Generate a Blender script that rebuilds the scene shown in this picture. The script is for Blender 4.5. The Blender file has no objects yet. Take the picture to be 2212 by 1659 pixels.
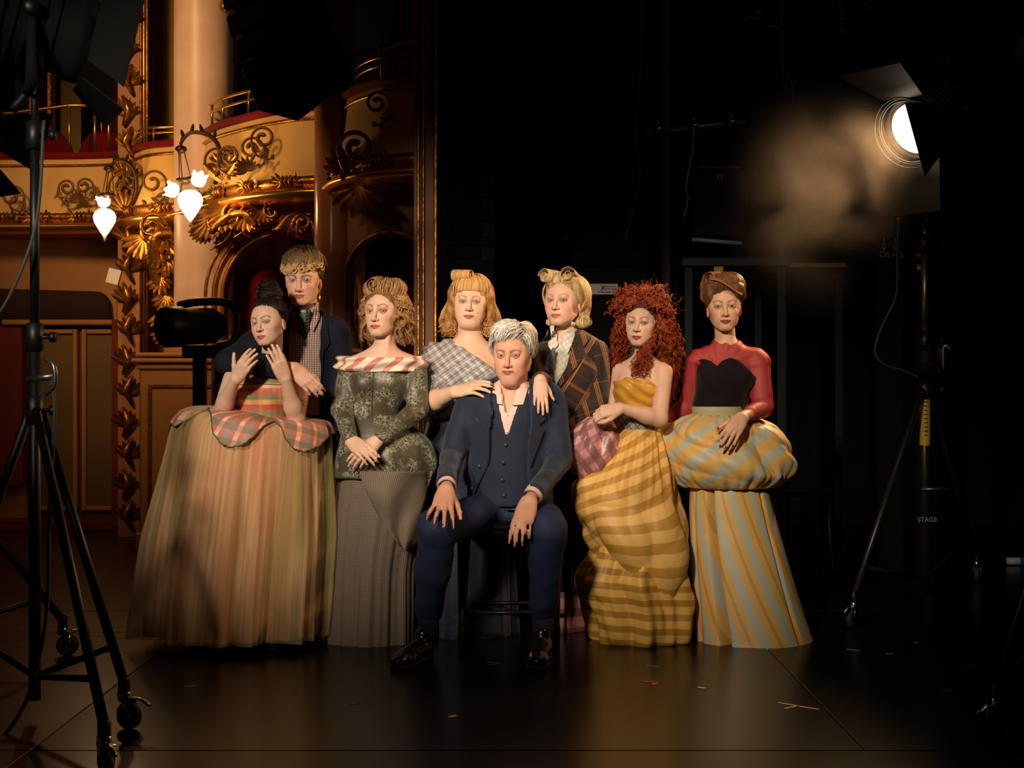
import bpy, math, random
import numpy as np
from mathutils import Vector, Matrix
np.random.seed(7); random.seed(7)
RNG = np.random.RandomState(11)
pi = math.pi
SC = bpy.context.scene
COL = SC.collection

# ------------------------------------------------------------------ camera, world, lights, exposure
F_PX, CX, CY, CAM_H = 3000.0, 1106.0, 829.5, 1.14
cam = bpy.data.cameras.new('camera'); cam.sensor_width = 36.0; cam.lens = F_PX / 2212 * 36.0
cam.clip_start = 0.05; cam.clip_end = 100
camo = bpy.data.objects.new('camera', cam); COL.objects.link(camo)
camo.location = (0, 0, CAM_H); camo.rotation_euler = (pi / 2, 0, 0)
SC.camera = camo
SC.view_settings.view_transform = 'Standard'; SC.view_settings.look = 'None'
SC.view_settings.gamma = 1.0; SC.view_settings.use_curve_mapping = False
SC.view_settings.exposure = 0.15
w = bpy.data.worlds.new('world'); SC.world = w; w.use_nodes = True
w.node_tree.nodes['Background'].inputs[0].default_value = (0.10, 0.075, 0.06, 1)
w.node_tree.nodes['Background'].inputs[1].default_value = 0.012

def P(px, py, d):
    """a point of the place seen at picture position (px, py) at distance d in front of the camera"""
    return np.array([(px - CX) * d / F_PX, d, CAM_H - (py - CY) * d / F_PX])
def aim(o, target):
    o.rotation_euler = (Vector(target) - o.location).to_track_quat('-Z', 'Y').to_euler()
def spot(name, loc, target, power, color, size_deg, blend, radius):
    l = bpy.data.lights.new(name, 'SPOT'); l.energy = power; l.color = color
    l.spot_size = math.radians(size_deg); l.spot_blend = blend; l.shadow_soft_size = radius
    o = bpy.data.objects.new(name, l); COL.objects.link(o); o.location = loc; aim(o, target); return o
def area(name, loc, target, power, color, sx, sy, spread=180):
    l = bpy.data.lights.new(name, 'AREA'); l.energy = power; l.color = color; l.shape = 'RECTANGLE'
    l.size = sx; l.size_y = sy; l.spread = math.radians(spread)
    o = bpy.data.objects.new(name, l); COL.objects.link(o); o.location = loc; aim(o, target); return o
def point(name, loc, power, color, radius):
    l = bpy.data.lights.new(name, 'POINT'); l.energy = power; l.color = color; l.shadow_soft_size = radius
    o = bpy.data.objects.new(name, l); COL.objects.link(o); o.location = loc; return o
# key: a big soft stage lamp up left behind the camera, aimed at heads and chests
spot('key_lamp', (-2.3, 1.0, 3.0), (-0.76, 6.1, 1.26), 1000, (1.0, 0.84, 0.67), 28, 1.0, 0.20)
spot('key_lamp_two', (-1.5, 0.3, 3.3), (0.52, 6.1, 1.18), 1150, (1.0, 0.83, 0.65), 26, 1.0, 0.20)
# house lights of the auditorium
spot('house_light', (-4.0, 4.6, 4.9), (-2.35, 9.9, 2.75), 900, (1.0, 0.60, 0.27), 42, 1.0, 0.6)
# added faint cool fill over the wings; no such lamp is seen
area('wing_fill', (3.2, 7.0, 6.5), (1.5, 9.5, 1.0), 7, (0.55, 0.72, 1.0), 3.0, 2.0)

# ------------------------------------------------------------------ materials
MATS = {}
class NT:
    def __init__(s, m): s.t = m.node_tree; s.n = s.t.nodes
    def new(s, typ, **kw):
        nd = s.n.new(typ)
        for k, v in kw.items():
            if k in nd.inputs.keys() if isinstance(k, str) else False: nd.inputs[k].default_value = v
            else: setattr(nd, k, v)
        return nd
    def link(s, a, b): s.t.links.new(a, b)
def lin(c):
    """sRGB 0-255 triple to linear"""
    c = np.array(c, float) / 255
    return tuple(np.where(c <= 0.04045, c / 12.92, ((c + 0.055) / 1.055) ** 2.4))
def mat(name, color=(0.5, 0.5, 0.5), rough=0.6, metal=0.0, spec=0.5, bump=None, var=None, emit=None, sheen=0, alpha=1, trans=0, sss=0, coat=0, coord='Object'):
    """plain procedural material: noise colour variation and noise bump on a Principled shader"""
    if name in MATS: return MATS[name]
    m = bpy.data.materials.new(name); m.use_nodes = True; MATS[name] = m
    N = NT(m); b = N.n['Principled BSDF']
    b.inputs['Base Color'].default_value = (*color, 1); b.inputs['Roughness'].default_value = rough
    b.inputs['Metallic'].default_value = metal; b.inputs['Specular IOR Level'].default_value = spec
    b.inputs['Alpha'].default_value = alpha; b.inputs['Transmission Weight'].default_value = trans
    b.inputs['Sheen Weight'].default_value = sheen; b.inputs['Coat Weight'].default_value = coat
    if sss:
        b.inputs['Subsurface Weight'].default_value = sss; b.inputs['Subsurface Radius'].default_value = (1, .35, .2); b.inputs['Subsurface Scale'].default_value = 0.012
    tc = N.new('ShaderNodeTexCoord')
    if var:
        sc, amt, c2 = var
        nz = N.new('ShaderNodeTexNoise'); nz.inputs['Scale'].default_value = sc; nz.inputs['Detail'].default_value = 5
        N.link(tc.outputs[coord], nz.inputs['Vector'])
        mr = N.new('ShaderNodeMapRange'); mr.inputs[1].default_value = 0.35; mr.inputs[2].default_value = 0.7; mr.inputs[4].default_value = amt
        N.link(nz.outputs[0], mr.inputs[0])
        mx = N.new('ShaderNodeMix', data_type='RGBA'); mx.inputs[6].default_value = (*color, 1); mx.inputs[7].default_value = (*c2, 1)
        N.link(mr.outputs[0], mx.inputs[0]); N.link(mx.outputs[2], b.inputs['Base Color'])
    if bump:
        sc, st, dist = bump
        nz = N.new('ShaderNodeTexNoise'); nz.inputs['Scale'].default_value = sc; nz.inputs['Detail'].default_value = 4
        N.link(tc.outputs[coord], nz.inputs['Vector'])
        bp = N.new('ShaderNodeBump'); bp.inputs['Strength'].default_value = st; bp.inputs['Distance'].default_value = dist
        N.link(nz.outputs[0], bp.inputs['Height']); N.link(bp.outputs[0], b.inputs['Normal'])
    if emit:
        b.inputs['Emission Color'].default_value = (*emit[0], 1); b.inputs['Emission Strength'].default_value = emit[1]
    return m
def cmat(name, rough=0.55, spec=0.4, sss=0.0, bump=None, sheen=0, metal=0.0, stretch=None):
    """material coloured by the mesh's own colour attribute"""
    m = mat(name, rough=rough, spec=spec, sss=sss, sheen=sheen, metal=metal)
    N = NT(m); b = N.n['Principled BSDF']
    at = N.new('ShaderNodeVertexColor'); at.layer_name = 'Col'
    N.link(at.outputs[0], b.inputs['Base Color'])
    if bump:
        tc = N.new('ShaderNodeTexCoord'); mp = N.new('ShaderNodeMapping'); mp.inputs['Scale'].default_value = stretch or (1, 1, 1)
        N.link(tc.outputs['Object'], mp.inputs['Vector'])
        nz = N.new('ShaderNodeTexNoise'); nz.inputs['Scale'].default_value = bump[0]; nz.inputs['Detail'].default_value = 3
        N.link(mp.outputs[0], nz.inputs['Vector'])
        bp = N.new('ShaderNodeBump'); bp.inputs['Strength'].default_value = bump[1]; bp.inputs['Distance'].default_value = bump[2]
        N.link(nz.outputs[0], bp.inputs['Height']); N.link(bp.outputs[0], b.inputs['Normal'])
    return m
def bands(name, axes, base, rough=0.4, spec=0.5, coord='Object', bump=(60, .25, .004), sheen=0, rot=(0, 0, 0), mode='mix', scale=(1, 1, 1)):
    """woven stripes or plaid. axes: list of (component 0/1/2, period, [(start, end, colour, amount)...])"""
    m = mat(name, rough=rough, spec=spec, sheen=sheen, bump=bump, coord=coord)
    N = NT(m); b = N.n['Principled BSDF']
    tc = N.new('ShaderNodeTexCoord'); mp = N.new('ShaderNodeMapping'); mp.inputs['Rotation'].default_value = rot; mp.inputs['Scale'].default_value = scale
    N.link(tc.outputs[coord], mp.inputs['Vector'])
    sp = N.new('ShaderNodeSeparateXYZ'); N.link(mp.outputs[0], sp.inputs[0])
    cur = None
    for comp, period, sts in axes:
        dv = N.new('ShaderNodeMath', operation='DIVIDE'); dv.inputs[1].default_value = period; N.link(sp.outputs[comp], dv.inputs[0])
        fr = N.new('ShaderNodeMath', operation='FRACT'); N.link(dv.outputs[0], fr.inputs[0])
        for (s, e, c, amt) in sts:
            g = N.new('ShaderNodeMath', operation='GREATER_THAN'); g.inputs[1].default_value = s; N.link(fr.outputs[0], g.inputs[0])
            l = N.new('ShaderNodeMath', operation='LESS_THAN'); l.inputs[1].default_value = e; N.link(fr.outputs[0], l.inputs[0])
            mu = N.new('ShaderNodeMath', operation='MULTIPLY'); N.link(g.outputs[0], mu.inputs[0]); N.link(l.outputs[0], mu.inputs[1])
            m2 = N.new('ShaderNodeMath', operation='MULTIPLY'); m2.inputs[1].default_value = amt; N.link(mu.outputs[0], m2.inputs[0])
            mx = N.new('ShaderNodeMix', data_type='RGBA'); mx.inputs[7].default_value = (*c, 1)
            N.link(m2.outputs[0], mx.inputs[0])
            if cur is None: mx.inputs[6].default_value = (*base, 1)
            else: N.link(cur, mx.inputs[6])
            cur = mx.outputs[2]
    N.link(cur, b.inputs['Base Color'])
    return m

# ------------------------------------------------------------------ mesh and object helpers
def tag(o, label=None, cat=None, group=None, kind=None):
    if label: o['label'] = label
    if cat: o['category'] = cat
    if group: o['group'] = group
    if kind: o['kind'] = kind
    return o
def thing(name, label, cat, loc=(0, 0, 0), group=None, kind=None):
    o = bpy.data.objects.new(name, None); COL.objects.link(o); o.location = loc; o.empty_display_size = 0.1
    return tag(o, label, cat, group, kind)
def origin_of(o):
    L = np.zeros(3)
    while o is not None:
        L = L + np.array(o.location); o = o.parent
    return L
def mk(name, V, Fs, m, parent=None, uv=None, col=None, fmat=None, smooth=True):
    """mesh from vertex array V (place coordinates) and face arrays; child vertices are made relative to the parent"""
    V = np.asarray(V, float).reshape(-1, 3)
    if parent is not None: V = V - origin_of(parent)
    me = bpy.data.meshes.new(name)
    if isinstance(Fs, np.ndarray): Fs = [Fs]
    Fs = [np.asarray(f, np.int32) for f in Fs if len(f)]
    ln = np.concatenate([np.full(len(f), f.shape[1], np.int32) for f in Fs]) if Fs else np.zeros(0, np.int32)
    lv = np.concatenate([f.ravel() for f in Fs]) if Fs else np.zeros(0, np.int32)
    me.vertices.add(len(V)); me.vertices.foreach_set('co', V.astype(np.float32).ravel())
    me.loops.add(len(lv)); me.loops.foreach_set('vertex_index', lv)
    me.polygons.add(len(ln)); st = np.concatenate([[0], np.cumsum(ln)[:-1]]).astype(np.int32) if len(ln) else ln
    me.polygons.foreach_set('loop_start', st); me.polygons.foreach_set('loop_total', ln)
    me.polygons.foreach_set('use_smooth', np.full(len(ln), smooth))
    for mm in (m if isinstance(m, (list, tuple)) else [m]): me.materials.append(mm)
    if fmat is not None: me.polygons.foreach_set('material_index', np.asarray(fmat, np.int32))
    if uv is not None:
        ul = me.uv_layers.new(name='UVMap'); ul.data.foreach_set('uv', np.asarray(uv, np.float32)[lv].ravel())
    if col is not None:
        ca = me.color_attributes.new('Col', 'FLOAT_COLOR', 'POINT')
        c = np.asarray(col, np.float32); c = np.concatenate([c[:, :3], np.ones((len(c), 1), np.float32)], 1)
        ca.data.foreach_set('color', c.ravel())
    me.update(); me.validate()
    o = bpy.data.objects.new(name, me); COL.objects.link(o)
    if parent is not None: o.parent = parent
    return o
class MB:
    """collects shapes into one mesh"""
    def __init__(s): s.V = []; s.F = {}; s.n = 0; s.UV = []
    def add(s, V, Fs, uv=None):
        V = np.asarray(V, float).reshape(-1, 3)
        for f in (Fs if isinstance(Fs, list) else [Fs]):
            f = np.asarray(f, int)
            if len(f): s.F.setdefault(f.shape[1], []).append(f + s.n)
        s.V.append(V); s.n += len(V); s.UV.append(np.zeros((len(V), 2)) if uv is None else uv)
        return s
    def box(s, c, size, R=None, bev=0.0):
        c = np.asarray(c, float); h = np.asarray(size, float) / 2
        b = min(bev, h.min() * .9)
        if b <= 0:
            V = np.array([[x, y, z] for x in (-1, 1) for y in (-1, 1) for z in (-1, 1)], float) * h
            Fq = np.array([[0, 1, 3, 2], [4, 6, 7, 5], [0, 4, 5, 1], [2, 3, 7, 6], [0, 2, 6, 4], [1, 5, 7, 3]])
            if R is not None: V = V @ np.asarray(R).T
            return s.add(V + c, Fq)
        V = []
        for x in (-1, 1):
            for y in (-1, 1):
                for z in (-1, 1):
                    g = np.array([x, y, z]) * h; k = np.array([x, y, z]) * b
                    V += [g - k * [0, 1, 1], g - k * [1, 0, 1], g - k * [1, 1, 0]]
        V = np.array(V); i = lambda x, y, z, a: (x * 4 + y * 2 + z) * 3 + a
        Q = []; T = []
        for a in range(3):
            for sgn in (0, 1):
                o1, o2 = [(1, 2), (0, 2), (0, 1)][a]
                q = []
                for (p, r) in ((0, 0), (1, 0), (1, 1), (0, 1)):
                    e = [0, 0, 0]; e[a] = sgn; e[o1] = p; e[o2] = r; q.append(i(*e, a))
                Q.append(q if (sgn ^ (a == 1)) else q[::-1])
            o1, o2 = [(1, 2), (0, 2), (0, 1)][a]
            for p in (0, 1):
                for r in (0, 1):
                    e0 = [0, 0, 0]; e1 = [0, 0, 0]; e0[a] = 0; e1[a] = 1; e0[o1] = e1[o1] = p; e0[o2] = e1[o2] = r
                    Q.append([i(*e0, o1), i(*e1, o1), i(*e1, o2), i(*e0, o2)])
        for x in (0, 1):
            for y in (0, 1):
                for z in (0, 1): T.append([i(x, y, z, 0), i(x, y, z, 1), i(x, y, z, 2)])
        if R is not None: V = V @ np.asarray(R).T
        return s.add(V + c, [np.array(Q), np.array(T)])
    def tube(s, pts, r, n=10, caps=True, flat=None):
        V, Fq, uv = tube_arr(pts, r, n, flat); s_n = len(pts)
        Fs = [Fq]
        if caps: Fs.append(np.array([np.arange(n)[::-1], (s_n - 1) * n + np.arange(n)]))
        return s.add(V, Fs, uv)
    def lathe(s, prof, c=(0, 0, 0), axis=(0, 0, 1), n=24):
        prof = np.asarray(prof, float); R = frame(axis); th = np.linspace(0, 2 * pi, n, endpoint=False)
        L = np.stack([prof[:, None, 0] * np.cos(th), prof[:, None, 0] * np.sin(th), np.repeat(prof[:, None, 1], n, 1)], -1)
        V = L.reshape(-1, 3) @ R.T + np.asarray(c)
        return s.add(V, grid_faces(len(prof), n, wrap=True))
    def build(s, name, m, parent=None, smooth=True, uv=False):
        return mk(name, np.concatenate(s.V), [np.concatenate(f) for f in s.F.values()], m, parent, uv=np.concatenate(s.UV) if uv else None, smooth=smooth)
def frame(axis, up=(0, 0, 1)):
    """rotation matrix whose third column is the axis"""
    z = np.asarray(axis, float); z = z / np.linalg.norm(z); u = np.asarray(up, float)
    if abs(z @ u) > .97 * np.linalg.norm(u): u = np.array([0, 1.0, 0]) if abs(z[1]) < .9 else np.array([1.0, 0, 0])
    x = np.cross(u, z); x /= np.linalg.norm(x); y = np.cross(z, x)
    return np.stack([x, y, z], 1)
def grid_faces(nr, nc, wrap=False):
    i = np.arange(nr - 1)[:, None] * nc; j = np.arange(nc if wrap else nc - 1)[None]; j2 = (j + 1) % nc
    return np.stack([i + j, i + j2, i + nc + j2, i + nc + j], -1).reshape(-1, 4)
def tube_arr(pts, r, n=10, flat=None):
    pts = np.asarray(pts, float); K = len(pts); r = np.broadcast_to(np.asarray(r, float), (K,))
    T = np.gradient(pts, axis=0); T /= np.linalg.norm(T, axis=1)[:, None] + 1e-12
    X = np.zeros((K, 3)); R0 = frame(T[0]); x = R0[:, 0]
    for i in range(K):
        x = x - T[i] * (x @ T[i]); x /= np.linalg.norm(x) + 1e-12; X[i] = x
    Yv = np.cross(T, X); th = np.linspace(0, 2 * pi, n, endpoint=False)
    V = pts[:, None] + r[:, None, None] * (np.cos(th)[None, :, None] * X[:, None] + np.sin(th)[None, :, None] * Yv[:, None] * (flat or 1))
    sl = np.concatenate([[0], np.cumsum(np.linalg.norm(np.diff(pts, axis=0), axis=1))])
    uv = np.stack([np.broadcast_to(th / (2 * pi), (K, n)), np.broadcast_to(sl[:, None], (K, n))], -1).reshape(-1, 2)
    return V.reshape(-1, 3), grid_faces(K, n, wrap=True), uv
def smooth_path(pts, n=24):
    """Catmull-Rom through the points"""
    p = np.asarray(pts, float); p = np.vstack([2 * p[0] - p[1], p, 2 * p[-1] - p[-2]])
    out = []; m = len(p) - 3
    for t in np.linspace(0, m - 1e-6, n):
        i = int(t); f = t - i; a, b, c, d = p[i:i + 4]
        out.append(.5 * (2 * b + (c - a) * f + (2 * a - 5 * b + 4 * c - d) * f * f + (3 * b - a - 3 * c + d) * f ** 3))
    return np.array(out)
def copy_tree(o, parent=None, loc=None):
    c = o.copy(); COL.objects.link(c); c.parent = parent
    if loc is not None: c.location = loc
    for ch in list(o.children): copy_tree(ch, c)
    return c

# ------------------------------------------------------------------ smooth solids: a list of rounded shapes blended together, meshed on a grid
class Xf:
    """placement: rotation R (columns = local axes), scale s, offset t"""
    def __init__(s, t=(0, 0, 0), R=None, sc=1.0): s.t = np.asarray(t, float); s.R = np.eye(3) if R is None else np.asarray(R, float); s.s = sc
    def pt(s, p): return (np.asarray(p, float) * s.s) @ s.R.T + s.t
    def inv(s, p): return ((p - s.t) @ s.R) / s.s
ID = Xf()
def rotm(rx=0, ry=0, rz=0):
    return np.array(Matrix.Rotation(rz, 3, 'Z') @ Matrix.Rotation(ry, 3, 'Y') @ Matrix.Rotation(rx, 3, 'X'))
class Solid:
    def __init__(s): s.p = []
    def ell(s, c, r, R=None, op='+', k=0.01, x=ID):
        s.p.append(('e', x, np.asarray(c, float), np.asarray(r, float), None if R is None else np.asarray(R, float), op, k)); return s
    def cap(s, a, b, ra, rb=None, op='+', k=0.01, x=ID, flat=None):
        s.p.append(('c', x, np.asarray(a, float), np.asarray(b, float), (ra, ra if rb is None else rb, flat), op, k)); return s
    def chain(s, pts, rs, k=0.01, x=ID, flat=None):
        for i in range(len(pts) - 1): s.cap(pts[i], pts[i + 1], rs[i], rs[i + 1], k=k, x=x, flat=flat)
        return s
    def half(s, pt, n, k=0.004, box=None):
        """keep only the side the normal n points away from; with box=(lo, hi) the cut acts only inside it"""
        n = np.asarray(n, float); s.p.append(('h', ID, np.asarray(pt, float), n / np.linalg.norm(n), box, '-', k)); return s
    def fn(s, f, lo, hi, op='-', k=0.004):
        s.p.append(('f', ID, np.asarray(lo, float), np.asarray(hi, float), f, op, k)); return s
    def copy(s, grow=0.0):
        q = Solid()
        for pr in s.p:
            if pr[5] != '+': continue
            if pr[0] == 'e': q.p.append((*pr[:3], pr[3] + grow / pr[1].s, *pr[4:]))
            elif pr[0] == 'c': q.p.append((*pr[:4], (pr[4][0] + grow / pr[1].s, pr[4][1] + grow / pr[1].s, pr[4][2]), *pr[5:]))
        return q
    def _bb(s, pr, m):
        kind, x = pr[0], pr[1]
        if kind == 'e':
            R = np.eye(3) if pr[4] is None else pr[4]
            ext = np.abs(x.R @ R) @ (pr[3] * x.s); c = x.pt(pr[2]); return c - ext - m, c + ext + m
        if kind == 'c':
            a, b = x.pt(pr[2]), x.pt(pr[3]); r = max(pr[4][0], pr[4][1]) * x.s * max(1, 1 if pr[4][2] is None else max(pr[4][2]))
            return np.minimum(a, b) - r - m, np.maximum(a, b) + r + m
        if kind == 'f': return pr[2], pr[3]
        return (np.full(3, -1e9), np.full(3, 1e9)) if pr[4] is None else pr[4]
    def field(s, lo, hi, h, mod=None):
        ax = [np.arange(lo[i], hi[i] + h, h) for i in range(3)]
        D = np.full([len(a) for a in ax], 0.5, np.float32)
        for pr in s.p:
            kind, x, op, k = pr[0], pr[1], pr[5], pr[6] * pr[1].s
            bl, bh = s._bb(pr, k + 3.0 * h + (0.006 if op == '+' else 0))
            ii = [(np.searchsorted(ax[i], bl[i]), np.searchsorted(ax[i], bh[i])) for i in range(3)]
            if any(b <= a for a, b in ii): continue
            sl = tuple(slice(a, b) for a, b in ii)
            G = np.stack(np.meshgrid(*[ax[i][sl[i]] for i in range(3)], indexing='ij'), -1)
            if kind == 'h': d = -(G - pr[2]) @ pr[3]
            elif kind == 'f': d = pr[4](G)
            else:
                q = x.inv(G)
                if kind == 'e':
                    q = q - pr[2]
                    if pr[4] is not None: q = q @ pr[4]
                    k0 = np.sqrt(((q / pr[3]) ** 2).sum(-1)) + 1e-9; k1 = np.sqrt(((q / pr[3] ** 2) ** 2).sum(-1)) + 1e-9
                    d = k0 * (k0 - 1) / k1
                else:
                    a, b = pr[2], pr[3]; ra, rb, fl = pr[4]
                    if fl is not None: fl = np.asarray(fl); q = q / fl; a = a / fl; b = b / fl
                    ba = b - a; t = np.clip(((q - a) @ ba) / (ba @ ba + 1e-12), 0, 1)
                    d = np.sqrt(((q - a - t[..., None] * ba) ** 2).sum(-1)) - (ra + (rb - ra) * t)
                    if fl is not None: d = d * min(1, fl.min() * 1.2)
                d = d * x.s
            o = D[sl]
            if op == '+':
                hh = np.clip(.5 + .5 * (o - d) / max(k, 1e-6), 0, 1); D[sl] = o + (d - o) * hh - k * hh * (1 - hh)
            elif op == '-':
                d = -d; hh = np.clip(.5 - .5 * (o - d) / max(k, 1e-6), 0, 1); D[sl] = o + (d - o) * hh + k * hh * (1 - hh)
        if mod is not None:
            G = np.stack(np.meshgrid(*ax, indexing='ij'), -1); nb = np.abs(D) < 0.05
            D[nb] += mod(G[nb]).astype(np.float32)
        return D, ax
    def bounds(s, m=0.02):
        lo = np.full(3, 1e9); hi = -lo
        for pr in s.p:
            if pr[5] == '+' and pr[0] in 'ec':
                a, b = s._bb(pr, m); lo = np.minimum(lo, a); hi = np.maximum(hi, b)
        return lo, hi
    def mesh(s, h, lo=None, hi=None, mod=None):
        a, b = s.bounds()
        lo = a if lo is None else np.maximum(a, lo); hi = b if hi is None else np.minimum(b, hi)
        D, ax = s.field(lo, hi, h, mod)
        s.D, s.ax = D, ax
        return nets(D, ax)
    def yfront(s, X, Z):
        """front surface (smallest Y) of the last meshed field at (X, Z) arrays"""
        D, (xs, ys, zs) = s.D, s.ax
        ins = D < 0; any_ = ins.any(1); j = np.argmax(ins, 1); j0 = np.clip(j - 1, 0, None)
        I, K = np.meshgrid(np.arange(len(xs)), np.arange(len(zs)), indexing='ij')
        d0, d1 = D[I, j0, K], D[I, j, K]; f = np.where(j > 0, d0 / (d0 - d1 + 1e-9), 0)
        Yf = np.where(any_, ys[j0] + f * (ys[1] - ys[0]), np.nan)
        fx = np.clip((np.asarray(X) - xs[0]) / (xs[1] - xs[0]), 0, len(xs) - 1.001); fz = np.clip((np.asarray(Z) - zs[0]) / (zs[1] - zs[0]), 0, len(zs) - 1.001)
        i, k = fx.astype(int), fz.astype(int); u, v = fx - i, fz - k
        c = np.stack([Yf[i, k], Yf[i + 1, k], Yf[i, k + 1], Yf[i + 1, k + 1]]); wt = np.stack([(1 - u) * (1 - v), u * (1 - v), (1 - u) * v, u * v])
        ok = ~np.isnan(c); wt = wt * ok; sw = wt.sum(0)
        return np.where(sw > 1e-6, (np.nan_to_num(c) * wt).sum(0) / np.maximum(sw, 1e-6), np.nanmedian(Yf))
def nets(D, ax):
    ins = D < 0
    c8 = [(i, j, k) for i in (0, 1) for j in (0, 1) for k in (0, 1)]
    sh = tuple(n - 1 for n in D.shape)
    cnt = np.zeros(sh, np.int8)
    for (i, j, k) in c8: cnt += ins[i:i + sh[0], j:j + sh[1], k:k + sh[2]]
    act = (cnt > 0) & (cnt < 8); idx = np.argwhere(act); vid = np.full(sh, -1, np.int32); vid[act] = np.arange(len(idx))
    pos = np.zeros((len(idx), 3)); num = np.zeros(len(idx))
    for a in c8:
        for d in range(3):
            if a[d]: continue
            b = list(a); b[d] = 1
            va = D[idx[:, 0] + a[0], idx[:, 1] + a[1], idx[:, 2] + a[2]]; vb = D[idx[:, 0] + b[0], idx[:, 1] + b[1], idx[:, 2] + b[2]]
            cr = (va < 0) != (vb < 0); t = np.where(cr, va / (va - vb + 1e-12), 0)
            p = np.array(a, float)[None] + 0.0 * idx; p[:, d] += t
            pos += p * cr[:, None]; num += cr
    pos = idx + pos / np.maximum(num, 1)[:, None]
    h = [a[1] - a[0] for a in ax]; V = np.stack([ax[i][0] + pos[:, i] * h[i] for i in range(3)], -1)
    Fs = []
    for d in range(3):
        e, f = (d + 1) % 3, (d + 2) % 3
        A = np.moveaxis(ins, (d, e, f), (0, 1, 2)); I = np.moveaxis(vid, (d, e, f), (0, 1, 2))
        s0 = A[:-1, 1:-1, 1:-1]; s1 = A[1:, 1:-1, 1:-1]; cr = np.argwhere(s0 != s1)
        if not len(cr): continue
        i, j, k = cr.T; q = np.stack([I[i, j, k], I[i, j + 1, k], I[i, j + 1, k + 1], I[i, j, k + 1]], -1)
        fl = s0[i, j, k]; q = np.where(fl[:, None], q, q[:, ::-1])
        Fs.append(q[(q >= 0).all(1)])
    return V, np.concatenate(Fs)
def wrink(p, f=9.0, seed=0, oct=3):
    """smooth pseudo-noise from warped sines, about -1..1"""
    r = np.random.RandomState(seed); out = np.zeros(p.shape[:-1]); am = 1.0; tot = 0
    for o in range(oct):
        q = p + .12 / f * 2 * np.sin(p[..., [1, 2, 0]] * f * 1.7 + r.rand(3) * 6)
        for j in range(3):
            d = r.randn(3); d /= np.linalg.norm(d); out = out + am * np.sin(q @ d * f + r.rand() * 6.3); tot += am
        f *= 1.9; am *= .55
    return out / tot * 1.8
def drape(sol, poly, m, name, parent, off=0.004, th=0.006, step=0.01, uvs=None):
    """a cloth piece with the outline poly [(x, z)...] laid on the front of a solid, with thickness"""
    poly = np.asarray(poly, float); n = len(poly)
    # fan from resampled border to centre line: ring interpolation
    seg = []
    for i in range(n):
        a, b = poly[i], poly[(i + 1) % n]; kk = max(1, int(np.linalg.norm(b - a) / step)); seg += [a + (b - a) * t / kk for t in range(kk)]
    B = np.array(seg); c = B.mean(0); nr = max(3, int(np.linalg.norm(B - c, axis=1).max() / step)); K = len(B)
    rings = [c + (B - c) * (r / nr) for r in range(1, nr + 1)]
    XZ = np.concatenate([[c]] + rings); Y = sol.yfront(XZ[:, 0], XZ[:, 1]) - off
    Vt = np.stack([XZ[:, 0], Y - th, XZ[:, 1]], -1); Vb = Vt + [0, th + off + .002, 0]
    N = len(Vt); j = np.arange(K); j2 = (j + 1) % K
    T = np.stack([np.zeros(K, int), 1 + j, 1 + j2], -1)
    Q = [np.stack([1 + r * K + j, 1 + (r + 1) * K + j, 1 + (r + 1) * K + j2, 1 + r * K + j2], -1) for r in range(nr - 1)]
    o = 1 + (nr - 1) * K; rim = np.stack([o + j, N + o + j, N + o + j2, o + j2], -1)
    ar = poly[:, 0] @ np.roll(poly[:, 1], -1) - poly[:, 1] @ np.roll(poly[:, 0], -1)
    Fs = [T, np.concatenate(Q + [rim])]
    if ar < 0: Fs = [f[:, ::-1] for f in Fs]
    return mk(name, np.concatenate([Vt, Vb]), Fs, m, parent)
def loft(rows, d, na=120, nv=60, ry=0.7, fold=None, ycen=None, cap=False, a0=pi):
    """cloth ring surface: rows of (py, left px, right px[, ry, d]) at distance d; returns V grid (nv, na), faces, uv (metres around, metres down)"""
    R = np.array([[r[0], r[1], r[2], r[3] if len(r) > 3 else ry, r[4] if len(r) > 4 else d] for r in rows], float)
    t = np.concatenate([[0], np.cumsum(np.sqrt(np.diff(R[:, 0]) ** 2 + (np.diff(R[:, 2] - R[:, 1]) / 2) ** 2))]); t /= t[-1]
    v = np.linspace(0, 1, nv); r = np.stack([pchip(t, R[:, i], v) for i in range(5)], -1)
    th = np.linspace(0, 2 * pi, na + 1) + a0
    cen = np.array([P((q[1] + q[2]) / 2, q[0], q[4]) for q in r]); rx = (r[:, 2] - r[:, 1]) / 2 * r[:, 4] / F_PX
    TH, VV = np.meshgrid(th, v); f = 1.0 if fold is None else 1 + fold(TH, VV)
    X = cen[:, None, 0] + rx[:, None] * np.sin(TH) * f; Y = cen[:, None, 1] - (rx * r[:, 3])[:, None] * np.cos(TH) * f
    Z = np.repeat(cen[:, None, 2], na + 1, 1)
    V = np.stack([X, Y, Z], -1)
    len_v = np.concatenate([[0], np.cumsum(np.linalg.norm(np.diff(V[:, 0], axis=0), axis=1))])
    UV = np.stack([TH * rx.max(), np.repeat(len_v[:, None], na + 1, 1)], -1)
    return V, grid_faces(nv, na + 1), UV.reshape(-1, 2)
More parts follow.
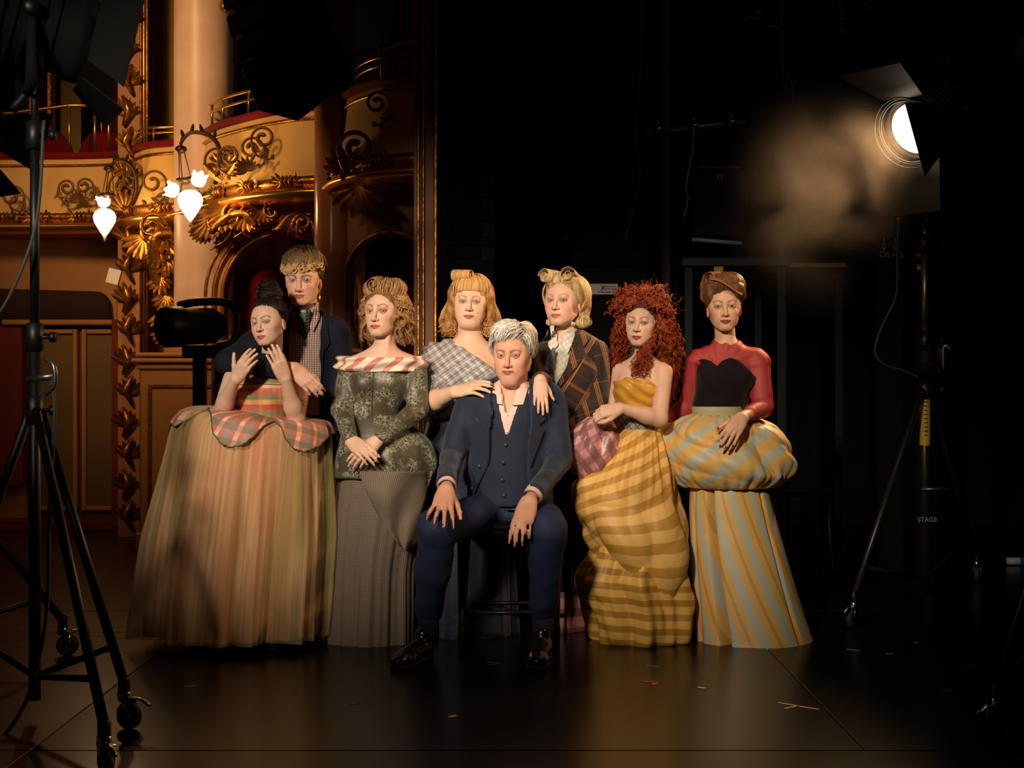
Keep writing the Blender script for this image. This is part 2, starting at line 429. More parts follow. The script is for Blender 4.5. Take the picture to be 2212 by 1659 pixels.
def pchip(x, y, q):
    """monotone cubic interpolation"""
    x = np.asarray(x, float); y = np.asarray(y, float); h = np.diff(x); dl = np.diff(y) / h; m = np.zeros(len(x))
    if len(x) == 2: return np.interp(q, x, y)
    for i in range(1, len(x) - 1):
        if dl[i - 1] * dl[i] > 0: w1, w2 = 2 * h[i] + h[i - 1], h[i] + 2 * h[i - 1]; m[i] = (w1 + w2) / (w1 / dl[i - 1] + w2 / dl[i])
    m[0], m[-1] = dl[0], dl[-1]
    i = np.clip(np.searchsorted(x, q) - 1, 0, len(x) - 2); t = (q - x[i]) / h[i]
    return (1 + 2 * t) * (1 - t) ** 2 * y[i] + t * (1 - t) ** 2 * h[i] * m[i] + t * t * (3 - 2 * t) * y[i + 1] + t * t * (t - 1) * h[i] * m[i + 1]

# ------------------------------------------------------------------ figures: head, hand, arm, torso as blended solids
SKIN = cmat('skin', rough=0.5, spec=0.35, sss=0.12)
EYE = cmat('eye', rough=0.12, spec=0.6)
HAIR = cmat('hair_strands', rough=0.45, spec=0.4, bump=(420, .5, .004), stretch=(1, .25, .3))
def head_xf(eyes_px, eyes_py, d, sc, yaw=0, pitch=0, roll=0):
    """placement of a head whose eye midpoint shows at the given picture position; degrees, yaw < 0 looks to picture left"""
    R = rotm(0, 0, math.radians(yaw)) @ rotm(math.radians(pitch), 0, 0) @ rotm(0, math.radians(roll), 0)
    e = P(eyes_px, eyes_py, d); x = Xf((0, 0, 0), R, sc); x.t = e - x.pt((0, -0.075, 0)); return x
def head(S, x, fw=1.0, jaw=.96, nose=1.0, brow=1.0, cheek=1.0, lip=1.0, chin=1.0, age=0.0, eye=1.0):
    S.ell((0, .02, .03), (.072, .090, .084), x=x, k=.02)
    S.ell((0, -.036, .032), (.058, .046, .048), x=x, k=.025)
    S.ell((0, -.026, -.034), (.058 * fw, .057, .072), x=x, k=.02)
    for s in (-1, 1):
        S.cap((s * .047 * jaw * fw, .004, -.052), (s * .018 * jaw, -.066, -.094), .016, .0135, x=x, k=.022)
        S.ell((s * .036 * fw, -.060, -.030), (.022 * cheek, .019, .020 * cheek), x=x, k=.02)
        S.ell((s * .030 * fw, -.044, -.056), (.022 * cheek, .029, .030), x=x, k=.02)
        S.ell((s * .050, -.020, .004), (.021, .040, .036), x=x, k=.02)
    S.ell((0, -.071, -.091), (.021 * chin, .0175, .0165), x=x, k=.015)
    S.ell((0, -.069, -.064), (.031, .0225, .027), x=x, k=.014)
    S.cap((-.036, -.070, .0185), (0, -.080, .0155), .0095 * brow, x=x, k=.014); S.cap((.036, -.070, .0185), (0, -.080, .0155), .0095 * brow, x=x, k=.014)
    for s in (-1, 1):
        S.ell((s * .031, -.099, -.001), (.0175, .0165, .0115), op='-', k=.012, x=x)
        S.ell((s * .0305, -.0735, -.001), (.0150, .0140, .0135), x=x, k=.004)
    S.cap((0, -.081, .008), (0, -.101 - .004 * (nose - 1), -.034 * nose), .0072, .0092, x=x, k=.010)
    S.ell((0, -.1015, -.0365 * nose), (.0112, .0108, .0092), x=x, k=.005)
    for s in (-1, 1):
        S.ell((s * .0122, -.0910, -.0385 * nose), (.0076, .0092, .0070), x=x, k=.004)
        if age: S.cap((s * .0185, -.0880, -.0430), (s * .0280, -.0790, -.0600), .0016, .0010, op='-', k=.006 * age, x=x); S.cap((s * .018, -.0830, -.0140), (s * .040, -.0720, -.0170), .0012, op='-', k=.004 * age, x=x)
        S.cap((s * .0215, -.0835, -.0668), (s * .0045, -.0925, -.0628), .0030, .0046 * lip, x=x, k=.004)
        S.cap((s * .0165, -.0852, -.0712), (0, -.0915, -.0732), .0036, .0058 * lip, x=x, k=.004)
    for s in (-1, 1):
        S.ell((s * .0058, -.0985, -.0455 * nose), (.0030, .0045, .0030), op='-', k=.002, x=x)
        S.cap((s * .0245, -.0845, -.0675), (0, -.0985, -.0674), .0017, op='-', k=.0015, x=x)
        S.ell((s * .0305, -.0905, -.0022), (.0138, .0130, .0046 * eye), R=rotm(0, s * -.06, 0), op='-', k=.0015, x=x)
        S.ell((s * .0695, .014, -.018), (.0085, .018, .029), R=rotm(0.25, 0, s * .25), x=x, k=.004)
        S.ell((s * .0785, .010, -.013), (.0060, .0095, .0160), R=rotm(0.25, 0, s * .25), op='-', k=.003, x=x)
    return S
def head_colors(V, x, base, lips, brow, blush=(.55, .12, .08), bl=0.25, shadow=None, mole=None, brow_h=0.0, brow_w=1.0, liner=.55, stub=0.0):
    """colours of a face by place on it: lips, brows, lash lines, blush, beauty spot"""
    q = x.inv(V); n = len(V); C = np.tile(np.array(base, float), (n, 1)); X, Y, Z = q.T; aX = np.abs(X); front = Y < -.045
    C *= (1 + .05 * wrink(q, 60, 3)[:, None])
    def put(wt, c):
        nonlocal C
        wt = np.clip(wt, 0, 1)[:, None]; C = C * (1 - wt) + np.array(c) * wt
    g = lambda cx, cz, rx, rz: np.exp(-(((aX - cx) / rx) ** 2 + ((Z - cz) / rz) ** 2))
    put(bl * g(.043, -.030, .018, .016) * front, blush); put(.18 * g(0, -.040, .012, .010) * (Y < -.09), blush)
    if shadow is not None: put(shadow[1] * g(.034, .009, .020, .009) * front, shadow[0])
    put(.30 * g(.022, -.008, .010, .008) * front, np.array(base) * .55)
    e = np.sqrt(((aX - .0305) / .0165) ** 2 + ((Z + .0012) / .0082) ** 2); put(liner * np.clip((1.12 - e) / .2, 0, 1) * front, (.035, .018, .012)); put(.85 * liner * np.clip(1 - np.abs(e - 1.0) / .22, 0, 1) * (Z > -.002) * front, (.02, .010, .008)); put(.35 * liner * np.clip(1 - np.abs(e - 1.55) / .16, 0, 1) * (Z > .002) * front, np.array(base) * .35)  # last term paints the upper lid crease's shade as a dark arc
    t = np.clip((aX - .012) / .038, 0, 1); zb = .0165 + brow_h + .0075 * np.sin(pi * np.clip(t * .8, 0, 1)) - .004 * np.clip(t - .75, 0, 1) * 4
    th = .0042 * brow_w * (1 - .6 * t); put(.85 * np.clip(1.5 - np.abs(Z - zb) / th, 0, 1) * (aX > .0105) * (aX < .051) * front, brow)
    zt = -.0595 - .0035 * np.clip(aX / .022, 0, 1) - .002 * np.exp(-(X / .003) ** 2); zl = -.0795 + .0105 * np.clip(aX / .0225, 0, 1) ** 2
    put(np.clip((zt - Z) / .0015 + .5, 0, 1) * np.clip((Z - zl) / .0015 + .5, 0, 1) * (aX < .0235) * (Y < -.078), lips)
    put(.75 * np.clip(1.6 - np.abs(Z + .0673) / .0018, 0, 1) * (aX < .023) * (Y < -.078), np.array(lips) * .35)
    if stub: put(stub * np.clip((-.052 - Z) / .02, 0, 1) * (Y < .01) * (Z > -.12), np.array(base) * .6)
    if mole is not None: put(1.0 * (np.sqrt((X - mole[0]) ** 2 + (Z - mole[1]) ** 2) < .0019) * front, (.03, .012, .01))
    put(.35 * (aX > .074) * (Y > -.02) * (Y < .04), np.array(base) * (1.0, .6, .5))
    return C
def eyeballs(x, iris, gaze=(0, 0, CAM_H)):
    """two eyeballs as rings around the line of sight, coloured pupil, iris, white"""
    V = []; F = []; C = []; n0 = 0
    for s in (-1, 1):
        c = x.pt((s * .0305, -.0722, -.001)); ax = np.asarray(gaze) - c; R = frame(ax); r = .0128 * x.s
        a = np.concatenate([[.02, .17, .19, .40, .46, .50], np.linspace(.6, 2.2, 8)]); th = np.linspace(0, 2 * pi, 20, endpoint=False)
        L = np.stack([np.sin(a)[:, None] * np.cos(th), np.sin(a)[:, None] * np.sin(th), np.repeat(np.cos(a)[:, None], 20, 1)], -1)
        V.append((L.reshape(-1, 3) * r) @ R.T + c); F.append(grid_faces(len(a), 20, True) + n0); n0 += len(a) * 20
        cc = np.array([(.004, .003, .003)] * 2 + [iris, iris] + [np.array(iris) * .3] + [(.40, .33, .28)] * 9); C.append(np.repeat(cc, 20, 0))
    return np.concatenate(V), np.concatenate(F), np.concatenate(C)
def hand(S, wrist, u, back, thumb_side, curl=(.25, .25, .28, .32), spread=.10, sc=1.0, thumb=(.5, .25), k=.005):
    """hand with palm, four fingers, thumb. u: wrist to knuckles, back: out of the back of the hand, thumb_side +1/-1. Returns nail spots."""
    u = np.asarray(u, float); u /= np.linalg.norm(u); b = np.asarray(back, float); b = b - u * (b @ u); b /= np.linalg.norm(b); v = np.cross(b, u) * thumb_side
    W = np.asarray(wrist, float); L = lambda a, c, e: W + sc * (a * u + c * v + e * b)
    kn = [(.086, .027, .000), (.090, .0085, .003), (.086, -.010, .001), (.078, -.0275, -.004)]
    ln = [(.041, .025, .021), (.045, .029, .022), (.042, .027, .021), (.033, .020, .019)]
    rr = [.0092, .0094, .0090, .0080]; nails = []
    for i in range(4):
        S.cap(L(.004, kn[i][1] * .55, -.002), L(*kn[i]), .0155 * sc, .0105 * sc, k=.012 * sc)
    S.ell(L(.045, 0, -.006), (.040 * sc, .034 * sc, .012 * sc), R=np.stack([u, v, b], 1), k=.012 * sc)
    for i in range(4):
        p = L(*kn[i]); sp = spread * (1.5 - i) ; cu = curl[i]; ang = cu * .75
        for j in range(3):
            dirv = math.cos(ang) * (math.cos(sp) * u + math.sin(sp) * v) - math.sin(ang) * b
            q = p + dirv * ln[i][j] * sc; r0 = rr[i] * sc * (1 - .10 * j); r1 = rr[i] * sc * (1 - .10 * (j + 1)) * (.92 if j == 2 else 1)
            S.cap(p, q, r0, r1, k=(.006 if j == 0 else .002) * sc)
            if j == 2: nails.append((p * .25 + q * .75) + (math.sin(ang) * u + math.cos(ang) * b) * r1 * .8)
            p = q; ang += cu * (1.35 if j == 0 else 1.0)
    t0 = L(.016, .018, -.008); sp, cu = thumb
    d1 = math.cos(sp) * u + math.sin(sp) * v - .22 * b; d1 /= np.linalg.norm(d1); t1 = t0 + d1 * .045 * sc
    d2 = math.cos(sp - cu) * u + math.sin(sp - cu) * v - .25 * b; d2 /= np.linalg.norm(d2); t2 = t1 + d2 * .032 * sc
    d3 = math.cos(sp - 2 * cu) * u + math.sin(sp - 2 * cu) * v - .3 * b; d3 /= np.linalg.norm(d3); t3 = t2 + d3 * .025 * sc
    S.cap(t0, t1, .0150 * sc, .0118 * sc, k=.010 * sc); S.cap(t1, t2, .0112 * sc, .0098 * sc, k=.004 * sc); S.cap(t2, t3, .0098 * sc, .0078 * sc, k=.002 * sc)
    nails.append(t3 * .8 + t2 * .2 + b * .006 * sc)
    return nails
def arm(S, sh, el, wr, r=(.046, .036, .034, .026, .022), k=.015):
    sh, el, wr = map(lambda a: np.asarray(a, float), (sh, el, wr))
    S.cap(sh, el, r[0], r[1], k=k); S.cap(el, el + (wr - el) * .35, r[1], r[2] + .002, k=k); S.cap(el + (wr - el) * .3, wr, r[2] + .002, r[4], k=k)
def torso(S, neck, shl, shr, waist, hip, wc=.135, ww=.105, wh=.155, dc=.09, dw=.08, dh=.10, bust=.0, k=.035, nr=.048, hx=None, slope=.03):
    neck, shl, shr, waist, hip = map(lambda a: np.asarray(a, float), (neck, shl, shr, waist, hip)); m = (shl + shr) / 2
    if hx is not None: S.cap(hx.pt((0, .028, -.045)), neck + [0, .008, 0], nr, nr * 1.06, k=.016)
    for s in (shl, shr): S.cap(neck + [0, .012, -.030], s + (neck - s) * .12 + [0, 0, slope - .03], .044, .042, k=k)
    c = m * .72 + waist * .28
    S.ell(c + [0, .005, 0], (wc, dc, np.linalg.norm(m - waist) * .62), k=k)
    if bust:
        for s in (-1, 1): S.ell(c + [s * wc * .47, -dc * .62, -.012], (bust, bust * .95, bust), k=.03)
    S.cap(c, waist, ww * 1.05, ww, flat=(1, dw / ww, 1), k=k); S.cap(waist, hip, ww, wh, flat=(1, dh / wh, 1), k=k)
def skin_mesh(name, S, fine, parent, colfn, x=None, iris=(.05, .03, .02), coarse=.0105, lo=None, hi=None):
    """mesh the skin solid: fine boxes [(lo, hi, h)] and a coarser rest, eyeballs joined in"""
    Vs = []; Fs = []; Cs = []; n = 0
    def put(V, Fq):
        nonlocal n
        Vs.append(V); Fs.append(Fq + n); n += len(V)
    for (a, b, h) in fine:
        V, Fq = S.mesh(h, np.asarray(a), np.asarray(b)); put(V, Fq)
    V, Fq = S.mesh(coarse, lo, hi)
    ins = np.zeros(len(V), bool)
    for (a, b, h) in fine: ins |= ((V > np.asarray(a) + 1.5 * coarse) & (V < np.asarray(b) - 1.5 * coarse)).all(1)
    Fq = Fq[~ins[Fq].all(1)]; put(V, Fq)
    V = np.concatenate(Vs); Fq = np.concatenate(Fs); C = colfn(V); fm = np.zeros(len(Fq), int)
    if x is not None:
        ev, ef, ec = eyeballs(x, iris); Fq = np.concatenate([Fq, ef + len(V)]); V = np.concatenate([V, ev]); C = np.concatenate([C, ec]); fm = np.concatenate([fm, np.ones(len(ef), int)])
    return mk(name, V, Fq, [SKIN, EYE], parent, col=C, fmat=fm)
def nail_col(C, V, nails, c, r=.0062):
    for p in nails:
        w_ = np.clip((r - np.linalg.norm(V - p, axis=1)) / .002, 0, 1)[:, None]; C = C * (1 - w_) + np.array(c) * w_
    return C
def head_box(x, low=-.14): 
    c = np.array([x.pt((a, b, e)) for a in (-.1, .1) for b in (-.13, .13) for e in (low, .13)]); return c.min(0), c.max(0)
def hand_box(w, tip, m=.048):
    return np.minimum(w, tip) - m, np.maximum(w, tip) + m

# ------------------------------------------------------------------ hair
class Hair:
    """hair gathered in head-local coordinates: base shell, locks of strands, rolled sheets; one mesh"""
    def __init__(s, x, base): s.x = x; s.base = np.array(base, float); s.V = []; s.F = []; s.C = []; s.n = 0; s.r = np.random.RandomState(5)
    def put(s, V, Fq, C): s.V.append(V); s.F.append(Fq + s.n); s.C.append(C); s.n += len(V)
    def shell(s, sol, h=.0056, col=None, streak=(40, .0035), mod=None):
        """sol in head-local coordinates"""
        V, Fq = sol.mesh(h, mod=mod if mod is not None else (lambda p: streak[1] * wrink(p * [1, .35, .6], streak[0] * 3, 2)))
        c = (s.base if col is None else np.array(col)); C = c * (1 + .45 * wrink(V * [1.8, .35, .45], 260, 4)[:, None]) * .75
        s.put(s.x.pt(V), Fq, np.clip(C, 0.001, 1))
    def strands(s, paths, r0=.0011, r1=.0004, col=None, var=.30, tipcol=None):
        p = s.x.pt(np.asarray(paths, float)); N, K, _ = p.shape
        T = np.gradient(p, axis=1); T /= np.linalg.norm(T, axis=-1, keepdims=True) + 1e-9
        ref = p - s.x.pt((0, .03, 0)) + .05 * s.r.randn(N, 1, 3); X = np.cross(T, ref); X /= np.linalg.norm(X, axis=-1, keepdims=True) + 1e-9; Y = np.cross(X, T)
        rr = (np.linspace(1, 0, K) ** .6 * (r0 - r1) + r1)[None, :, None, None] * s.x.s; th = np.array([-.25, pi / 2, pi + .25])
        V = p[:, :, None] + rr * (np.cos(th)[None, None, :, None] * X[:, :, None] + np.sin(th)[None, None, :, None] * Y[:, :, None])
        b = np.arange(N)[:, None, None] * K * 3; i = np.arange(K - 1)[None, :, None] * 3; j = np.arange(2)[None, None]; j2 = j + 1
        Fq = np.stack(np.broadcast_arrays(b + i + j, b + i + j2, b + i + 3 + j2, b + i + 3 + j), -1).reshape(-1, 4)
        c = np.broadcast_to(s.base if col is None else np.asarray(col, float), (N, 3)) * (1 + var * s.r.randn(N, 1)).clip(.3, 2)
        C = np.repeat(np.repeat(c[:, None], K, 1)[:, :, None], 3, 2)
        if tipcol is not None: t = np.linspace(0, 1, K)[None, :, None, None] ** 2.0; C = C * (1 - t) + np.asarray(tipcol) * t
        s.put(V.reshape(-1, 3), Fq, C.reshape(-1, 3))
    def slerp(s, a, b, K=14, c=(0, .02, .03), r=(.079, .097, .091), lift=0.0, jit=.002, wave=0.0, wf=3):
        """paths over the skull from directions a to b"""
        a = np.asarray(a, float); b = np.broadcast_to(np.asarray(b, float), a.shape)
        a = a / np.linalg.norm(a, axis=-1, keepdims=True); b = b / np.linalg.norm(b, axis=-1, keepdims=True)
        t = np.linspace(0, 1, K)[None, :, None]; D = a[:, None] * (1 - t) + b[:, None] * t; D /= np.linalg.norm(D, axis=-1, keepdims=True) + 1e-9
        N = len(a); l = (np.broadcast_to(np.asarray(lift, float), (N,))[:, None, None]) * np.sin(pi * t) + s.r.rand(N, 1, 1) * jit * 2
        pth = np.asarray(c) + D * (np.asarray(r) * (1 - .085 * (1 - t) ** 7) + l)
        if wave: pth = pth + wave * np.sin(t * 2 * pi * wf + s.r.rand(N, 1, 1) * 1.5) * np.cross(D, np.array([0, 0, 1.0]))
        return pth
    def ringlets(s, roots, tips, n_str=4, rad=.010, turns=4, K=36, bulge=None, **kw):
        """corkscrew curls from roots to tips (head-local), each of a few strands"""
        roots = np.asarray(roots, float); tips = np.asarray(tips, float); N = len(roots); out = []
        t = np.linspace(0, 1, K)[None, :, None]
        A = roots[:, None] * (1 - t) + tips[:, None] * t
        if bulge is not None: A = A + np.asarray(bulge)[:, None] * np.sin(pi * np.clip(t * 1.0, 0, 1)) ** .8
        T = np.gradient(A, axis=1); T /= np.linalg.norm(T, axis=-1, keepdims=True) + 1e-9
        X = np.cross(T, np.array([.3, 1, .2])); X /= np.linalg.norm(X, axis=-1, keepdims=True) + 1e-9; Y = np.cross(T, X)
        ph0 = s.r.rand(N, 1, 1) * 6.3; tw = turns * (.8 + .4 * s.r.rand(N, 1, 1)) * np.where(s.r.rand(N, 1, 1) < .5, -1, 1); rd = rad * (.7 + .7 * s.r.rand(N, 1, 1)) * np.clip(t * 6, .15, 1)
        for q in range(n_str):
            ph = ph0 + tw * 2 * pi * t + (q - n_str / 2) * (.9 / n_str); rq = rd * (1 + .16 * (q % 3 - 1))
            out.append(A + rq * (np.cos(ph) * X + np.sin(ph) * Y) + .0017 * s.r.randn(N, 1, 3) * np.linspace(.6, 1.4, K)[None, :, None])
        s.strands(np.concatenate(out), **kw)
    def roll(s, c, axis, r0, r1, turns, length, start=0.0, taper=.6, K=60, M=18, flip=1, col=None, bow=0.0):
        """a rolled sheet of hair, spiral seen at its end"""
        R = frame(axis, (0, 0, 1)); ph = np.linspace(0, 1, K)[:, None]; l = np.linspace(0, 1, M)[None]
        rad = (r0 + (r1 - r0) * ph ** .8) * (1 - (1 - taper) * l ** 1.5); a = start + flip * ph * turns * 2 * pi
        L = np.stack([rad * np.cos(a), rad * np.sin(a) + bow * l ** 2, np.repeat((l - .5) * length, K, 0)], -1)
        V = L.reshape(-1, 3) @ R.T + np.asarray(c)
        cc = (s.base if col is None else np.asarray(col)) * (1 + .22 * s.r.randn(1, M, 1)) * np.ones((K, 1, 1)); s.put(s.x.pt(V), grid_faces(K, M), np.clip(cc, .002, 1).reshape(-1, 3))
        # strands lying on the sheet
        sel = np.linspace(0, M - 1, M).astype(int); pth = (L[:, sel] * [1.02, 1.02, 1]).transpose(1, 0, 2) @ R.T + np.asarray(c)
        s.strands(pth, .0010, .0008, col=col)
    def build(s, parent, name='hair', m=None):
        return mk(name, np.concatenate(s.V), np.concatenate(s.F), m or HAIR, parent, col=np.concatenate(s.C))
def dirs(az, el):
    """direction from azimuth (0 = front, + = picture right) and elevation in degrees"""
    az, el = np.radians(az), np.radians(el); return np.stack([np.sin(az) * np.cos(el), -np.cos(az) * np.cos(el), np.sin(el)], -1)
def cap_solid(front=.058, ear=True, low=-.06, grow=0.0, wide=0.0):
    S = Solid(); S.ell((0, .022, .030), (.0785 + wide + grow, .096 + grow, .091 + grow), k=.01)
    S.ell((0, -.105, front - .094), (.060 + wide, .080, .094), op='-', k=.008)
    S.half((0, 0, low), (0, -.35, -1), k=.01)
    if ear:
        for s in (-1, 1): S.ell((s * .088, -.004, -.038), (.034, .040, .040), op='-', k=.01)
    return S

# ------------------------------------------------------------------ garments: helpers
def cloth(name, S, m, parent, h=.008, mod=None, lo=None, hi=None):
    V, Fq = S.mesh(h, lo, hi, mod); return mk(name, V, Fq, m, parent)
def topcut(S, pts, d, lo=None, hi=None, ymax=None):
    """cut away what lies above the picture line pts [(px, py)...]; outside the line's ends nothing is cut"""
    w_ = np.array([P(a, b, d) for a, b in pts]); xs, zs = w_[:, 0], w_[:, 2]
    def f(G): 
        d_ = np.interp(G[..., 0], xs, zs) - G[..., 2]
        return np.maximum(d_, G[..., 1] - ymax) if ymax is not None else d_
    S.fn(f, (xs[0], -9, zs.min() - .03), (xs[-1], 99, 9), k=.003); return S
def vcut(S, left, right, d, ymax):
    """cut the front open between two picture lines [(px, py)...]"""
    l = np.array([P(a, b, d) for a, b in left])[::-1]; r = np.array([P(a, b, d) for a, b in right])[::-1]
    def f(G): return np.maximum(np.maximum(np.interp(G[..., 2], l[:, 2], l[:, 0]) - G[..., 0], G[..., 0] - np.interp(G[..., 2], r[:, 2], r[:, 0])), G[..., 1] - ymax)
    S.fn(f, (-9, -9, max(l[0, 2], r[0, 2])), (9, 99, 9), k=.003); return S
def pz(py, d): return P(0, py, d)[2]
def poly(pts, d): return [(P(a, b, d)[0], P(a, b, d)[2]) for a, b in pts]
def shoe(parent, heel, toe, m, name='shoe', w=.045, hgt=.075, sole=None):
    heel = np.asarray(heel, float); toe = np.asarray(toe, float); heel[2] = toe[2] = 0; u = toe - heel; L = np.linalg.norm(u); u /= L; s = np.array([-u[1], u[0], 0]); R = np.stack([u, s, [0, 0, 1]], 1)
    S = Solid(); S.ell(heel + u * .05 + [0, 0, .04], (.055, w * .85, .042), R=R, k=.02); S.cap(heel + u * .04 + [0, 0, .06], heel + u * .05 + [0, 0, hgt + .03], w * .82, w * .80, k=.02)
    S.cap(heel + u * .06 + [0, 0, .05], heel + u * (L - .07) + [0, 0, .035], w * .85, w * .80, k=.02, flat=None); S.ell(heel + u * (L - .065) + [0, 0, .030], (.065, w, .032), R=R, k=.015)
    S.half((0, 0, .012), (0, 0, -1), k=.003)
    o = cloth(name, S, m, parent, h=.006)
    Q = Solid(); Q.ell(heel + u * .05 + [0, 0, .008], (.058, w * .9, .03), R=R, k=.01); Q.ell(heel + u * (L - .075) + [0, 0, .008], (.079, w * 1.06, .03), R=R, k=.02); Q.cap(heel + u * .05 + [0, 0, .008], heel + u * (L - .08) + [0, 0, .008], w * .7, k=.02)
    Q.half((0, 0, .014), (0, 0, 1), k=.001); Q.half((0, 0, .001), (0, 0, -1), k=.001)
    cloth('sole', Q, sole or M_SOLE, o, h=.006)
    return o
def button(parent, c, r, m, n=(0, -1, 0), name='button'):
    b = MB(); b.lathe([(0, .000), (r, .0), (r, .0025), (r * .85, .0035), (r * .3, .0028), (0, .0028)], c, n, 14); return b.build(name, m, parent)
def ribbon(name, pts, wdt, m, parent, th=.003, up=(0, 0, 1)):
    b = MB(); b.tube(pts, wdt, 8, flat=th / wdt); return b.build(name, m, parent)
M_SOLE = mat('shoe_sole', (.008, .008, .008), .6)
M_BLACKLEATHER = mat('black_leather', (.010, .009, .009), .22, spec=.6, bump=(90, .15, .002))
RUDDY = lin((214, 158, 130)); FAIR = lin((222, 178, 152))


# ------------------------------------------------------------------ setting: floor, walls, ceiling
M_FLOOR = mat('stage_floor', (.0045, .0036, .0032), .27, spec=.22, var=(1.3, .7, (.003, .0028, .003)), bump=(3, .10, .02))
M_FLOORWOOD = mat('warm_lit_brown_boards', lin((52, 34, 22)), .30, spec=.45, var=(2.0, .7, lin((34, 23, 16))), bump=(5, .12, .02))  # wood brown, also carrying the painted warm light of the left floor
M_BLACKWALL = mat('black_paint', (.0016, .0018, .0024), .85, spec=.12, var=(3, .8, (.0028, .0032, .0045)), bump=(14, .6, .02))
M_CREAM = mat('cream_plaster', lin((226, 178, 104)), .5, var=(2.5, .5, lin((206, 150, 80))), bump=(6, .15, .02))
M_OCHRE = mat('ochre_plaster', lin((176, 118, 58)), .6, var=(2, .6, lin((140, 90, 44))), bump=(6, .15, .02))
M_GOLD = mat('old_gold', lin((196, 134, 52)), .34, metal=.85, var=(18, .8, lin((110, 66, 22))), bump=(40, .35, .01))
M_PAINTGOLD = mat('bronze_paint', lin((132, 92, 40)), .48, metal=.45, var=(18, .7, lin((84, 54, 22))), bump=(40, .3, .008))
M_GILT = mat('bright_gilt', lin((226, 168, 78)), .28, metal=.9, bump=(40, .2, .006))
M_VELVET = mat('red_velvet', lin((128, 8, 20)), .9, sheen=.1, spec=.2, var=(10, .5, lin((92, 6, 14))))
M_RED = mat('red_wall', lin((112, 26, 20)), .8, var=(3, .5, lin((80, 18, 14))))
M_MARBLE = mat('pink_marble', lin((236, 200, 176)), .38, spec=.35, var=(4, .55, lin((214, 158, 124))))
M_BROWNMARBLE = mat('brown_marble', lin((186, 124, 82)), .20, spec=.5, var=(4, .6, lin((150, 92, 56))))
M_BLACK = mat('black_metal', (.003, .003, .0035), .45, spec=.3, bump=(60, .1, .002))
M_BLACKM = mat('black_matte', (.0018, .0018, .002), .85, spec=.12)
M_STEEL = mat('worn_steel', (.20, .19, .18), .35, metal=.9, var=(20, .6, (.08, .08, .08)))
M_CHROME = mat('bright_steel', (.6, .58, .55), .2, metal=1.0)
M_RUBBER = mat('grey_rubber', (.02, .02, .02), .7)
M_WHITE = mat('white_paper', (.75, .72, .68), .8)
M_YELLOW = mat('yellow_tape', lin((206, 180, 20)), .6)
def struct(o): o['kind'] = 'structure'; return o
def panelbox(name, lo, hi, m, parent=None, bev=.0):
    lo, hi = np.array(lo, float), np.array(hi, float); b = MB(); b.box((lo + hi) / 2, hi - lo, bev=bev); return b.build(name, m, parent, smooth=False)
b = MB(); b.box((0, 7.0, -.06), (14, 14.4, .08)); floor = struct(b.build('floor', M_BLACKM, smooth=False))
seams = [0.0, 1.6, 3.2, 4.32, 6.38, 6.98, 8.80, 10.34, 12.0, 14.0]
for i in range(len(seams) - 1):
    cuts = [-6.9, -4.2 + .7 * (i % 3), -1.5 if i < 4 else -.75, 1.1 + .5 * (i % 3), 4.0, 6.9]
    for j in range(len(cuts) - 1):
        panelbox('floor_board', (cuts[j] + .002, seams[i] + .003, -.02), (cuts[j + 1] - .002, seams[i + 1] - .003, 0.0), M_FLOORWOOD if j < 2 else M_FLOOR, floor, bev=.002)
struct(panelbox('wall_back', (-.6, 11.2, 0), (6.6, 11.3, 7), M_BLACKWALL)); struct(panelbox('wall_right', (5.2, .2, 0), (5.3, 11.2, 7), M_BLACKWALL))
struct(panelbox('wall_left', (-6.6, 12.3, 0), (-.6, 12.4, 7), M_RED)); struct(panelbox('ceiling', (-6.9, 0, 7), (6.9, 13, 7.1), M_BLACKM)); struct(panelbox('wall_side', (-6.7, 0.2, 0), (-6.6, 12.4, 7), M_OCHRE))
# ------------------------------------------------------------------ proscenium edge: gilt mouldings, then the black brick pier
t = struct(thing('trim_1', 'tall brown and gilt moulding at the edge of the proscenium', 'moulding', (P(920, 0, 7.55)[0], 7.55, 0)))
for (a, b_, dy, m) in ((892, 900, .06, M_BROWNMARBLE), (900, 906, .02, M_GOLD), (906, 912, .0, mat('dark_bronze', lin((92, 58, 24)), .5, metal=.4)), (912, 917, -.02, M_GOLD), (917, 938, .0, mat('brown_gilt', lin((120, 74, 30)), .5, metal=.3, var=(3, .6, lin((90, 54, 22))))), (938, 944, -.03, M_GOLD)):
    panelbox('moulding_strip', (P(a, 0, 7.55)[0], 7.55 + dy, 0), (P(b_, 0, 7.55)[0], 7.75, 7), m, t, bev=.004)
wc_ = struct(panelbox('wall_pier', (P(945, 0, 7.6)[0], 7.64, 0), (P(1068, 0, 7.6)[0], 8.3, 7), M_BLACKM))
mbk = [mat('black_brick_%s' % n, c, .9, spec=.06, bump=(60, .8, .006), var=(20, .8, c2)) for n, c, c2 in (('a', (.0010, .0011, .0016), (.0022, .0025, .0038)), ('b', (.0007, .0008, .0012), (.0016, .0018, .0028)), ('c', (.0014, .0011, .0009), (.003, .0022, .0018)))]
bm_ = MB(); bm_.box((0, 0, 0), (.150, .03, .058), bev=.005); b0 = bm_.build('brick', mbk[0], wc_, smooth=False); brick_meshes = [b0.data]
for q in (1, 2): d_ = b0.data.copy(); d_.materials[0] = mbk[q]; brick_meshes.append(d_)
first = True
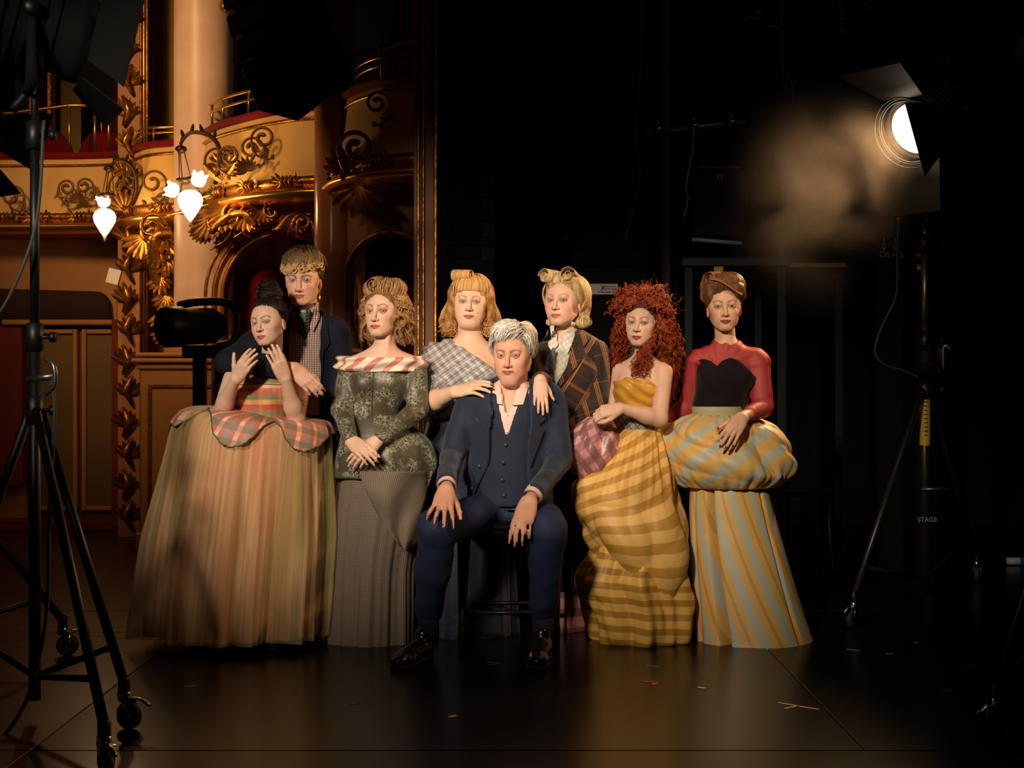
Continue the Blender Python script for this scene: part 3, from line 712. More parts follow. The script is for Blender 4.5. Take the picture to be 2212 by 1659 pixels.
for r_ in range(72):
    for c_ in range(3):
        X = P(945, 0, 7.6)[0] - .075 * (r_ % 2) + .155 * c_ + .08
        if X > P(1062, 0, 7.6)[0] - .02: continue
        o = b0 if first else bpy.data.objects.new('brick', random.choice(brick_meshes))
        if not first: COL.objects.link(o); o.parent = wc_
        first = False; o.location = (X, 7.635 + random.uniform(-.006, .005), .05 + r_ * .067); o.rotation_euler = (0, random.uniform(-.012, .012), random.uniform(-.02, .02))
# ------------------------------------------------------------------ auditorium
def plan(pts, n=60): return smooth_path([[P(a, 0, d)[0], d, 0] for a, d in pts], n)
def sweep(pl, prof, out=1):
    T = np.gradient(pl, axis=0); nrm = np.stack([T[:, 1], -T[:, 0], 0 * T[:, 0]], -1); nrm /= np.linalg.norm(nrm, axis=1)[:, None]; prof = np.asarray(prof, float)
    V = pl[:, None] + nrm[:, None] * prof[None, :, :1] * out; V[..., 2] = prof[None, :, 1]; return V.reshape(-1, 3), grid_faces(len(pl), len(prof))[:, ::-1]
def spiral(n=40, r0=1.0, r1=.12, turns=1.6): t = np.linspace(0, 1, n); a = t * turns * 2 * pi; r = r0 + (r1 - r0) * t; return np.stack([r * np.cos(a), r * np.sin(a)], -1)
def on(c, a, b, q): return np.asarray(c) + q[:, :1] * np.asarray(a) + q[:, 1:2] * np.asarray(b)
def leaf(mb, root, dirv, nrm, L, w, curl=.5):
    dirv = np.asarray(dirv, float); dirv /= np.linalg.norm(dirv); nrm = np.asarray(nrm, float); side = np.cross(dirv, nrm); t = np.linspace(0, 1, 9); u = np.linspace(-1, 1, 5)
    c = np.asarray(root) + L * (t[:, None] * dirv + (curl * t[:, None] ** 2 * .35) * nrm); wd = w * np.sin(pi * (t * .9 + .08)) ** .7
    V = c[:, None] + (wd[:, None] * u[None])[..., None] * side + (-(np.abs(u) ** 2)[None] * wd[:, None] * .35 + .015 * L * np.cos(u * 8)[None])[..., None] * nrm
    mb.add(V.reshape(-1, 3), grid_faces(9, 5)); mb.add((V - nrm * .012 * L).reshape(-1, 3), grid_faces(9, 5)[:, ::-1])
def scroll(mb, c, a, b, size, r=.022, flip=1, leaves=5, n=(0, -1, 0)):
    """acanthus scroll: C-curve ending in a volute, leaves along it. a, b: in-plane axes"""
    a = np.asarray(a, float) * flip; b = np.asarray(b, float); n = np.asarray(n, float); q = spiral(46, 1, .18, 1.45) * size; pts = on(c, a, b, q) + n * np.linspace(.01, .04, 46)[:, None]; mb.tube(pts, np.linspace(r * .55, r, 46), 7)
    tail = smooth_path([q[0], q[0] + size * np.array([.15, -.7]), q[0] + size * np.array([-.35, -1.4]), q[0] + size * np.array([-1.0, -1.8])], 22); mb.tube(on(c, a, b, tail) + n * .01, np.linspace(r * .8, r * .25, 22), 7)
    for i in range(leaves):
        k = int(2 + i * 4); dr = tail[min(k + 1, 21)] - tail[k]; ang = .9 * (1 if i % 2 else -1); dr = np.array([dr[0] * math.cos(ang) - dr[1] * math.sin(ang), dr[0] * math.sin(ang) + dr[1] * math.cos(ang)]); leaf(mb, on(c, a, b, tail[k:k + 1])[0] + n * .01, dr[0] * a + dr[1] * b, n, size * (.75 - .08 * i), size * .16)
def acanthus(mb, c, a, b, size, n=(0, -1, 0), k=7, fan=2.2):
    for i in range(k):
        an = (i / (k - 1) - .5) * fan; leaf(mb, np.asarray(c), math.sin(an) * np.asarray(a) + math.cos(an) * np.asarray(b), np.asarray(n, float), size * (1 - .25 * abs(an) / fan), size * .17, curl=1.1)
SOLIDIFY = []
def balcony(name, label, pl, ornaments, dark=False):
    c = pl[len(pl) // 2]; t = thing(name, label, 'balcony', (c[0], c[1], 0), kind='structure'); m_p = M_CREAM
    th = np.linspace(0, 2 * pi, 13); V, Fq = sweep(pl, np.stack([.0 + .032 * np.cos(th), 2.875 + .026 * np.sin(th)], -1)); mk('velvet_rail', V, Fq, M_VELVET, t)
    V, Fq = sweep(pl, [(-.03, 2.86), (.0, 2.86), (.012, 2.82), (.004, 2.79), (.012, 2.70), (.030, 2.58), (.056, 2.47), (.070, 2.44), (.070, 2.42)]); mk('parapet', V, Fq, m_p, t)
    V, Fq = sweep(pl, [(.01, 2.812), (.022, 2.806), (.022, 2.796), (.008, 2.79)]); mk('upper_moulding', V, Fq, M_GOLD, t)
    V, Fq = sweep(pl, [(.065, 2.435), (.09, 2.43), (.105, 2.405), (.095, 2.375), (.078, 2.362)]); mk('torus_moulding', V, Fq, M_GOLD, t)
    V, Fq = sweep(pl, [(.078, 2.362), (.120, 2.352), (.138, 2.335), (.138, 2.318), (.110, 2.300), (.075, 2.285), (.0, 2.28)]); mk('cornice', V, Fq, M_GILT, t)
    V, Fq = sweep(pl, [(.0, 2.28), (-.9, 2.27)]); mk('soffit', V, Fq, M_OCHRE, t)
    V, Fq = sweep(pl, [(-.03, 2.86), (-.06, 2.5), (-.9, 2.45)]); mk('inner_lining', V, Fq, M_RED, t)
    # carved knots spaced along the torus moulding
    L = np.concatenate([[0], np.cumsum(np.linalg.norm(np.diff(pl, axis=0), axis=1))])
    for s in np.arange(.12, L[-1], .34):
        i = int(np.searchsorted(L, s)); i = min(i, len(pl) - 2); T = pl[i + 1] - pl[i]; T /= np.linalg.norm(T); n = np.array([T[1], -T[0], 0]); q = pl[i] + n * .098; q[2] = 2.402
        b = MB()
        for k in (-1, 0, 1): b.tube([q + T * (k * .028) + [0, 0, .032], q + T * (k * .034) + n * .022, q + T * (k * .028) - [0, 0, .032]], [.010, .013, .010], 7)
        acanthus(b, q + T * .05, [0, 0, 1.0], T, .07, n, 5); acanthus(b, q - T * .05, [0, 0, 1.0], -T, .07, n, 5); b.build('carved_knot', M_GOLD, t)
    for f in ornaments: f(t)
    return t
def orn(kind, px, py, d, size, flip=1, lean=0.0, r=.02):
    def f(t):
        b = MB(); c = P(px, py, d); r_ = r * .72; a = np.array([math.cos(lean), 0, math.sin(lean)]); u = np.array([-math.sin(lean), 0, math.cos(lean)])
        if kind == 'scroll': scroll(b, c, a, u, size * .9, r_, flip)
        elif kind == 'fan': acanthus(b, c, a * flip, u, size)
        elif kind == 'cart':   # heart-shaped cartouche of two scrolls with a shell
            scroll(b, c + a * size * .5, a, u, size * .5, r_, 1); scroll(b, c - a * size * .5, a, u, size * .5, r_, -1); acanthus(b, c - u * size * .8, a, u, size * .6, k=9, fan=3.2)
        b.build('carved_' + {'scroll': 'scroll', 'fan': 'acanthus', 'cart': 'cartouche'}[kind], M_GOLD if kind == 'fan' else M_PAINTGOLD, t)
    return f
pl1 = plan([(-420, 10.62), (-200, 10.6), (120, 10.58), (255, 10.5), (285, 10.35), (320, 10.1), (385, 9.98), (440, 9.95)], 90)
balcony('balcony', 'long cream and gold box front with red velvet rail at far left', pl1, [orn('scroll', 28, 425, 10.45, .10, 1, -.2), orn('cart', 165, 405, 10.42, .13, 1, .1), orn('scroll', 268, 402, 10.25, .12, -1, 0), orn('scroll', 332, 395, 9.9, .11, 1, -.5), orn('fan', 268, 455, 10.2, .16, 1, .2), orn('scroll', 290, 372, 10.15, .09, -1, .3)])
pl2 = plan([(400, 9.85), (440, 9.62), (470, 9.35), (520, 9.1), (580, 8.88), (650, 8.72), (720, 8.66), (760, 8.66)], 70)
balcony('balcony', 'curved cream box front with gilt cartouche between the two columns', pl2, [orn('cart', 520, 330, 8.85, .15, 1, .35, .02), orn('fan', 480, 392, 9.1, .18, 1, -.3), orn('fan', 486, 362, 9.05, .12, 1, .3), orn('scroll', 570, 300, 8.72, .09, -1, .5), orn('scroll', 468, 350, 9.15, .10, 1, 1.2)])
pl3 = plan([(735, 8.62), (755, 8.3), (785, 8.1), (830, 7.92), (880, 7.84), (930, 7.8)], 50)
balcony('balcony', 'shadowed cream box front right of the brown column', pl3, [orn('scroll', 815, 225, 7.75, .08, 1, -.2), orn('scroll', 770, 320, 7.95, .12, -1, .6, .03), orn('fan', 752, 372, 8.1, .16, -1, .3), orn('fan', 775, 400, 8.0, .2, 1, 3.0)])
def column(name, label, px, d, r, z0, m, ped=None):
    c = P(px, 0, d); t = thing(name, label, 'column', (c[0], d, 0), kind='structure'); b = MB(); b.lathe([(r, z0), (r, 7.0)], (c[0], d, 0), n=48); b.build('shaft', m, t)
    b = MB(); b.lathe([(r * 1.3, z0 - .12), (r * 1.32, z0 - .09), (r * 1.16, z0 - .06), (r * 1.20, z0 - .03), (r * 1.08, z0), (r * .98, z0 + .02)], (c[0], d, 0), n=48); b.build('base', M_OCHRE, t)
    if ped:
        w, dp = ped; b = MB(); b.box((c[0], d, (z0 - .15) / 2), (2 * w, 2 * dp, z0 - .15), bev=.006); pd = b.build('pedestal', M_OCHRE, t, smooth=False)
        for (z, e, h) in ((z0 - .13, .03, .03), (z0 - .17, .05, .03), (z0 - .21, .02, .04), (.06, .03, .12)): b = MB(); b.box((c[0], d, z), (2 * w + 2 * e, 2 * dp + 2 * e, h), bev=.008); b.build('pedestal_moulding', M_OCHRE, pd, smooth=False)
        zc, hh = (z0 - .3) / 2 + .08, (z0 - .55) / 2
        for sx in (-1, 1): b = MB(); b.box((c[0] + sx * (w - .07), d - dp - .004, zc), (.025, .02, 2 * hh), bev=.005); b.build('panel_frame', M_GOLD, pd, smooth=False)
        for sz in (-1, 1): b = MB(); b.box((c[0], d - dp - .004, zc + sz * hh), (2 * w - .115, .02, .025), bev=.005); b.build('panel_frame', M_GOLD, pd, smooth=False)
    return t
column('column', 'pale pink marble column behind the dark-haired woman', 440, 9.78, .205, 1.47, M_MARBLE, ped=(.38, .26)); column('column', 'brown marble column between two curved boxes', 722, 8.52, .122, 1.47, M_BROWNMARBLE, ped=(.17, .17))
# herm of carved leaves beside the pale column
t = thing('carved_bracket', 'gilt carved leaf bracket beside the pale marble column', 'carving', (P(352, 0, 9.9)[0], 9.9, 0), kind='structure'); b = MB()
for i, (px, py, sz, ln) in enumerate(((352, 500, .16, 3.14), (340, 540, .13, 3.3), (362, 560, .13, 2.9), (346, 600, .12, 3.2), (360, 640, .12, 3.0), (345, 680, .11, 3.3), (356, 715, .11, 3.0))): acanthus(b, P(px, py, 9.75), [math.cos(ln), 0, math.sin(ln)], [-math.sin(ln), 0, math.cos(ln)], sz)
b.tube(smooth_path([P(372, 505, 9.78), P(335, 520, 9.75), P(340, 620, 9.78), P(355, 700, 9.78), P(340, 740, 9.8)], 30), np.linspace(.06, .03, 30), 10); scroll(b, P(330, 490, 9.75), [1, 0, 0], [0, 0, 1], .10, .02); b.build('leaves', M_GOLD, t)
# gilt pilaster with leaf ornament and fluted ribs
t = thing('pilaster', 'gilt pilaster strip of carved leaves left of the pale column', 'pilaster', (P(278, 0, 10.3)[0], 10.3, 0), kind='structure')
panelbox('backing', (P(254, 0, 10.3)[0], 10.3, 0), (P(302, 0, 10.3)[0], 10.45, 7), M_OCHRE, t, bev=.004)
for i in range(17):
    z = .14 + i * .23; b = MB(); c = np.array([P(277, 0, 10.28)[0] + .015 * (-1) ** i, 10.28, z]); acanthus(b, c, [1, 0, 0], [0, 0, 1.0], .13, k=7, fan=2.2); b.tube([c + [.02 * (-1) ** i, -.01, -.08], c + [-.03 * (-1) ** i, -.04, .03], c + [.02 * (-1) ** i, -.02, .14]], [.012, .030, .012], 8); b.build('leaf_ornament', M_GOLD, t)
for px in (304, 311, 318): b = MB(); X = P(px, 0, 10.32)[0]; b.tube([(X, 10.32, 0), (X, 10.32, 7)], .011, 8); b.build('rib', M_GILT if px == 311 else M_GOLD, t)
# walls below the boxes
def polywall(name, pts, z0, z1, m, parent=None):
    V = []; 
    for a, d in pts: X = P(a, 0, d)[0]; V += [[X, d, z0], [X, d, z1]]
    n = len(pts); Fq = np.array([[2 * i, 2 * i + 2, 2 * i + 3, 2 * i + 1] for i in range(n - 1)]); o = mk(name, V, Fq, m, parent, smooth=False); md = o.modifiers.new('thickness', 'SOLIDIFY'); md.thickness = .06; return o
struct(polywall('wall_boxes', [(-600, 10.9), (250, 10.9), (380, 10.45)], 0, 2.3, M_OCHRE)); struct(polywall('wall_upper', [(302, 10.9), (380, 10.6)], 2.3, 7, mat('olive_gold_wall', lin((150, 112, 46)), .6)))
struct(polywall('wall_niche', [(360, 10.4), (560, 10.4), (930, 9.4)], 0, 2.3, mat('dark_red_wall', lin((70, 14, 12)), .85)))
def arch_wall(name, c, d, r, w0, w1, z1, m, ring=None):
    th = np.linspace(0, pi, 33); A = np.stack([c[0] - r * np.cos(th), c[2] + r * np.sin(th)], -1); A = np.vstack([[A[0, 0], 0], A, [A[-1, 0], 0]])
    O = np.array([[w0 if x < c[0] else w1, z] if (z < c[2] + .01) else [np.clip(c[0] + (x - c[0]) * 3, w0, w1), z1] for x, z in A]); V = np.concatenate([np.stack([A[:, 0], 0 * A[:, 0] + d, A[:, 1]], -1), np.stack([O[:, 0], 0 * O[:, 0] + d, O[:, 1]], -1)])
    n = len(A); Fq = np.array([[i, n + i, n + i + 1, i + 1] for i in range(n - 1)]); o = mk(name, V, Fq, m, None, smooth=False); md = o.modifiers.new('thickness', 'SOLIDIFY'); md.thickness = .12; md.offset = 0
    for k, (rr, tr, mm) in enumerate(ring or []):
        b = MB(); pts = [(c[0] - rr, d - .06, 0)] + [(c[0] - rr * math.cos(q), d - .06, c[2] + rr * math.sin(q)) for q in np.linspace(0, pi, 30)] + [(c[0] + rr, d - .06, 0)]; b.tube(pts, tr, 8); b.build('arch_moulding', mm, o)
    return struct(o)
ca = P(618, 640, 9.35); arch_wall('wall_arch', ca, 9.35, .40, P(470, 0, 9.35)[0], P(790, 0, 9.35)[0], 2.28, M_OCHRE, [(.415, .016, M_GILT), (.47, .020, M_GOLD), (.53, .012, M_GOLD)])
cb = P(845, 600, 8.5); arch_wall('wall_arch_side', cb, 8.5, .26, P(745, 0, 8.5)[0], P(935, 0, 8.5)[0], 2.28, M_OCHRE, [(.275, .014, M_GOLD)])
t = thing('carved_frieze', 'gilt acanthus carving under the curved box', 'carving', (P(540, 0, 9.0)[0], 9.0, 0), kind='structure')
for (px, py, d, sz, fl, ln) in ((455, 470, 9.2, .20, 1, 3.0), (490, 452, 9.05, .20, 1, 2.6), (530, 455, 8.98, .19, -1, 3.4), (575, 445, 8.9, .16, 1, 2.2), (640, 470, 8.85, .14, -1, 3.5), (440, 492, 9.25, .15, 1, 3.3)): b = MB(); acanthus(b, P(px, py, d), [math.cos(ln), 0, math.sin(ln)], [-math.sin(ln), 0, math.cos(ln)], sz * .78, k=11, fan=2.8); scroll(b, P(px + 14, py + 12, d), [1, 0, 0], [0, 0, 1], sz * .42, .018, fl, 3); b.build('acanthus', M_GOLD, t)
b = MB(); b.tube(smooth_path([P(455, 500, 9.05), P(490, 470, 9.0), P(530, 462, 8.95), P(555, 490, 8.95)], 20), .026, 8); b.tube(smooth_path([P(600, 500, 8.9), P(630, 465, 8.88), P(670, 475, 8.85), P(690, 530, 8.85)], 20), .026, 8); b.build('scroll_band', M_GOLD, t)
t = thing('carved_frieze', 'dim gilt leaf carving under the small curved ceiling left of the pale column', 'carving', (P(330, 0, 10.1)[0], 10.1, 0), kind='structure'); b = MB(); scroll(b, P(330, 505, 9.95), [1, 0, 0], [0, 0, 1], .10, .022, 1, 4); acanthus(b, P(310, 512, 10.0), [-1, 0, 0], [0, 0, -1], .17, k=9, fan=2.8); acanthus(b, P(355, 520, 9.9), [-1, 0, 0], [0, 0, -1], .15, k=7); b.build('acanthus', M_GOLD, t)
# red armchair glimpsed in the arch
t = thing('armchair', 'red velvet armchair glimpsed inside the arch', 'armchair', (P(585, 0, 9.95)[0], 9.95, 0)); c = P(585, 0, 9.95); S = Solid(); S.ell((c[0], 10.02, 1.62), (.24, .08, .36), k=.05); S.cap((c[0] - .22, 10.0, 1.35), (c[0] - .22, 9.8, 1.35), .06, k=.05); S.cap((c[0] + .22, 10.0, 1.35), (c[0] + .22, 9.8, 1.35), .06, k=.05); cloth('backrest', S, M_VELVET, t, h=.02); b = MB(); b.box((c[0], 9.95, 1.15), (.5, .42, .14), bev=.04); b.build('seat', M_VELVET, t)
for sx in (-.2, .2):
    for sy in (-.16, .16): b = MB(); b.tube([(c[0] + sx, 9.95 + sy, 0), (c[0] + sx, 9.95 + sy, 1.08)], .022, 8); b.build('leg', M_GOLD, t)
# far-left wall: opening's darkness painted as a dark solid, door leaves, hood, paper card
dk = mat('recess_dark_paint', lin((44, 20, 10)), .9); S = Solid(); a, b_ = P(-150, 628, 10.86), P(240, 690, 10.86); S.cap((a[0], 10.86, b_[2] + .12), (b_[0] - .12, 10.86, b_[2] + .10), .135, .12, k=.01); S.cap((a[0], 10.86, b_[2] + .02), (b_[0] - .03, 10.86, b_[2] + .02), .03, k=.06); t = thing('curved_hood', 'dark solid painting in the rounded recess above the panelled doors', 'recess', (P(60, 0, 10.86)[0], 10.86, 0), kind='structure'); cloth('recess', S, dk, t, h=.015); t.children[0].scale = (1, .5, 1)
dr = struct(thing('door_1', 'pair of brown panelled doors with gilt frames', 'door', (P(165, 0, 10.84)[0], 10.84, 0))); panelbox('door_leaf', (P(72, 0, 10.84)[0], 10.82, .05), (P(253, 0, 10.84)[0], 10.88, pz(702, 10.84)), mat('door_brown', lin((96, 52, 22)), .5, var=(3, .5, lin((70, 38, 16)))), dr)
mo = mat('door_panel_olive', lin((112, 82, 36)), .45, var=(2, .5, lin((84, 58, 26))))
for (a, b_) in ((86, 158), (188, 242)):
    x0, x1 = P(a, 0, 10.8)[0], P(b_, 0, 10.8)[0]; z0, z1 = pz(1092, 10.8), pz(722, 10.8); panelbox('panel', (x0, 10.80, z0), (x1, 10.83, z1), mo, dr)
    for X in (x0 - .02, x1 + .02): panelbox('frame_stile', (X - .018, 10.775, z0 - .04), (X + .018, 10.83, z1 + .04), M_OCHRE, dr, bev=.006)
    for Z in (z0 - .02, z1 + .02): panelbox('frame_rail', (x0, 10.777, Z - .018), (x1, 10.83, Z + .018), M_OCHRE, dr, bev=.006)
panelbox('red_jamb', (P(241, 0, 10.7)[0], 10.70, .05), (P(254, 0, 10.7)[0], 10.84, pz(690, 10.7)), M_RED, dr); panelbox('lintel', (P(0, 0, 10.7)[0], 10.72, pz(702, 10.7)), (P(254, 0, 10.7)[0], 10.84, pz(690, 10.7)), M_OCHRE, dr, bev=.01); panelbox('plinth', (P(-300, 0, 10.8)[0], 10.72, 0), (P(322, 0, 10.6)[0], 10.9, .09), M_RED, dr, bev=.01); panelbox('red_panel', (P(-200, 0, 10.8)[0], 10.76, .35), (P(50, 0, 10.8)[0], 10.88, pz(705, 10.8)), M_RED, dr, bev=.01)
o = panelbox('paper_card', (-.045, -.004, -.055), (.045, .004, .055), M_WHITE); o.location = P(245, 597, 10.28); o.rotation_euler = (0, .25, .1); tag(o, 'small white paper card pinned beside the gilt pilaster', 'card')
# upper boxes: red wall, brass rails, gilt posts, seats
t = thing('brass_rail', 'brass guard rail above the far-left box front', 'rail', (P(80, 0, 10.75)[0], 10.75, 2.9)); z = 3.29
for i, px in enumerate((-60, 150, 205, 235)): b = MB(); X = P(px, 0, 10.72)[0]; b.tube([(X, 10.72, 2.9), (X, 10.72, z)], .012, 8); b.build('post', M_GILT, t)
b = MB(); b.tube([(P(-200, 0, 10.72)[0], 10.72, z - .12), (P(20, 0, 10.72)[0], 10.72, z - .06), (P(150, 0, 10.72)[0], 10.72, z), (P(240, 0, 10.72)[0], 10.72, z)], .014, 8); b.build('handrail', M_GILT, t)
def rail(label, pts, z0, zs, posts):
    t = thing('brass_rail', label, 'rail', (*(np.mean(pts, 0)[:2]), z0)); 
    for z in zs: b = MB(); q = np.array(pts); q[:, 2] = z; b.tube(smooth_path(q, 24), .010, 8); b.build('handrail', M_GILT, t)
    for i in posts: b = MB(); q = smooth_path(pts, 24)[i]; b.tube([(q[0], q[1], z0), (q[0], q[1], zs[0])], .009, 8); b.build('post', M_GILT, t)
rail('short brass rail between pilaster and pale column', [P(300, 0, 10.2), P(330, 0, 10.08), P(385, 0, 10.05)], 2.9, (3.0, 2.96), (2, 12)); rail('curved brass rail over the middle box front', [P(455, 0, 9.55), P(480, 0, 9.35), P(540, 0, 9.1), P(600, 0, 8.95)], 2.9, (3.06, 3.0), (1, 8, 15, 22)); rail('brass rail in the shadowed box right of the brown column', [P(770, 0, 8.3), P(785, 0, 8.15), P(820, 0, 8.0), P(895, 0, 7.9)], 2.9, (3.02, 2.97), (2, 8, 20))
for i, (px0, px1, m) in enumerate(((60, 70, M_GOLD), (100, 112, M_GOLD), (216, 222, M_GILT))): struct(panelbox('trim_%d' % (i + 2), (P(px0, 0, 11.6)[0], 11.6, 2.3), (P(px1, 0, 11.6)[0], 11.68, 7), m, bev=.01))
struct(polywall('wall_box_back', [(110, 11.8), (175, 11.8)], 2.3, 7, mat('olive_gold_wall', (.2, .15, .05)))); struct(polywall('wall_box_curtain', [(335, 10.85), (400, 10.7)], 2.3, 7, M_RED)); struct(polywall('wall_box_gilt', [(470, 10.2), (500, 10.15), (512, 10.15)], 2.3, 7, M_GOLD)); struct(polywall('wall_box_dark', [(500, 10.3), (700, 9.9)], 2.3, 7, mat('dark_olive_wall', lin((60, 46, 20)), .7))); struct(polywall('wall_box_shade', [(690, 9.7), (935, 9.0)], 2.3, 7, M_BLACKWALL))
def seat(px, d, label):
    c = P(px, 0, d); t = thing('theatre_seat', label, 'seat', (c[0], d, 2.46), group='red seats in the far-left box'); S = Solid(); S.ell((c[0], d, 2.92), (.20, .06, .26), k=.03); S.half((0, 0, 2.55), (0, 0, -1)); cloth('backrest', S, M_VELVET, t, h=.016); b = MB(); b.box((c[0], d - .18, 2.60), (.40, .34, .10), bev=.03); b.build('cushion', M_VELVET, t); b = MB(); b.box((c[0], d - .16, 2.505), (.34, .28, .09)); b.build('base', M_BLACKM, t)
for px, s_ in ((-5, 'leftmost'), (108, 'middle'), (221, 'rightmost')): seat(px, 11.15, '%s red velvet seat behind the far-left box rail' % s_)
b = MB(); b.lathe([(0, 0), (.03, .0), (.045, .02), (.03, .035), (.0, .04)], P(487, 15, 9.6), (0, -1, 0), 18); tag(b.build('gilt_boss', M_GILT), 'small round gilt boss right of the pale column top', 'boss', kind='structure')
# wall lamps
M_GLOBE = mat('lit_globe', (.9, .8, .65), .4, emit=((1.0, .82, .60), 1.9)); M_FLOWER = mat('lit_flower_glass', (.9, .85, .8), .4, emit=((1.0, .90, .82), 2.6)); M_IRON = mat('bronze_iron', lin((70, 46, 22)), .45, metal=.7)
def globe(t, c, r):
    b = MB(); b.lathe([(0, .70 * r), (.45 * r, .66 * r), (.8 * r, .42 * r), (.98 * r, 0), (.9 * r, -.45 * r), (.62 * r, -.95 * r), (.3 * r, -1.45 * r), (.1 * r, -1.72 * r)], c, n=28); o = b.build('globe', M_GLOBE, t)
    b = MB(); b.lathe([(.1 * r, -1.70 * r), (.2 * r, -1.78 * r), (.12 * r, -1.9 * r), (.16 * r, -2.0 * r), (0, -2.2 * r)], c, n=16); b.build('finial', M_GILT, o)
def flower(t, c, r, axis):
    th = np.linspace(0, 2 * pi, 40, endpoint=False); pr = [(.25, -.8), (.75, -.5), (.95, 0), (.85, .5), (1.0, .75)]; R = frame(axis); V = []
    for k, (rr, z) in enumerate(pr): w_ = 1 + .12 * (k / 4) * np.cos(6 * th); V.append(np.stack([rr * w_ * np.cos(th), rr * w_ * np.sin(th), z + .18 * (k == 4) * np.cos(6 * th)], -1))
    mk('flower_shade', (np.concatenate(V) * r) @ R.T + np.asarray(c), grid_faces(5, 40, True), M_FLOWER, t); b = MB(); b.lathe([(.0, -1.1 * r), (.28 * r, -1.0 * r), (.3 * r, -.75 * r)], c, axis, 16); b.build('lamp_holder', M_IRON, t)
def wall_lamp(label, arm_px, hub, flowers, gl, d):
    t = thing('wall_lamp', label, 'lamp', (P(*hub, d)[0], d, P(*hub, d)[2])); pts = smooth_path([P(a, b_, dd) for a, b_, dd in arm_px], 40); b = MB(); b.tube(pts, np.linspace(.018, .010, 40), 8)
    for i in range(4, 38, 5): leaf(b, pts[i], np.array([.3 * (-1) ** i, 0, 1.0]), (0, -1, 0), .06, .012)
    b.build('arm', M_IRON, t); h = P(*hub, d); e = pts[-1]; b = MB(); b.lathe([(0, .02), (.03, .01), (.04, -.01), (.02, -.03), (0, -.035)], e, n=14); b.build('arm_knob', M_IRON, t); b = MB(); b.lathe([(0, .015), (.05, .005), (.055, -.01), (.02, -.03), (0, -.03)], h, n=18); b.build('hub', M_IRON, t)
    for a in (0, 2.1, 4.2): b = MB(); b.tube([e + [.02 * math.cos(a), .02 * math.sin(a), -.02], h + [.045 * math.cos(a), .045 * math.sin(a), .005]], .0035, 6); b.build('chain', M_IRON, t)
    for (px, py, r, ax) in flowers:
        c = P(px, py, d); flower(t, c, r, ax); b = MB(); k = c - np.array(ax) * r * 1.0; b.tube(smooth_path([h, (h + k) / 2 + [0, 0, .04], k], 12), .006, 6); b.build('branch', M_IRON, t)
    globe(t, P(*gl, d), .083); q = point('wall_lamp_light', P(gl[0], gl[1] + 4, d - .13), 8, (1.0, .62, .28), .07)
wall_lamp('wall lamp with one flower shade and pear globe on the far-left box', [(285, 455, 10.15), (295, 400, 10.05), (285, 360, 9.95), (255, 345, 9.9), (236, 362, 9.9)], (232, 420), [(225, 436, .050, (-.2, -.5, .85))], (226, 468), 9.9)
wall_lamp('wall lamp with two flower shades hanging beside the pale column', [(465, 395, 9.15), (475, 330, 8.98), (455, 295, 8.95), (415, 286, 8.95), (393, 305, 8.95), (391, 320, 8.95)], (398, 388), [(373, 411, .052, (-.85, -.4, .3)), (429, 390, .052, (.35, -.5, .8))], (411, 430), 8.95)
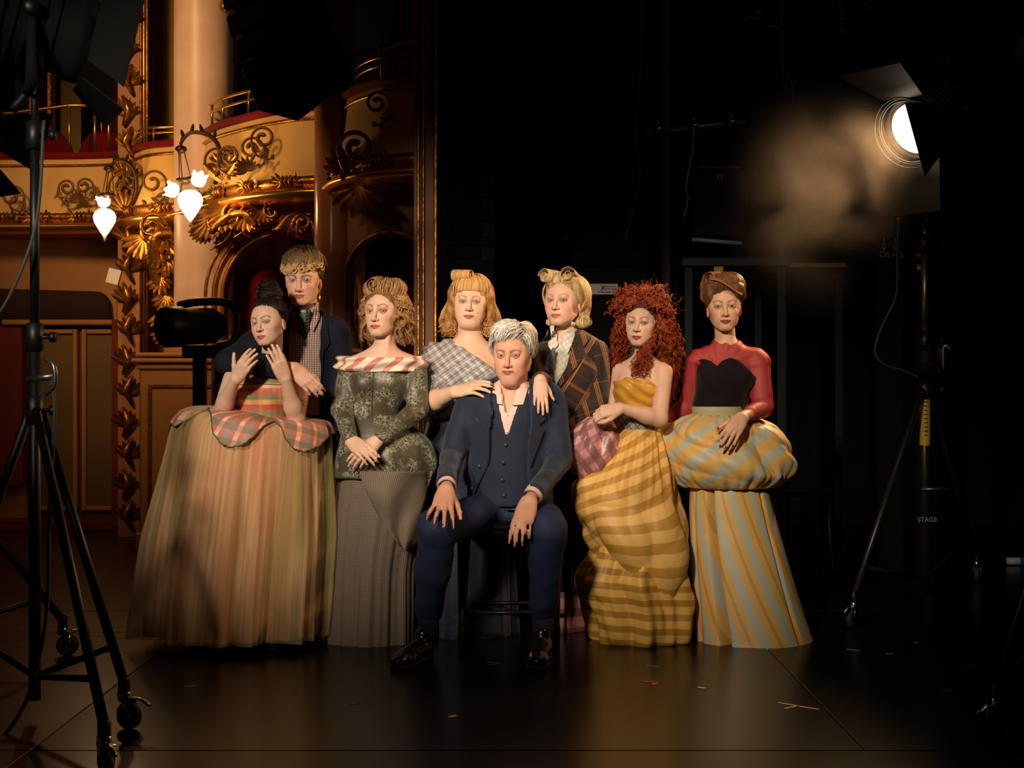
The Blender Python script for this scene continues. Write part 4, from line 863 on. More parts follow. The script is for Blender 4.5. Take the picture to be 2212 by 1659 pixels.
# ------------------------------------------------------------------ seated man in the navy suit
def seated_man():
    p = thing('person', 'grey-haired man in navy three-piece suit seated with hands on his knees', 'person', (P(1100, 900, 5.98)[0], 5.98, 0))
    x = head_xf(1098, 767, 5.92, 1.07, -13, 1, 0)
    nk, shl, shr, wa, hp = P(1108, 858, 6.02), P(1016, 870, 6.05), P(1192, 870, 6.05), P(1103, 1000, 6.07), P(1103, 1075, 6.08)
    wl, wr = P(964, 1058, 5.62), P(1143, 1082, 5.60)
    S = Solid(); head(S, x, fw=1.08, jaw=1.12, nose=1.12, brow=1.15, lip=.7, chin=1.1, age=1.2, eye=.80)
    S.ell((0, -.052, -.112), (.034, .030, .018), x=x, k=.02)
    torso(S, nk, shl, shr, wa, hp, .150, .130, .15, .10, .10, .11, hx=x, nr=.060)
    S.cap(P(1190, 1020, 5.90), wr, .030, .027); S.cap(P(974, 1000, 5.94), wl, .030, .027)
    n1 = hand(S, wl, P(955, 1100, 5.52) - wl, (.1, -.85, .55), 1, (.16, .10, .10, .16), .20, 1.16, (.70, .22))
    n2 = hand(S, wr, P(1126, 1135, 5.52) - wr, (-.2, -1, .2), -1, (.30, .34, .38, .42), .04, 1.18, (.25, .1))
    def cf(V):
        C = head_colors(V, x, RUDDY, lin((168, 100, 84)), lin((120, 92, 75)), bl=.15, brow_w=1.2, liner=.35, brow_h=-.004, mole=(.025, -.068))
        return nail_col(C, V, n1 + n2, lin((225, 170, 150)))
    skin_mesh('body', S, [(*head_box(x), .0029), (*hand_box(wl, P(948, 1125, 5.55)), .0032), (*hand_box(wr, P(1120, 1155, 5.6)), .0032)], p, cf, x, iris=lin((95, 75, 60)))
    # hair: swept short grey hair
    H = Hair(x, lin((214, 206, 194))); c = cap_solid(.056, low=-.055, grow=.006); H.shell(c, col=lin((150, 138, 124)))
    r = H.r; n = 900
    a = dirs(r.uniform(-75, 60, n), r.uniform(38, 75, n)); b = dirs(np.degrees(np.arctan2(a[:, 0], -a[:, 1])) - 42 + r.uniform(-14, 14, n), np.degrees(np.arcsin(a[:, 2])) - 18 + r.uniform(-10, 10, n))
    H.strands(H.slerp(a, b, lift=.014 + .01 * r.rand(n), jit=.006), .0014, .0005)
    n = 700; az = np.concatenate([r.uniform(40, 150, n // 2), -r.uniform(40, 150, n // 2)]); a = dirs(az, r.uniform(25, 62, n)); b = dirs(az + np.sign(az) * r.uniform(15, 45, n), r.uniform(-28, 12, n))
    H.strands(H.slerp(a, b, lift=.012, jit=.006), .0014, .0004)
    n = 460; a = dirs(r.uniform(-10, 42, n), r.uniform(42, 72, n)); b = dirs(r.uniform(-72, -8, n), 0 * a[:, 0]); b = dirs(np.degrees(np.arctan2(b[:, 0], -b[:, 1])), 12 + 22 * r.rand(n)); H.strands(H.slerp(a, b, lift=.024, jit=.010), .0015, .0004, col=lin((226, 218, 204)))
    H.strands(H.slerp(dirs(r.uniform(30, 70, 200), r.uniform(50, 70, 200)), dirs(r.uniform(60, 95, 200), r.uniform(5, 35, 200)), lift=.02, jit=.01), .0014, .0003, col=lin((226, 206, 176)))
    H.build(p)
    # shirt, waistcoat, jacket over one another
    base = Solid(); torso(base, nk, shl, shr, wa, hp, .165, .150, .165, .11, .125, .13, slope=.055)
    m_shirt = mat('pale_pink_shirt', lin((232, 196, 184)), .7, var=(60, .3, lin((214, 176, 164))), bump=(120, .1, .002))
    sh = base.copy(.006); sh.cap(x.pt((0, .030, -.085)), nk + [0, .006, -.01], .064, .072, k=.02)
    vcut(sh, [(1078, 800), (1092, 892)], [(1132, 800), (1098, 892)], 5.95, 6.02); sh.half((0, 5.98, x.pt((0, 0, -.112))[2]), (0, -.25, 1), k=.002)
    sh.half((0, 0, pz(1040, 6.0)), (0, 0, -1)); cloth('shirt', sh, m_shirt, p, h=.007)
    sr = p.children[-1]
    for (a_, b_, c_, d_) in (((1070, 834), (1077, 828), (1095, 876), (1074, 872)), ((1142, 836), (1134, 830), (1099, 876), (1130, 874))):
        drape(sh, poly([a_, b_, c_, d_], 5.93), m_shirt, 'collar', sr, off=.008, th=.006, step=.006)
    mb_ = mat('pearl_button', lin((240, 220, 205)), .2, spec=.8)
    for py in (896, 932): X = P(1095, py, 5.93); button(sr, (X[0], sh.yfront([X[0]], [X[2]])[0] - .002, X[2]), .0055, mb_)
    m_suit = mat('navy_wool', lin((31, 40, 61)), .75, spec=.3, sheen=.15, bump=(260, .25, .002), var=(7, .5, lin((24, 30, 44))))
    wc = base.copy(.013); vcut(wc, [(1066, 830), (1093, 940)], [(1136, 830), (1096, 940)], 5.93, 6.1); wc.half((0, 0, pz(1094, 5.95)), (0, 0, -1)); wc.half((0, 0, pz(850, 6.0)), (0, 0, 1))
    cloth('waistcoat', wc, m_suit, p, h=.0085, mod=lambda q: .003 * wrink(q, 28, 1))
    wo = p.children[-1]; m_btn = mat('dark_horn_button', (.012, .012, .016), .3)
    for (px, py) in ((1094, 962), (1088, 1000), (1086, 1038), (1090, 1072)): X = P(px, py, 5.93); button(wo, (X[0], wc.yfront([X[0]], [X[2]])[0] - .001, X[2]), .008, m_btn)
    jk = base.copy(.027)
    for s_, e_, w_ in ((shl, P(974, 985, 6.0), wl), (shr, P(1208, 995, 6.0), wr)):
        jk.cap(s_ + [0, .005, -.005], e_, .068, .053, k=.03); e2 = np.asarray(w_) + (np.asarray(e_) - w_) * .18; jk.cap(e_, e2, .052, .044, k=.012)
    vcut(jk, [(1062, 820), (1064, 900), (1056, 1000), (1026, 1060), (1016, 1100)], [(1144, 820), (1144, 900), (1138, 1000), (1146, 1060), (1158, 1100)], 5.93, 6.06)
    jk.half((0, 0, pz(1098, 5.95)), (0, 0, -1), box=(np.array([P(990, 0, 5.95)[0], -9, -9]), np.array([P(1125, 0, 6)[0], 99, 9])))
    cloth('suit_jacket', jk, m_suit, p, h=.0075, mod=lambda q: .006 * wrink(q * [1, 1, 1.3], 17, 6) + .002 * wrink(q, 60, 2))
    jo = p.children[-1]
    drape(jk, poly([(1064, 846), (1040, 862), (1026, 905), (1044, 915), (1030, 930), (1055, 1010), (1066, 960), (1068, 900)], 5.93), m_suit, 'lapel', jo, off=.006, th=.010)
    drape(jk, poly([(1142, 846), (1165, 862), (1180, 905), (1162, 915), (1176, 930), (1146, 1010), (1140, 960), (1139, 900)], 5.93), m_suit, 'lapel', jo, off=.006, th=.010)
    for (px, py) in ((1036, 1010), (1019, 1061)): X = P(px, py, 5.9); button(jo, (X[0], jk.yfront([X[0]], [X[2]])[0] - .002, X[2]), .009, m_btn)
    for (w_, e_) in ((wl, P(974, 985, 6.0)), (wr, P(1208, 995, 6.0))):
        e_ = np.asarray(e_); b = MB(); dv = (e_ - w_); a_ = w_ + dv * .06; c_ = w_ + dv * .20; b.tube([a_, a_ + (c_ - a_) * .5, c_], [.037, .040, .042], 24, caps=False); b.tube([a_, c_], [.034, .039], 24, caps=False); b.build('shirt_cuff', m_shirt, p)
    # trousers
    tr = Solid(); tr.ell(hp + [0, .0, -.05], (.16, .12, .075), k=.04)
    for h_, k_, a_ in ((P(1050, 1104, 6.03), P(945, 1142, 5.60), P(926, 1318, 5.78)), (P(1156, 1104, 6.03), P(1183, 1142, 5.60), P(1173, 1322, 5.80))):
        tr.cap(h_, k_, .085, .080, k=.03); tr.cap(k_, (k_ + a_) / 2, .078, .070, k=.02); tr.cap((k_ + a_) / 2, a_, .070, .056, k=.02)
    cloth('trousers', tr, mat('navy_trousers', lin((38, 49, 80)), .7, spec=.3, bump=(220, .25, .002), var=(9, .5, lin((26, 33, 52)))), p, h=.011, mod=lambda q: .006 * wrink(q * [1, 1, 1.6], 24, 9))
    m_sock = mat('black_sock', (.006, .006, .007), .9)
    for a_, t_ in ((P(926, 1330, 5.78), P(884, 1400, 5.62)), (P(1173, 1335, 5.80), P(1163, 1410, 5.58))):
        b = MB(); f_ = a_.copy(); f_[2] = .05; b.tube([a_ + [0, 0, .03], f_], [.046, .042], 18); b.build('sock', m_sock, p)
        hl = a_ + [0, .03, 0]; dv = (t_ - a_); dv[2] = 0; dv /= np.linalg.norm(dv); shoe(p, hl, hl + dv * .30, M_BLACKLEATHER, w=.046, hgt=.07)
    return p
seated_man()
# the black bench he sits on
def bench():
    c = P(1100, 1120, 6.08); t = thing('bench', 'low black wooden bench under the seated man', 'bench', (c[0], 6.08, 0))
    m = mat('black_lacquer', (.004, .004, .004), .4, spec=.3, bump=(30, .1, .003)); b = MB(); b.box((c[0], 6.08, .525), (.46, .34, .05), bev=.02); b.build('seat', m, t)
    for sx in (-1, 1):
        for sy in (-1, 1):
            b = MB(); q = np.array([c[0] + sx * .20, 6.08 + sy * .13, 0]); b.tube([q + [0, 0, .0], q + [0, 0, .10], q + [0, 0, .11], q + [0, 0, .505]], [.017, .020, .017, .024], 14); b.build('leg', m, t)
    for sy in (-1, 1):
        b = MB(); b.tube([(c[0] - .19, 6.08 + sy * .13, .16), (c[0] + .19, 6.08 + sy * .13, .16)], .010, 10); b.build('stretcher', m, t)
bench()

# ------------------------------------------------------------------ young woman in the tulle gown and the man who holds her
OLIVE, ROSE, PEACHY = lin((150, 140, 96)), lin((206, 98, 74)), lin((232, 184, 122))
M_PLAID1 = bands('plaid_taffeta', [(2, .0715, [(.0, .36, OLIVE, 1), (.36, .70, ROSE, 1), (.70, 1, PEACHY, 1)]), (0, .085, [(.0, .42, lin((120, 84, 62)), .30), (.42, .6, lin((225, 140, 90)), .35)])], OLIVE, rough=.48, spec=.35, bump=(45, .2, .006))
M_PLAID1B = bands('plaid_taffeta_peplum', [(0, .085, [(.0, .28, lin((150, 146, 132)), 1), (.28, .52, lin((205, 110, 100)), 1), (.52, .76, lin((238, 196, 165)), 1), (.76, 1, lin((196, 120, 104)), 1)]), (1, .062, [(.0, .4, lin((120, 110, 78)), .55), (.7, 1, lin((228, 120, 80)), .4)])], OLIVE, rough=.5, spec=.3, coord='UV', bump=(30, .15, .006), rot=(0, 0, .25))
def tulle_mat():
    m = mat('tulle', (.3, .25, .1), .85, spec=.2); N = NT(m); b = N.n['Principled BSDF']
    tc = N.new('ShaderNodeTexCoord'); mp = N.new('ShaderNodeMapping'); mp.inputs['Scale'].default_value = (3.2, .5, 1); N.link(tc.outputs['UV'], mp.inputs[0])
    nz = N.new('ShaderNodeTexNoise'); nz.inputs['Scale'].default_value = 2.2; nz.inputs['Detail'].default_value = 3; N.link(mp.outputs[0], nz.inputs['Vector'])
    cr = N.new('ShaderNodeValToRGB'); e = cr.color_ramp.elements; e[0].position = .38; e[0].color = (*lin((170, 156, 96)), 1); e[1].position = .62; e[1].color = (*lin((238, 172, 130)), 1)  # tulle's own hues, with painted dark creases and light ridges of the folds
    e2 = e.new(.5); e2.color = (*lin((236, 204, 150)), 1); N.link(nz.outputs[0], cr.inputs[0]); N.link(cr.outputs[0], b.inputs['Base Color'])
    mp2 = N.new('ShaderNodeMapping'); mp2.inputs['Scale'].default_value = (70, 1.2, 1); N.link(tc.outputs['UV'], mp2.inputs[0])
    n2 = N.new('ShaderNodeTexNoise'); n2.inputs['Scale'].default_value = 1.0; N.link(mp2.outputs[0], n2.inputs['Vector'])
    mr = N.new('ShaderNodeMapRange'); mr.inputs[1].default_value = .3; mr.inputs[2].default_value = .7; mr.inputs[3].default_value = .22; mr.inputs[4].default_value = .62; N.link(n2.outputs[0], mr.inputs[0]); N.link(mr.outputs[0], b.inputs['Alpha'])
    return m
def gown_woman():
    p = thing('person', 'dark-haired woman with high bun in plaid bodice and full tulle skirt', 'person', (P(550, 900, 6.12)[0], 6.12, 0))
    x = head_xf(563, 696, 6.02, .94, -20, 2, -7)
    nk, shl, shr, wa, hp = P(586, 778, 6.13), P(503, 818, 6.13), P(652, 822, 6.13), P(562, 897, 6.12), P(555, 960, 6.12)
    el, er, wl, wr = P(477, 892, 6.03), P(640, 905, 6.00), P(508, 820, 5.90), P(616, 820, 5.90)
    S = Solid(); head(S, x, nose=.95, lip=1.0, fw=1.02)
    torso(S, nk, shl, shr, wa, hp, .118, .098, .13, .085, .075, .10, bust=.05, hx=x, nr=.044)
    arm(S, shl, el, wl, (.043, .036, .035, .026, .0215)); arm(S, shr, er, wr, (.043, .037, .036, .026, .0215))
    n1 = hand(S, wl, P(530, 784, 5.87) - wl, (-.1, -1, .15), 1, (.30, .30, .32, .36), .03, .88, (.80, .05)); n2 = hand(S, wr, P(600, 782, 5.87) - wr, (.25, -1, .15), -1, (.24, .24, .26, .28), .045, .88, (.3, .1))
    def cf(V):
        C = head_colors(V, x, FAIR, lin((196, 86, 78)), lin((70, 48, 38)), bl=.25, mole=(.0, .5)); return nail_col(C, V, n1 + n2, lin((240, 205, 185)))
    skin_mesh('body', S, [(*head_box(x), .0029), (*hand_box(wl, P(540, 755, 5.86)), .0031), (*hand_box(wr, P(595, 755, 5.86)), .0032)], p, cf, x, iris=lin((70, 52, 42)))
    H = Hair(x, lin((36, 25, 20))); H.shell(cap_solid(.067, low=-.065, grow=-.001), col=lin((30, 21, 17))); r = H.r
    n = 900; a = dirs(r.uniform(-120, 120, n), 0 * r.rand(n)); az = r.uniform(-125, 125, n); a = dirs(az, 23 - np.abs(az) * .20 + r.uniform(0, 5, n) + 22 * (r.rand(n) < .4)); H.strands(H.slerp(a, dirs(180, 70), lift=.002), .0010, .0007)
    B = Solid(); B.ell((0, .035, .130), (.056, .052, .027), k=.006); B.ell((-.004, .035, .168), (.043, .040, .021), k=.006); B.ell((.0, .035, .190), (.030, .030, .012), k=.006); H.shell(B)
    for zc, rad, n in ((.118, .054, 60), (.130, .059, 80), (.143, .054, 60), (.158, .042, 50), (.168, .046, 60), (.178, .041, 50), (.192, .030, 40)):
        t = np.linspace(0, 2 * pi * .8, 26)[None]; ph = r.rand(n, 1) * 6.3; rr = rad + r.uniform(-.003, .004, (n, 1)) + .003 * np.sin(t * 3 + ph); H.strands(np.stack([rr * np.sin(t + ph), .035 + rr * .93 * np.cos(t + ph), zc + r.uniform(-.008, .008, (n, 1)) + .006 * np.sin(t * 2 + ph)], -1), .0012, .0007)
    H.build(p)
    bo = Solid(); torso(bo, nk, shl, shr, wa, hp, .126, .106, .14, .095, .083, .105, bust=.055); bo = bo.copy(.006)
    topcut(bo, [(300, 812), (505, 812), (535, 808), (552, 812), (564, 820), (580, 812), (600, 806), (625, 812), (900, 812)], 6.03); bo.half((0, 0, pz(930, 6.1)), (0, 0, -1))
    cloth('bodice', bo, M_PLAID1, p, h=.006, mod=lambda q: .002 * wrink(q * [1.5, 1, .6], 45, 3)); bd = p.children[-1]
    b = MB(); t = np.linspace(-1, 1, 40); px = 563 + t * 62; X = np.array([P(q, 829 + 3 * abs(s), 6.03) for q, s in zip(px, t)]); X[:, 1] = bo.yfront(X[:, 0], X[:, 2]) - .001; b.tube(X, .0022, 6); b.build('seam', mat('olive_piping', lin((92, 80, 48)), .6), bd)
    # skirts
    rows = [(893, 512, 622, .8), (897, 470, 655, .8), (908, 402, 703, .75), (935, 377, 716, .72), (980, 366, 718, .72), (1100, 342, 718, .72), (1250, 322, 713, .75), (1368, 312, 708, .78)]
    rg = np.random.RandomState(2); ph = rg.rand(9) * 6.3; fr = np.array([6, 9, 13, 17, 23, 31, 43, 61, 83]); am = np.array([.040, .052, .050, .042, .032, .020, .012, .007, .005])
    def fold(TH, V): 
        o = 0
        for f_, a_, q_ in zip(fr, am, ph): w_ = np.sin(f_ * TH + q_ + .5 * np.sin(3 * V + q_)); o = o + a_ * (np.abs(w_) ** .7 * np.sign(w_))
        return o * np.clip(V * 2.0 - .24, 0, 1)
    xc = P(563, 0, 6.12)[0]
    def lift(V, nv): G = V.reshape(nv, -1, 3); G[..., 2] += .075 * np.clip((xc - G[..., 0]) / .30, -.15, 1) * np.clip(1.0 - np.linspace(0, 1, nv)[:, None] * 2.2, 0, 1); return G
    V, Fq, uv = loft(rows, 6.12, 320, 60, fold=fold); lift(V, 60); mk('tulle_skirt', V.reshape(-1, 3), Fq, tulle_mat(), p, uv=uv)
    m_un = mat('underskirt_silk', lin((212, 164, 108)), .8, var=(4, .8, lin((222, 146, 104)))); rows2 = [(r_[0] + (4 if i < 7 else -4), (r_[1] + r_[2]) / 2 - (r_[2] - r_[1]) * .45, (r_[1] + r_[2]) / 2 + (r_[2] - r_[1]) * .45, r_[3]) for i, r_ in enumerate(rows)]
    V, Fq, uv = loft(rows2, 6.12, 200, 40, fold=lambda TH, Vv: .6 * fold(TH, Vv)); lift(V, 40); mk('underskirt', V.reshape(-1, 3), Fq, m_un, p, uv=uv)
    # scalloped peplum lying on the skirt
    V, Fq, uv = loft(rows, 6.12, 320, 200, fold=lambda TH, Vv: .055 + .012 * np.sin(7 * TH + 1) * Vv * 4 + .01 * np.sin(17 * TH)); G = lift(V, 200)
    ex = np.array([P(a, b, 6.0)[[0, 2]] for a, b in ((340, 905), (376, 918), (394, 928), (416, 915), (432, 888), (450, 880), (466, 892), (474, 930), (490, 952), (512, 961), (538, 957), (562, 938), (580, 917), (600, 908), (616, 918), (626, 946), (642, 966), (664, 973), (690, 962), (712, 938), (760, 920))])
    out = []; nv = 24
    for j in range(321):
        c = G[:, j]; ze = np.interp(c[:, 0], ex[:, 0], ex[:, 1]) if c[60, 1] < 6.135 else np.full(200, pz(935, 6.2) + .03 * math.sin(j * .12)); k_ = int(np.argmax(c[:, 2] < ze)); k_ = max(k_, 3)
        s_ = np.linspace(0, k_, nv); i0 = np.clip(s_.astype(int), 0, 198); f_ = (s_ - i0)[:, None]; out.append(c[i0] * (1 - f_) + c[i0 + 1] * f_)
    Pp = np.array(out).transpose(1, 0, 2); uvp = np.stack([np.repeat((np.arange(321) / 320 * 2 * pi * .35)[None], nv, 0), Pp[..., 2] * 1.0], -1).reshape(-1, 2)
    pe = mk('peplum', Pp.reshape(-1, 3), grid_faces(nv, 321), M_PLAID1B, p, uv=uvp)
    b = MB(); b.tube(Pp[-1], .003, 6, caps=False); b.build('piping', MATS['olive_piping'], pe)
    m_sh = mat('oxblood_leather', lin((96, 34, 24)), .3, spec=.6)
    for a_, t_ in ((P(520, 1385, 6.15), P(508, 1400, 6.0)), (P(575, 1385, 6.15), P(585, 1400, 6.0))): dv = t_ - a_; dv[2] = 0; dv /= np.linalg.norm(dv); shoe(p, a_, a_ + dv * .24, m_sh, w=.036, hgt=.06)
    b = MB()
    for X in (-.07, .05): b.tube([P(555, 960, 6.14) + [X, 0, 0], np.array([P(545, 0, 6.14)[0] + X, 6.13, .55]), np.array([P(545, 0, 6.14)[0] + X, 6.14, .07])], [.075, .055, .036], 14)
    b.build('stockings', mat('dark_stocking', (.02, .015, .012), .7), p)
    return p
gown_woman()
def young_man():
    p = thing('person', 'tall young man with blond fringe in dark blazer, checked shirt and green cravat', 'person', (P(655, 900, 6.42)[0], 6.42, 0))
    x = head_xf(647, 604, 6.32, 1.08, -4, 6, 1)
    nk, shl, shr, wa, hp = P(655, 684, 6.42), P(572, 728, 6.42), P(728, 722, 6.42), P(655, 860, 6.44), P(658, 930, 6.44)
    wr = P(634, 795, 5.955); el = P(490, 782, 6.16)
    S = Solid(); head(S, x, fw=.97, jaw=1.08, nose=1.12, brow=1.2, lip=.8, chin=1.05, eye=.86)
    torso(S, nk, shl, shr, wa, hp, .15, .125, .14, .10, .095, .10, hx=x, nr=.056)
    S.cap(el, wr, .034, .026)
    n1 = hand(S, wr, P(655, 815, 5.95) - wr, (.1, -1, .35), 1, (.26, .28, .30, .34), .03, 1.0, (.4, .2))
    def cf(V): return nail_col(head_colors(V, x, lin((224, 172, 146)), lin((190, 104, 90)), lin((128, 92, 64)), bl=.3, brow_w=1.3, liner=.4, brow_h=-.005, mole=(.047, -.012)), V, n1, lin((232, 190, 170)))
    skin_mesh('body', S, [(*head_box(x), .0029), (*hand_box(wr, P(672, 830, 5.95)), .0032)], p, cf, x, iris=lin((82, 84, 88)))
    dark, blond = lin((74, 54, 38)), lin((216, 172, 108))
    H = Hair(x, dark); H.shell(cap_solid(.058, low=-.05, grow=.004), col=lin((66, 48, 34))); r = H.r
    n = 1100; az = r.uniform(-180, 180, n); e_ = r.uniform(22, 88, n); a = dirs(az, e_); b = dirs(az * .96 + r.uniform(-22, 22, n), e_ - r.uniform(8, 24, n)); H.strands(H.slerp(a, b, K=10, lift=.014 + .012 * r.rand(n), wave=.003), .0014, .0006)
    n = 95; az = r.uniform(-75, 75, n); e_ = r.uniform(4, 44, n); c0 = np.array([0, .02, .03]) + dirs(az, e_) * np.array([.083, .103, .096]); t = np.linspace(0, 1, 22)[None, :, None]
    nrm = dirs(az, e_)[:, None]; X = np.cross(nrm, [0, 0, 1.0]); X /= np.linalg.norm(X, axis=-1, keepdims=True); Y = np.cross(X, nrm); tw = np.where(r.rand(n, 1, 1) < .5, -1, 1)
    for q in range(7):
        rad = (.013 - .009 * t) * (.75 + .6 * r.rand(n, 1, 1)) + q * .0005; an = tw * t * 2 * pi * 1.35 + r.rand(n, 1, 1) * .5 + (np.arange(n) % 7)[:, None, None]
        H.strands(c0[:, None] + rad * (np.cos(an) * X + np.sin(an) * Y) + nrm * (.004 + .006 * np.sin(pi * t) + .0012 * q), .0013, .0007, col=blond, var=.22)
    n = 620; az = r.uniform(-70, 70, n); H.strands(H.slerp(dirs(az * .9, r.uniform(40, 72, n)), dirs(az + r.uniform(-22, 22, n), r.uniform(6, 34, n)), K=18, r=(.082, .103, .096), lift=.012 + .012 * r.rand(n), wave=.0065, wf=2.6), .0013, .0006, col=dark, tipcol=blond)
    n = 500; az = np.concatenate([r.uniform(55, 110, n // 2), -r.uniform(55, 110, n // 2)]); a = dirs(az, r.uniform(20, 48, n)); H.strands(H.slerp(a, dirs(az + r.uniform(-10, 10, n), r.uniform(-8, 10, n)), K=9, lift=.004), .0013, .0005, col=lin((120, 88, 56)))
    H.build(p)
    b = MB(); e_ = x.pt((.070, .004, -.046)); b.lathe([(0, 0), (.003, .002), (.0032, .006), (0, .008)], e_ + [0, -.004, 0], (0, 0, -1), 10); b.tube([e_ + [0, -.004, -.004], e_ + [0, -.004, -.024]], .0008, 5); b.lathe([(0, 0), (.0030, .006), (.0042, .016), (.003, .022), (0, .025)], e_ + [0, -.004, -.022], (0, 0, -1), 10)
    b.build('earring', mat('gold_pearl', lin((236, 206, 150)), .2, metal=.6), p)
    base = Solid(); torso(base, nk, shl, shr, wa, hp, .155, .135, .14, .105, .105, .105, slope=.04)
    m_sh = bands('checked_shirt', [(0, .0105, [(.0, .34, lin((88, 52, 52)), .85)]), (2, .0105, [(.0, .34, lin((88, 52, 52)), .6)])], lin((206, 178, 164)), rough=.75, spec=.25, bump=(40, .2, .004))
    sh = base.copy(.007); sh.cap(x.pt((0, .030, -.085)), nk + [0, .006, -.01], .058, .066, k=.02); vcut(sh, [(630, 600), (652, 735)], [(678, 600), (658, 735)], 6.3, 6.44); sh.half((0, 6.40, x.pt((0, 0, -.10))[2]), (0, -.3, 1), k=.002); sh.half((0, 0, pz(862, 6.4)), (0, 0, -1))
    cloth('shirt', sh, m_sh, p, h=.007, mod=lambda q: .002 * wrink(q, 50, 4)); so = p.children[-1]
    drape(sh, poly([(621, 655), (628, 650), (648, 700), (632, 690)], 6.32), m_sh, 'collar', so, off=.010, th=.006, step=.006); drape(sh, poly([(687, 652), (680, 648), (662, 700), (676, 716), (686, 690)], 6.32), m_sh, 'collar', so, off=.012, th=.006, step=.006)
    m_cr = bands('green_cravat_silk', [(2, .013, [(.0, .12, lin((140, 160, 120)), .6)])], lin((34, 50, 36)), rough=.35, bump=(80, .4, .004), rot=(0, .5, 0))
    cr = Solid(); cr.cap(x.pt((0, .020, -.105)), nk + [0, .0, .005], .052, .058, k=.02); cr.cap(P(655, 676, 6.325), P(655, 712, 6.325), .030, .022, k=.02, flat=(1, .6, 1)); cr.cap(P(655, 700, 6.325), P(656, 738, 6.33), .020, .010, k=.01, flat=(1, .6, 1)); cr.half((0, 6.38, x.pt((0, 0, -.112))[2]), (0, -.3, 1), k=.002)
    cloth('cravat', cr, m_cr, p, h=.004, mod=lambda q: .003 * wrink(q * [2, 1, .5], 70, 4))
    m_bl = mat('midnight_blazer', lin((22, 26, 38)), .8, spec=.25, bump=(260, .25, .002))
    jk = base.copy(.024); jk.cap(shl + [0, .0, -.005], el, .066, .058, k=.03); jk.cap(el, wr + (el - wr) * .14, .057, .047, k=.012); jk.cap(shr, P(738, 850, 6.42), .064, .055, k=.03); jk.cap(P(738, 850, 6.42), P(725, 985, 6.36), .053, .042, k=.02)
    vcut(jk, [(622, 600), (624, 740), (628, 1100)], [(688, 600), (690, 740), (692, 1100)], 6.32, 6.42); jk.half((0, 6.42, pz(672, 6.4)), (0, -.2, 1), box=(P(610, 0, 6.4) * [1, 0, 0] + [0, -9, 0], P(700, 0, 6.4) * [1, 0, 0] + [0, 99, 9]))
    cloth('blazer', jk, m_bl, p, h=.008, mod=lambda q: .006 * wrink(q, 17, 5)); jo = p.children[-1]
    drape(jk, poly([(689, 668), (704, 690), (712, 740), (700, 760), (694, 830), (690, 760)], 6.32), m_bl, 'lapel', jo, off=.003, th=.007)
    tr = Solid(); tr.ell(hp, (.155, .12, .12), k=.04)
    for sx in (-.085, .085): tr.cap(hp + [sx, 0, -.03], hp + [sx * 1.1, 0, -.45], .09, .065, k=.03); tr.cap(hp + [sx * 1.1, 0, -.45], np.array([hp[0] + sx * 1.2, 6.42, .08]), .065, .055, k=.02)
    cloth('trousers', tr, mat('black_trousers', (.008, .008, .009), .8), p, h=.011)
    m_go = mat('bronze_leather', lin((170, 124, 66)), .28, metal=.7, bump=(70, .4, .003)); shoe(p, P(632, 1395, 6.36), P(690, 1408, 6.24), m_go, w=.040, hgt=.07); shoe(p, P(570, 1385, 6.46), P(560, 1400, 6.20), m_go, w=.040, hgt=.07)
    return p
young_man()

# ------------------------------------------------------------------ woman in the green brocade jacket
def brocade_mat():
    m = mat('green_brocade', (.05, .05, .03), .45, spec=.5, sheen=.2); N = NT(m); b = N.n['Principled BSDF']; tc = N.new('ShaderNodeTexCoord')
    nz = N.new('ShaderNodeTexNoise'); nz.inputs['Scale'].default_value = 30; N.link(tc.outputs['Object'], nz.inputs['Vector'])
    mx0 = N.new('ShaderNodeMix', data_type='VECTOR'); mx0.inputs[0].default_value = .06; N.link(tc.outputs['Object'], mx0.inputs[4]); N.link(nz.outputs[1], mx0.inputs[5])
    vo = N.new('ShaderNodeTexVoronoi', feature='DISTANCE_TO_EDGE'); vo.inputs['Scale'].default_value = 62; N.link(mx0.outputs[1], vo.inputs['Vector'])
    lt = N.new('ShaderNodeMapRange'); lt.inputs[1].default_value = .05; lt.inputs[2].default_value = .11; lt.inputs[3].default_value = 1; lt.inputs[4].default_value = 0; N.link(vo.outputs[0], lt.inputs[0])
    n2 = N.new('ShaderNodeTexNoise'); n2.inputs['Scale'].default_value = 13; N.link(tc.outputs['Object'], n2.inputs['Vector'])
    mr = N.new('ShaderNodeMapRange'); mr.inputs[1].default_value = .42; mr.inputs[2].default_value = .55; N.link(n2.outputs[0], mr.inputs[0])
    mu = N.new('ShaderNodeMath', operation='MULTIPLY'); N.link(lt.outputs[0], mu.inputs[0]); N.link(mr.outputs[0], mu.inputs[1])
    mx = N.new('ShaderNodeMix', data_type='RGBA'); mx.inputs[6].default_value = (*lin((72, 64, 44)), 1); mx.inputs[7].default_value = (*lin((150, 152, 124)), 1); N.link(mu.outputs[0], mx.inputs[0]); N.link(mx.outputs[2], b.inputs['Base Color'])
    return m
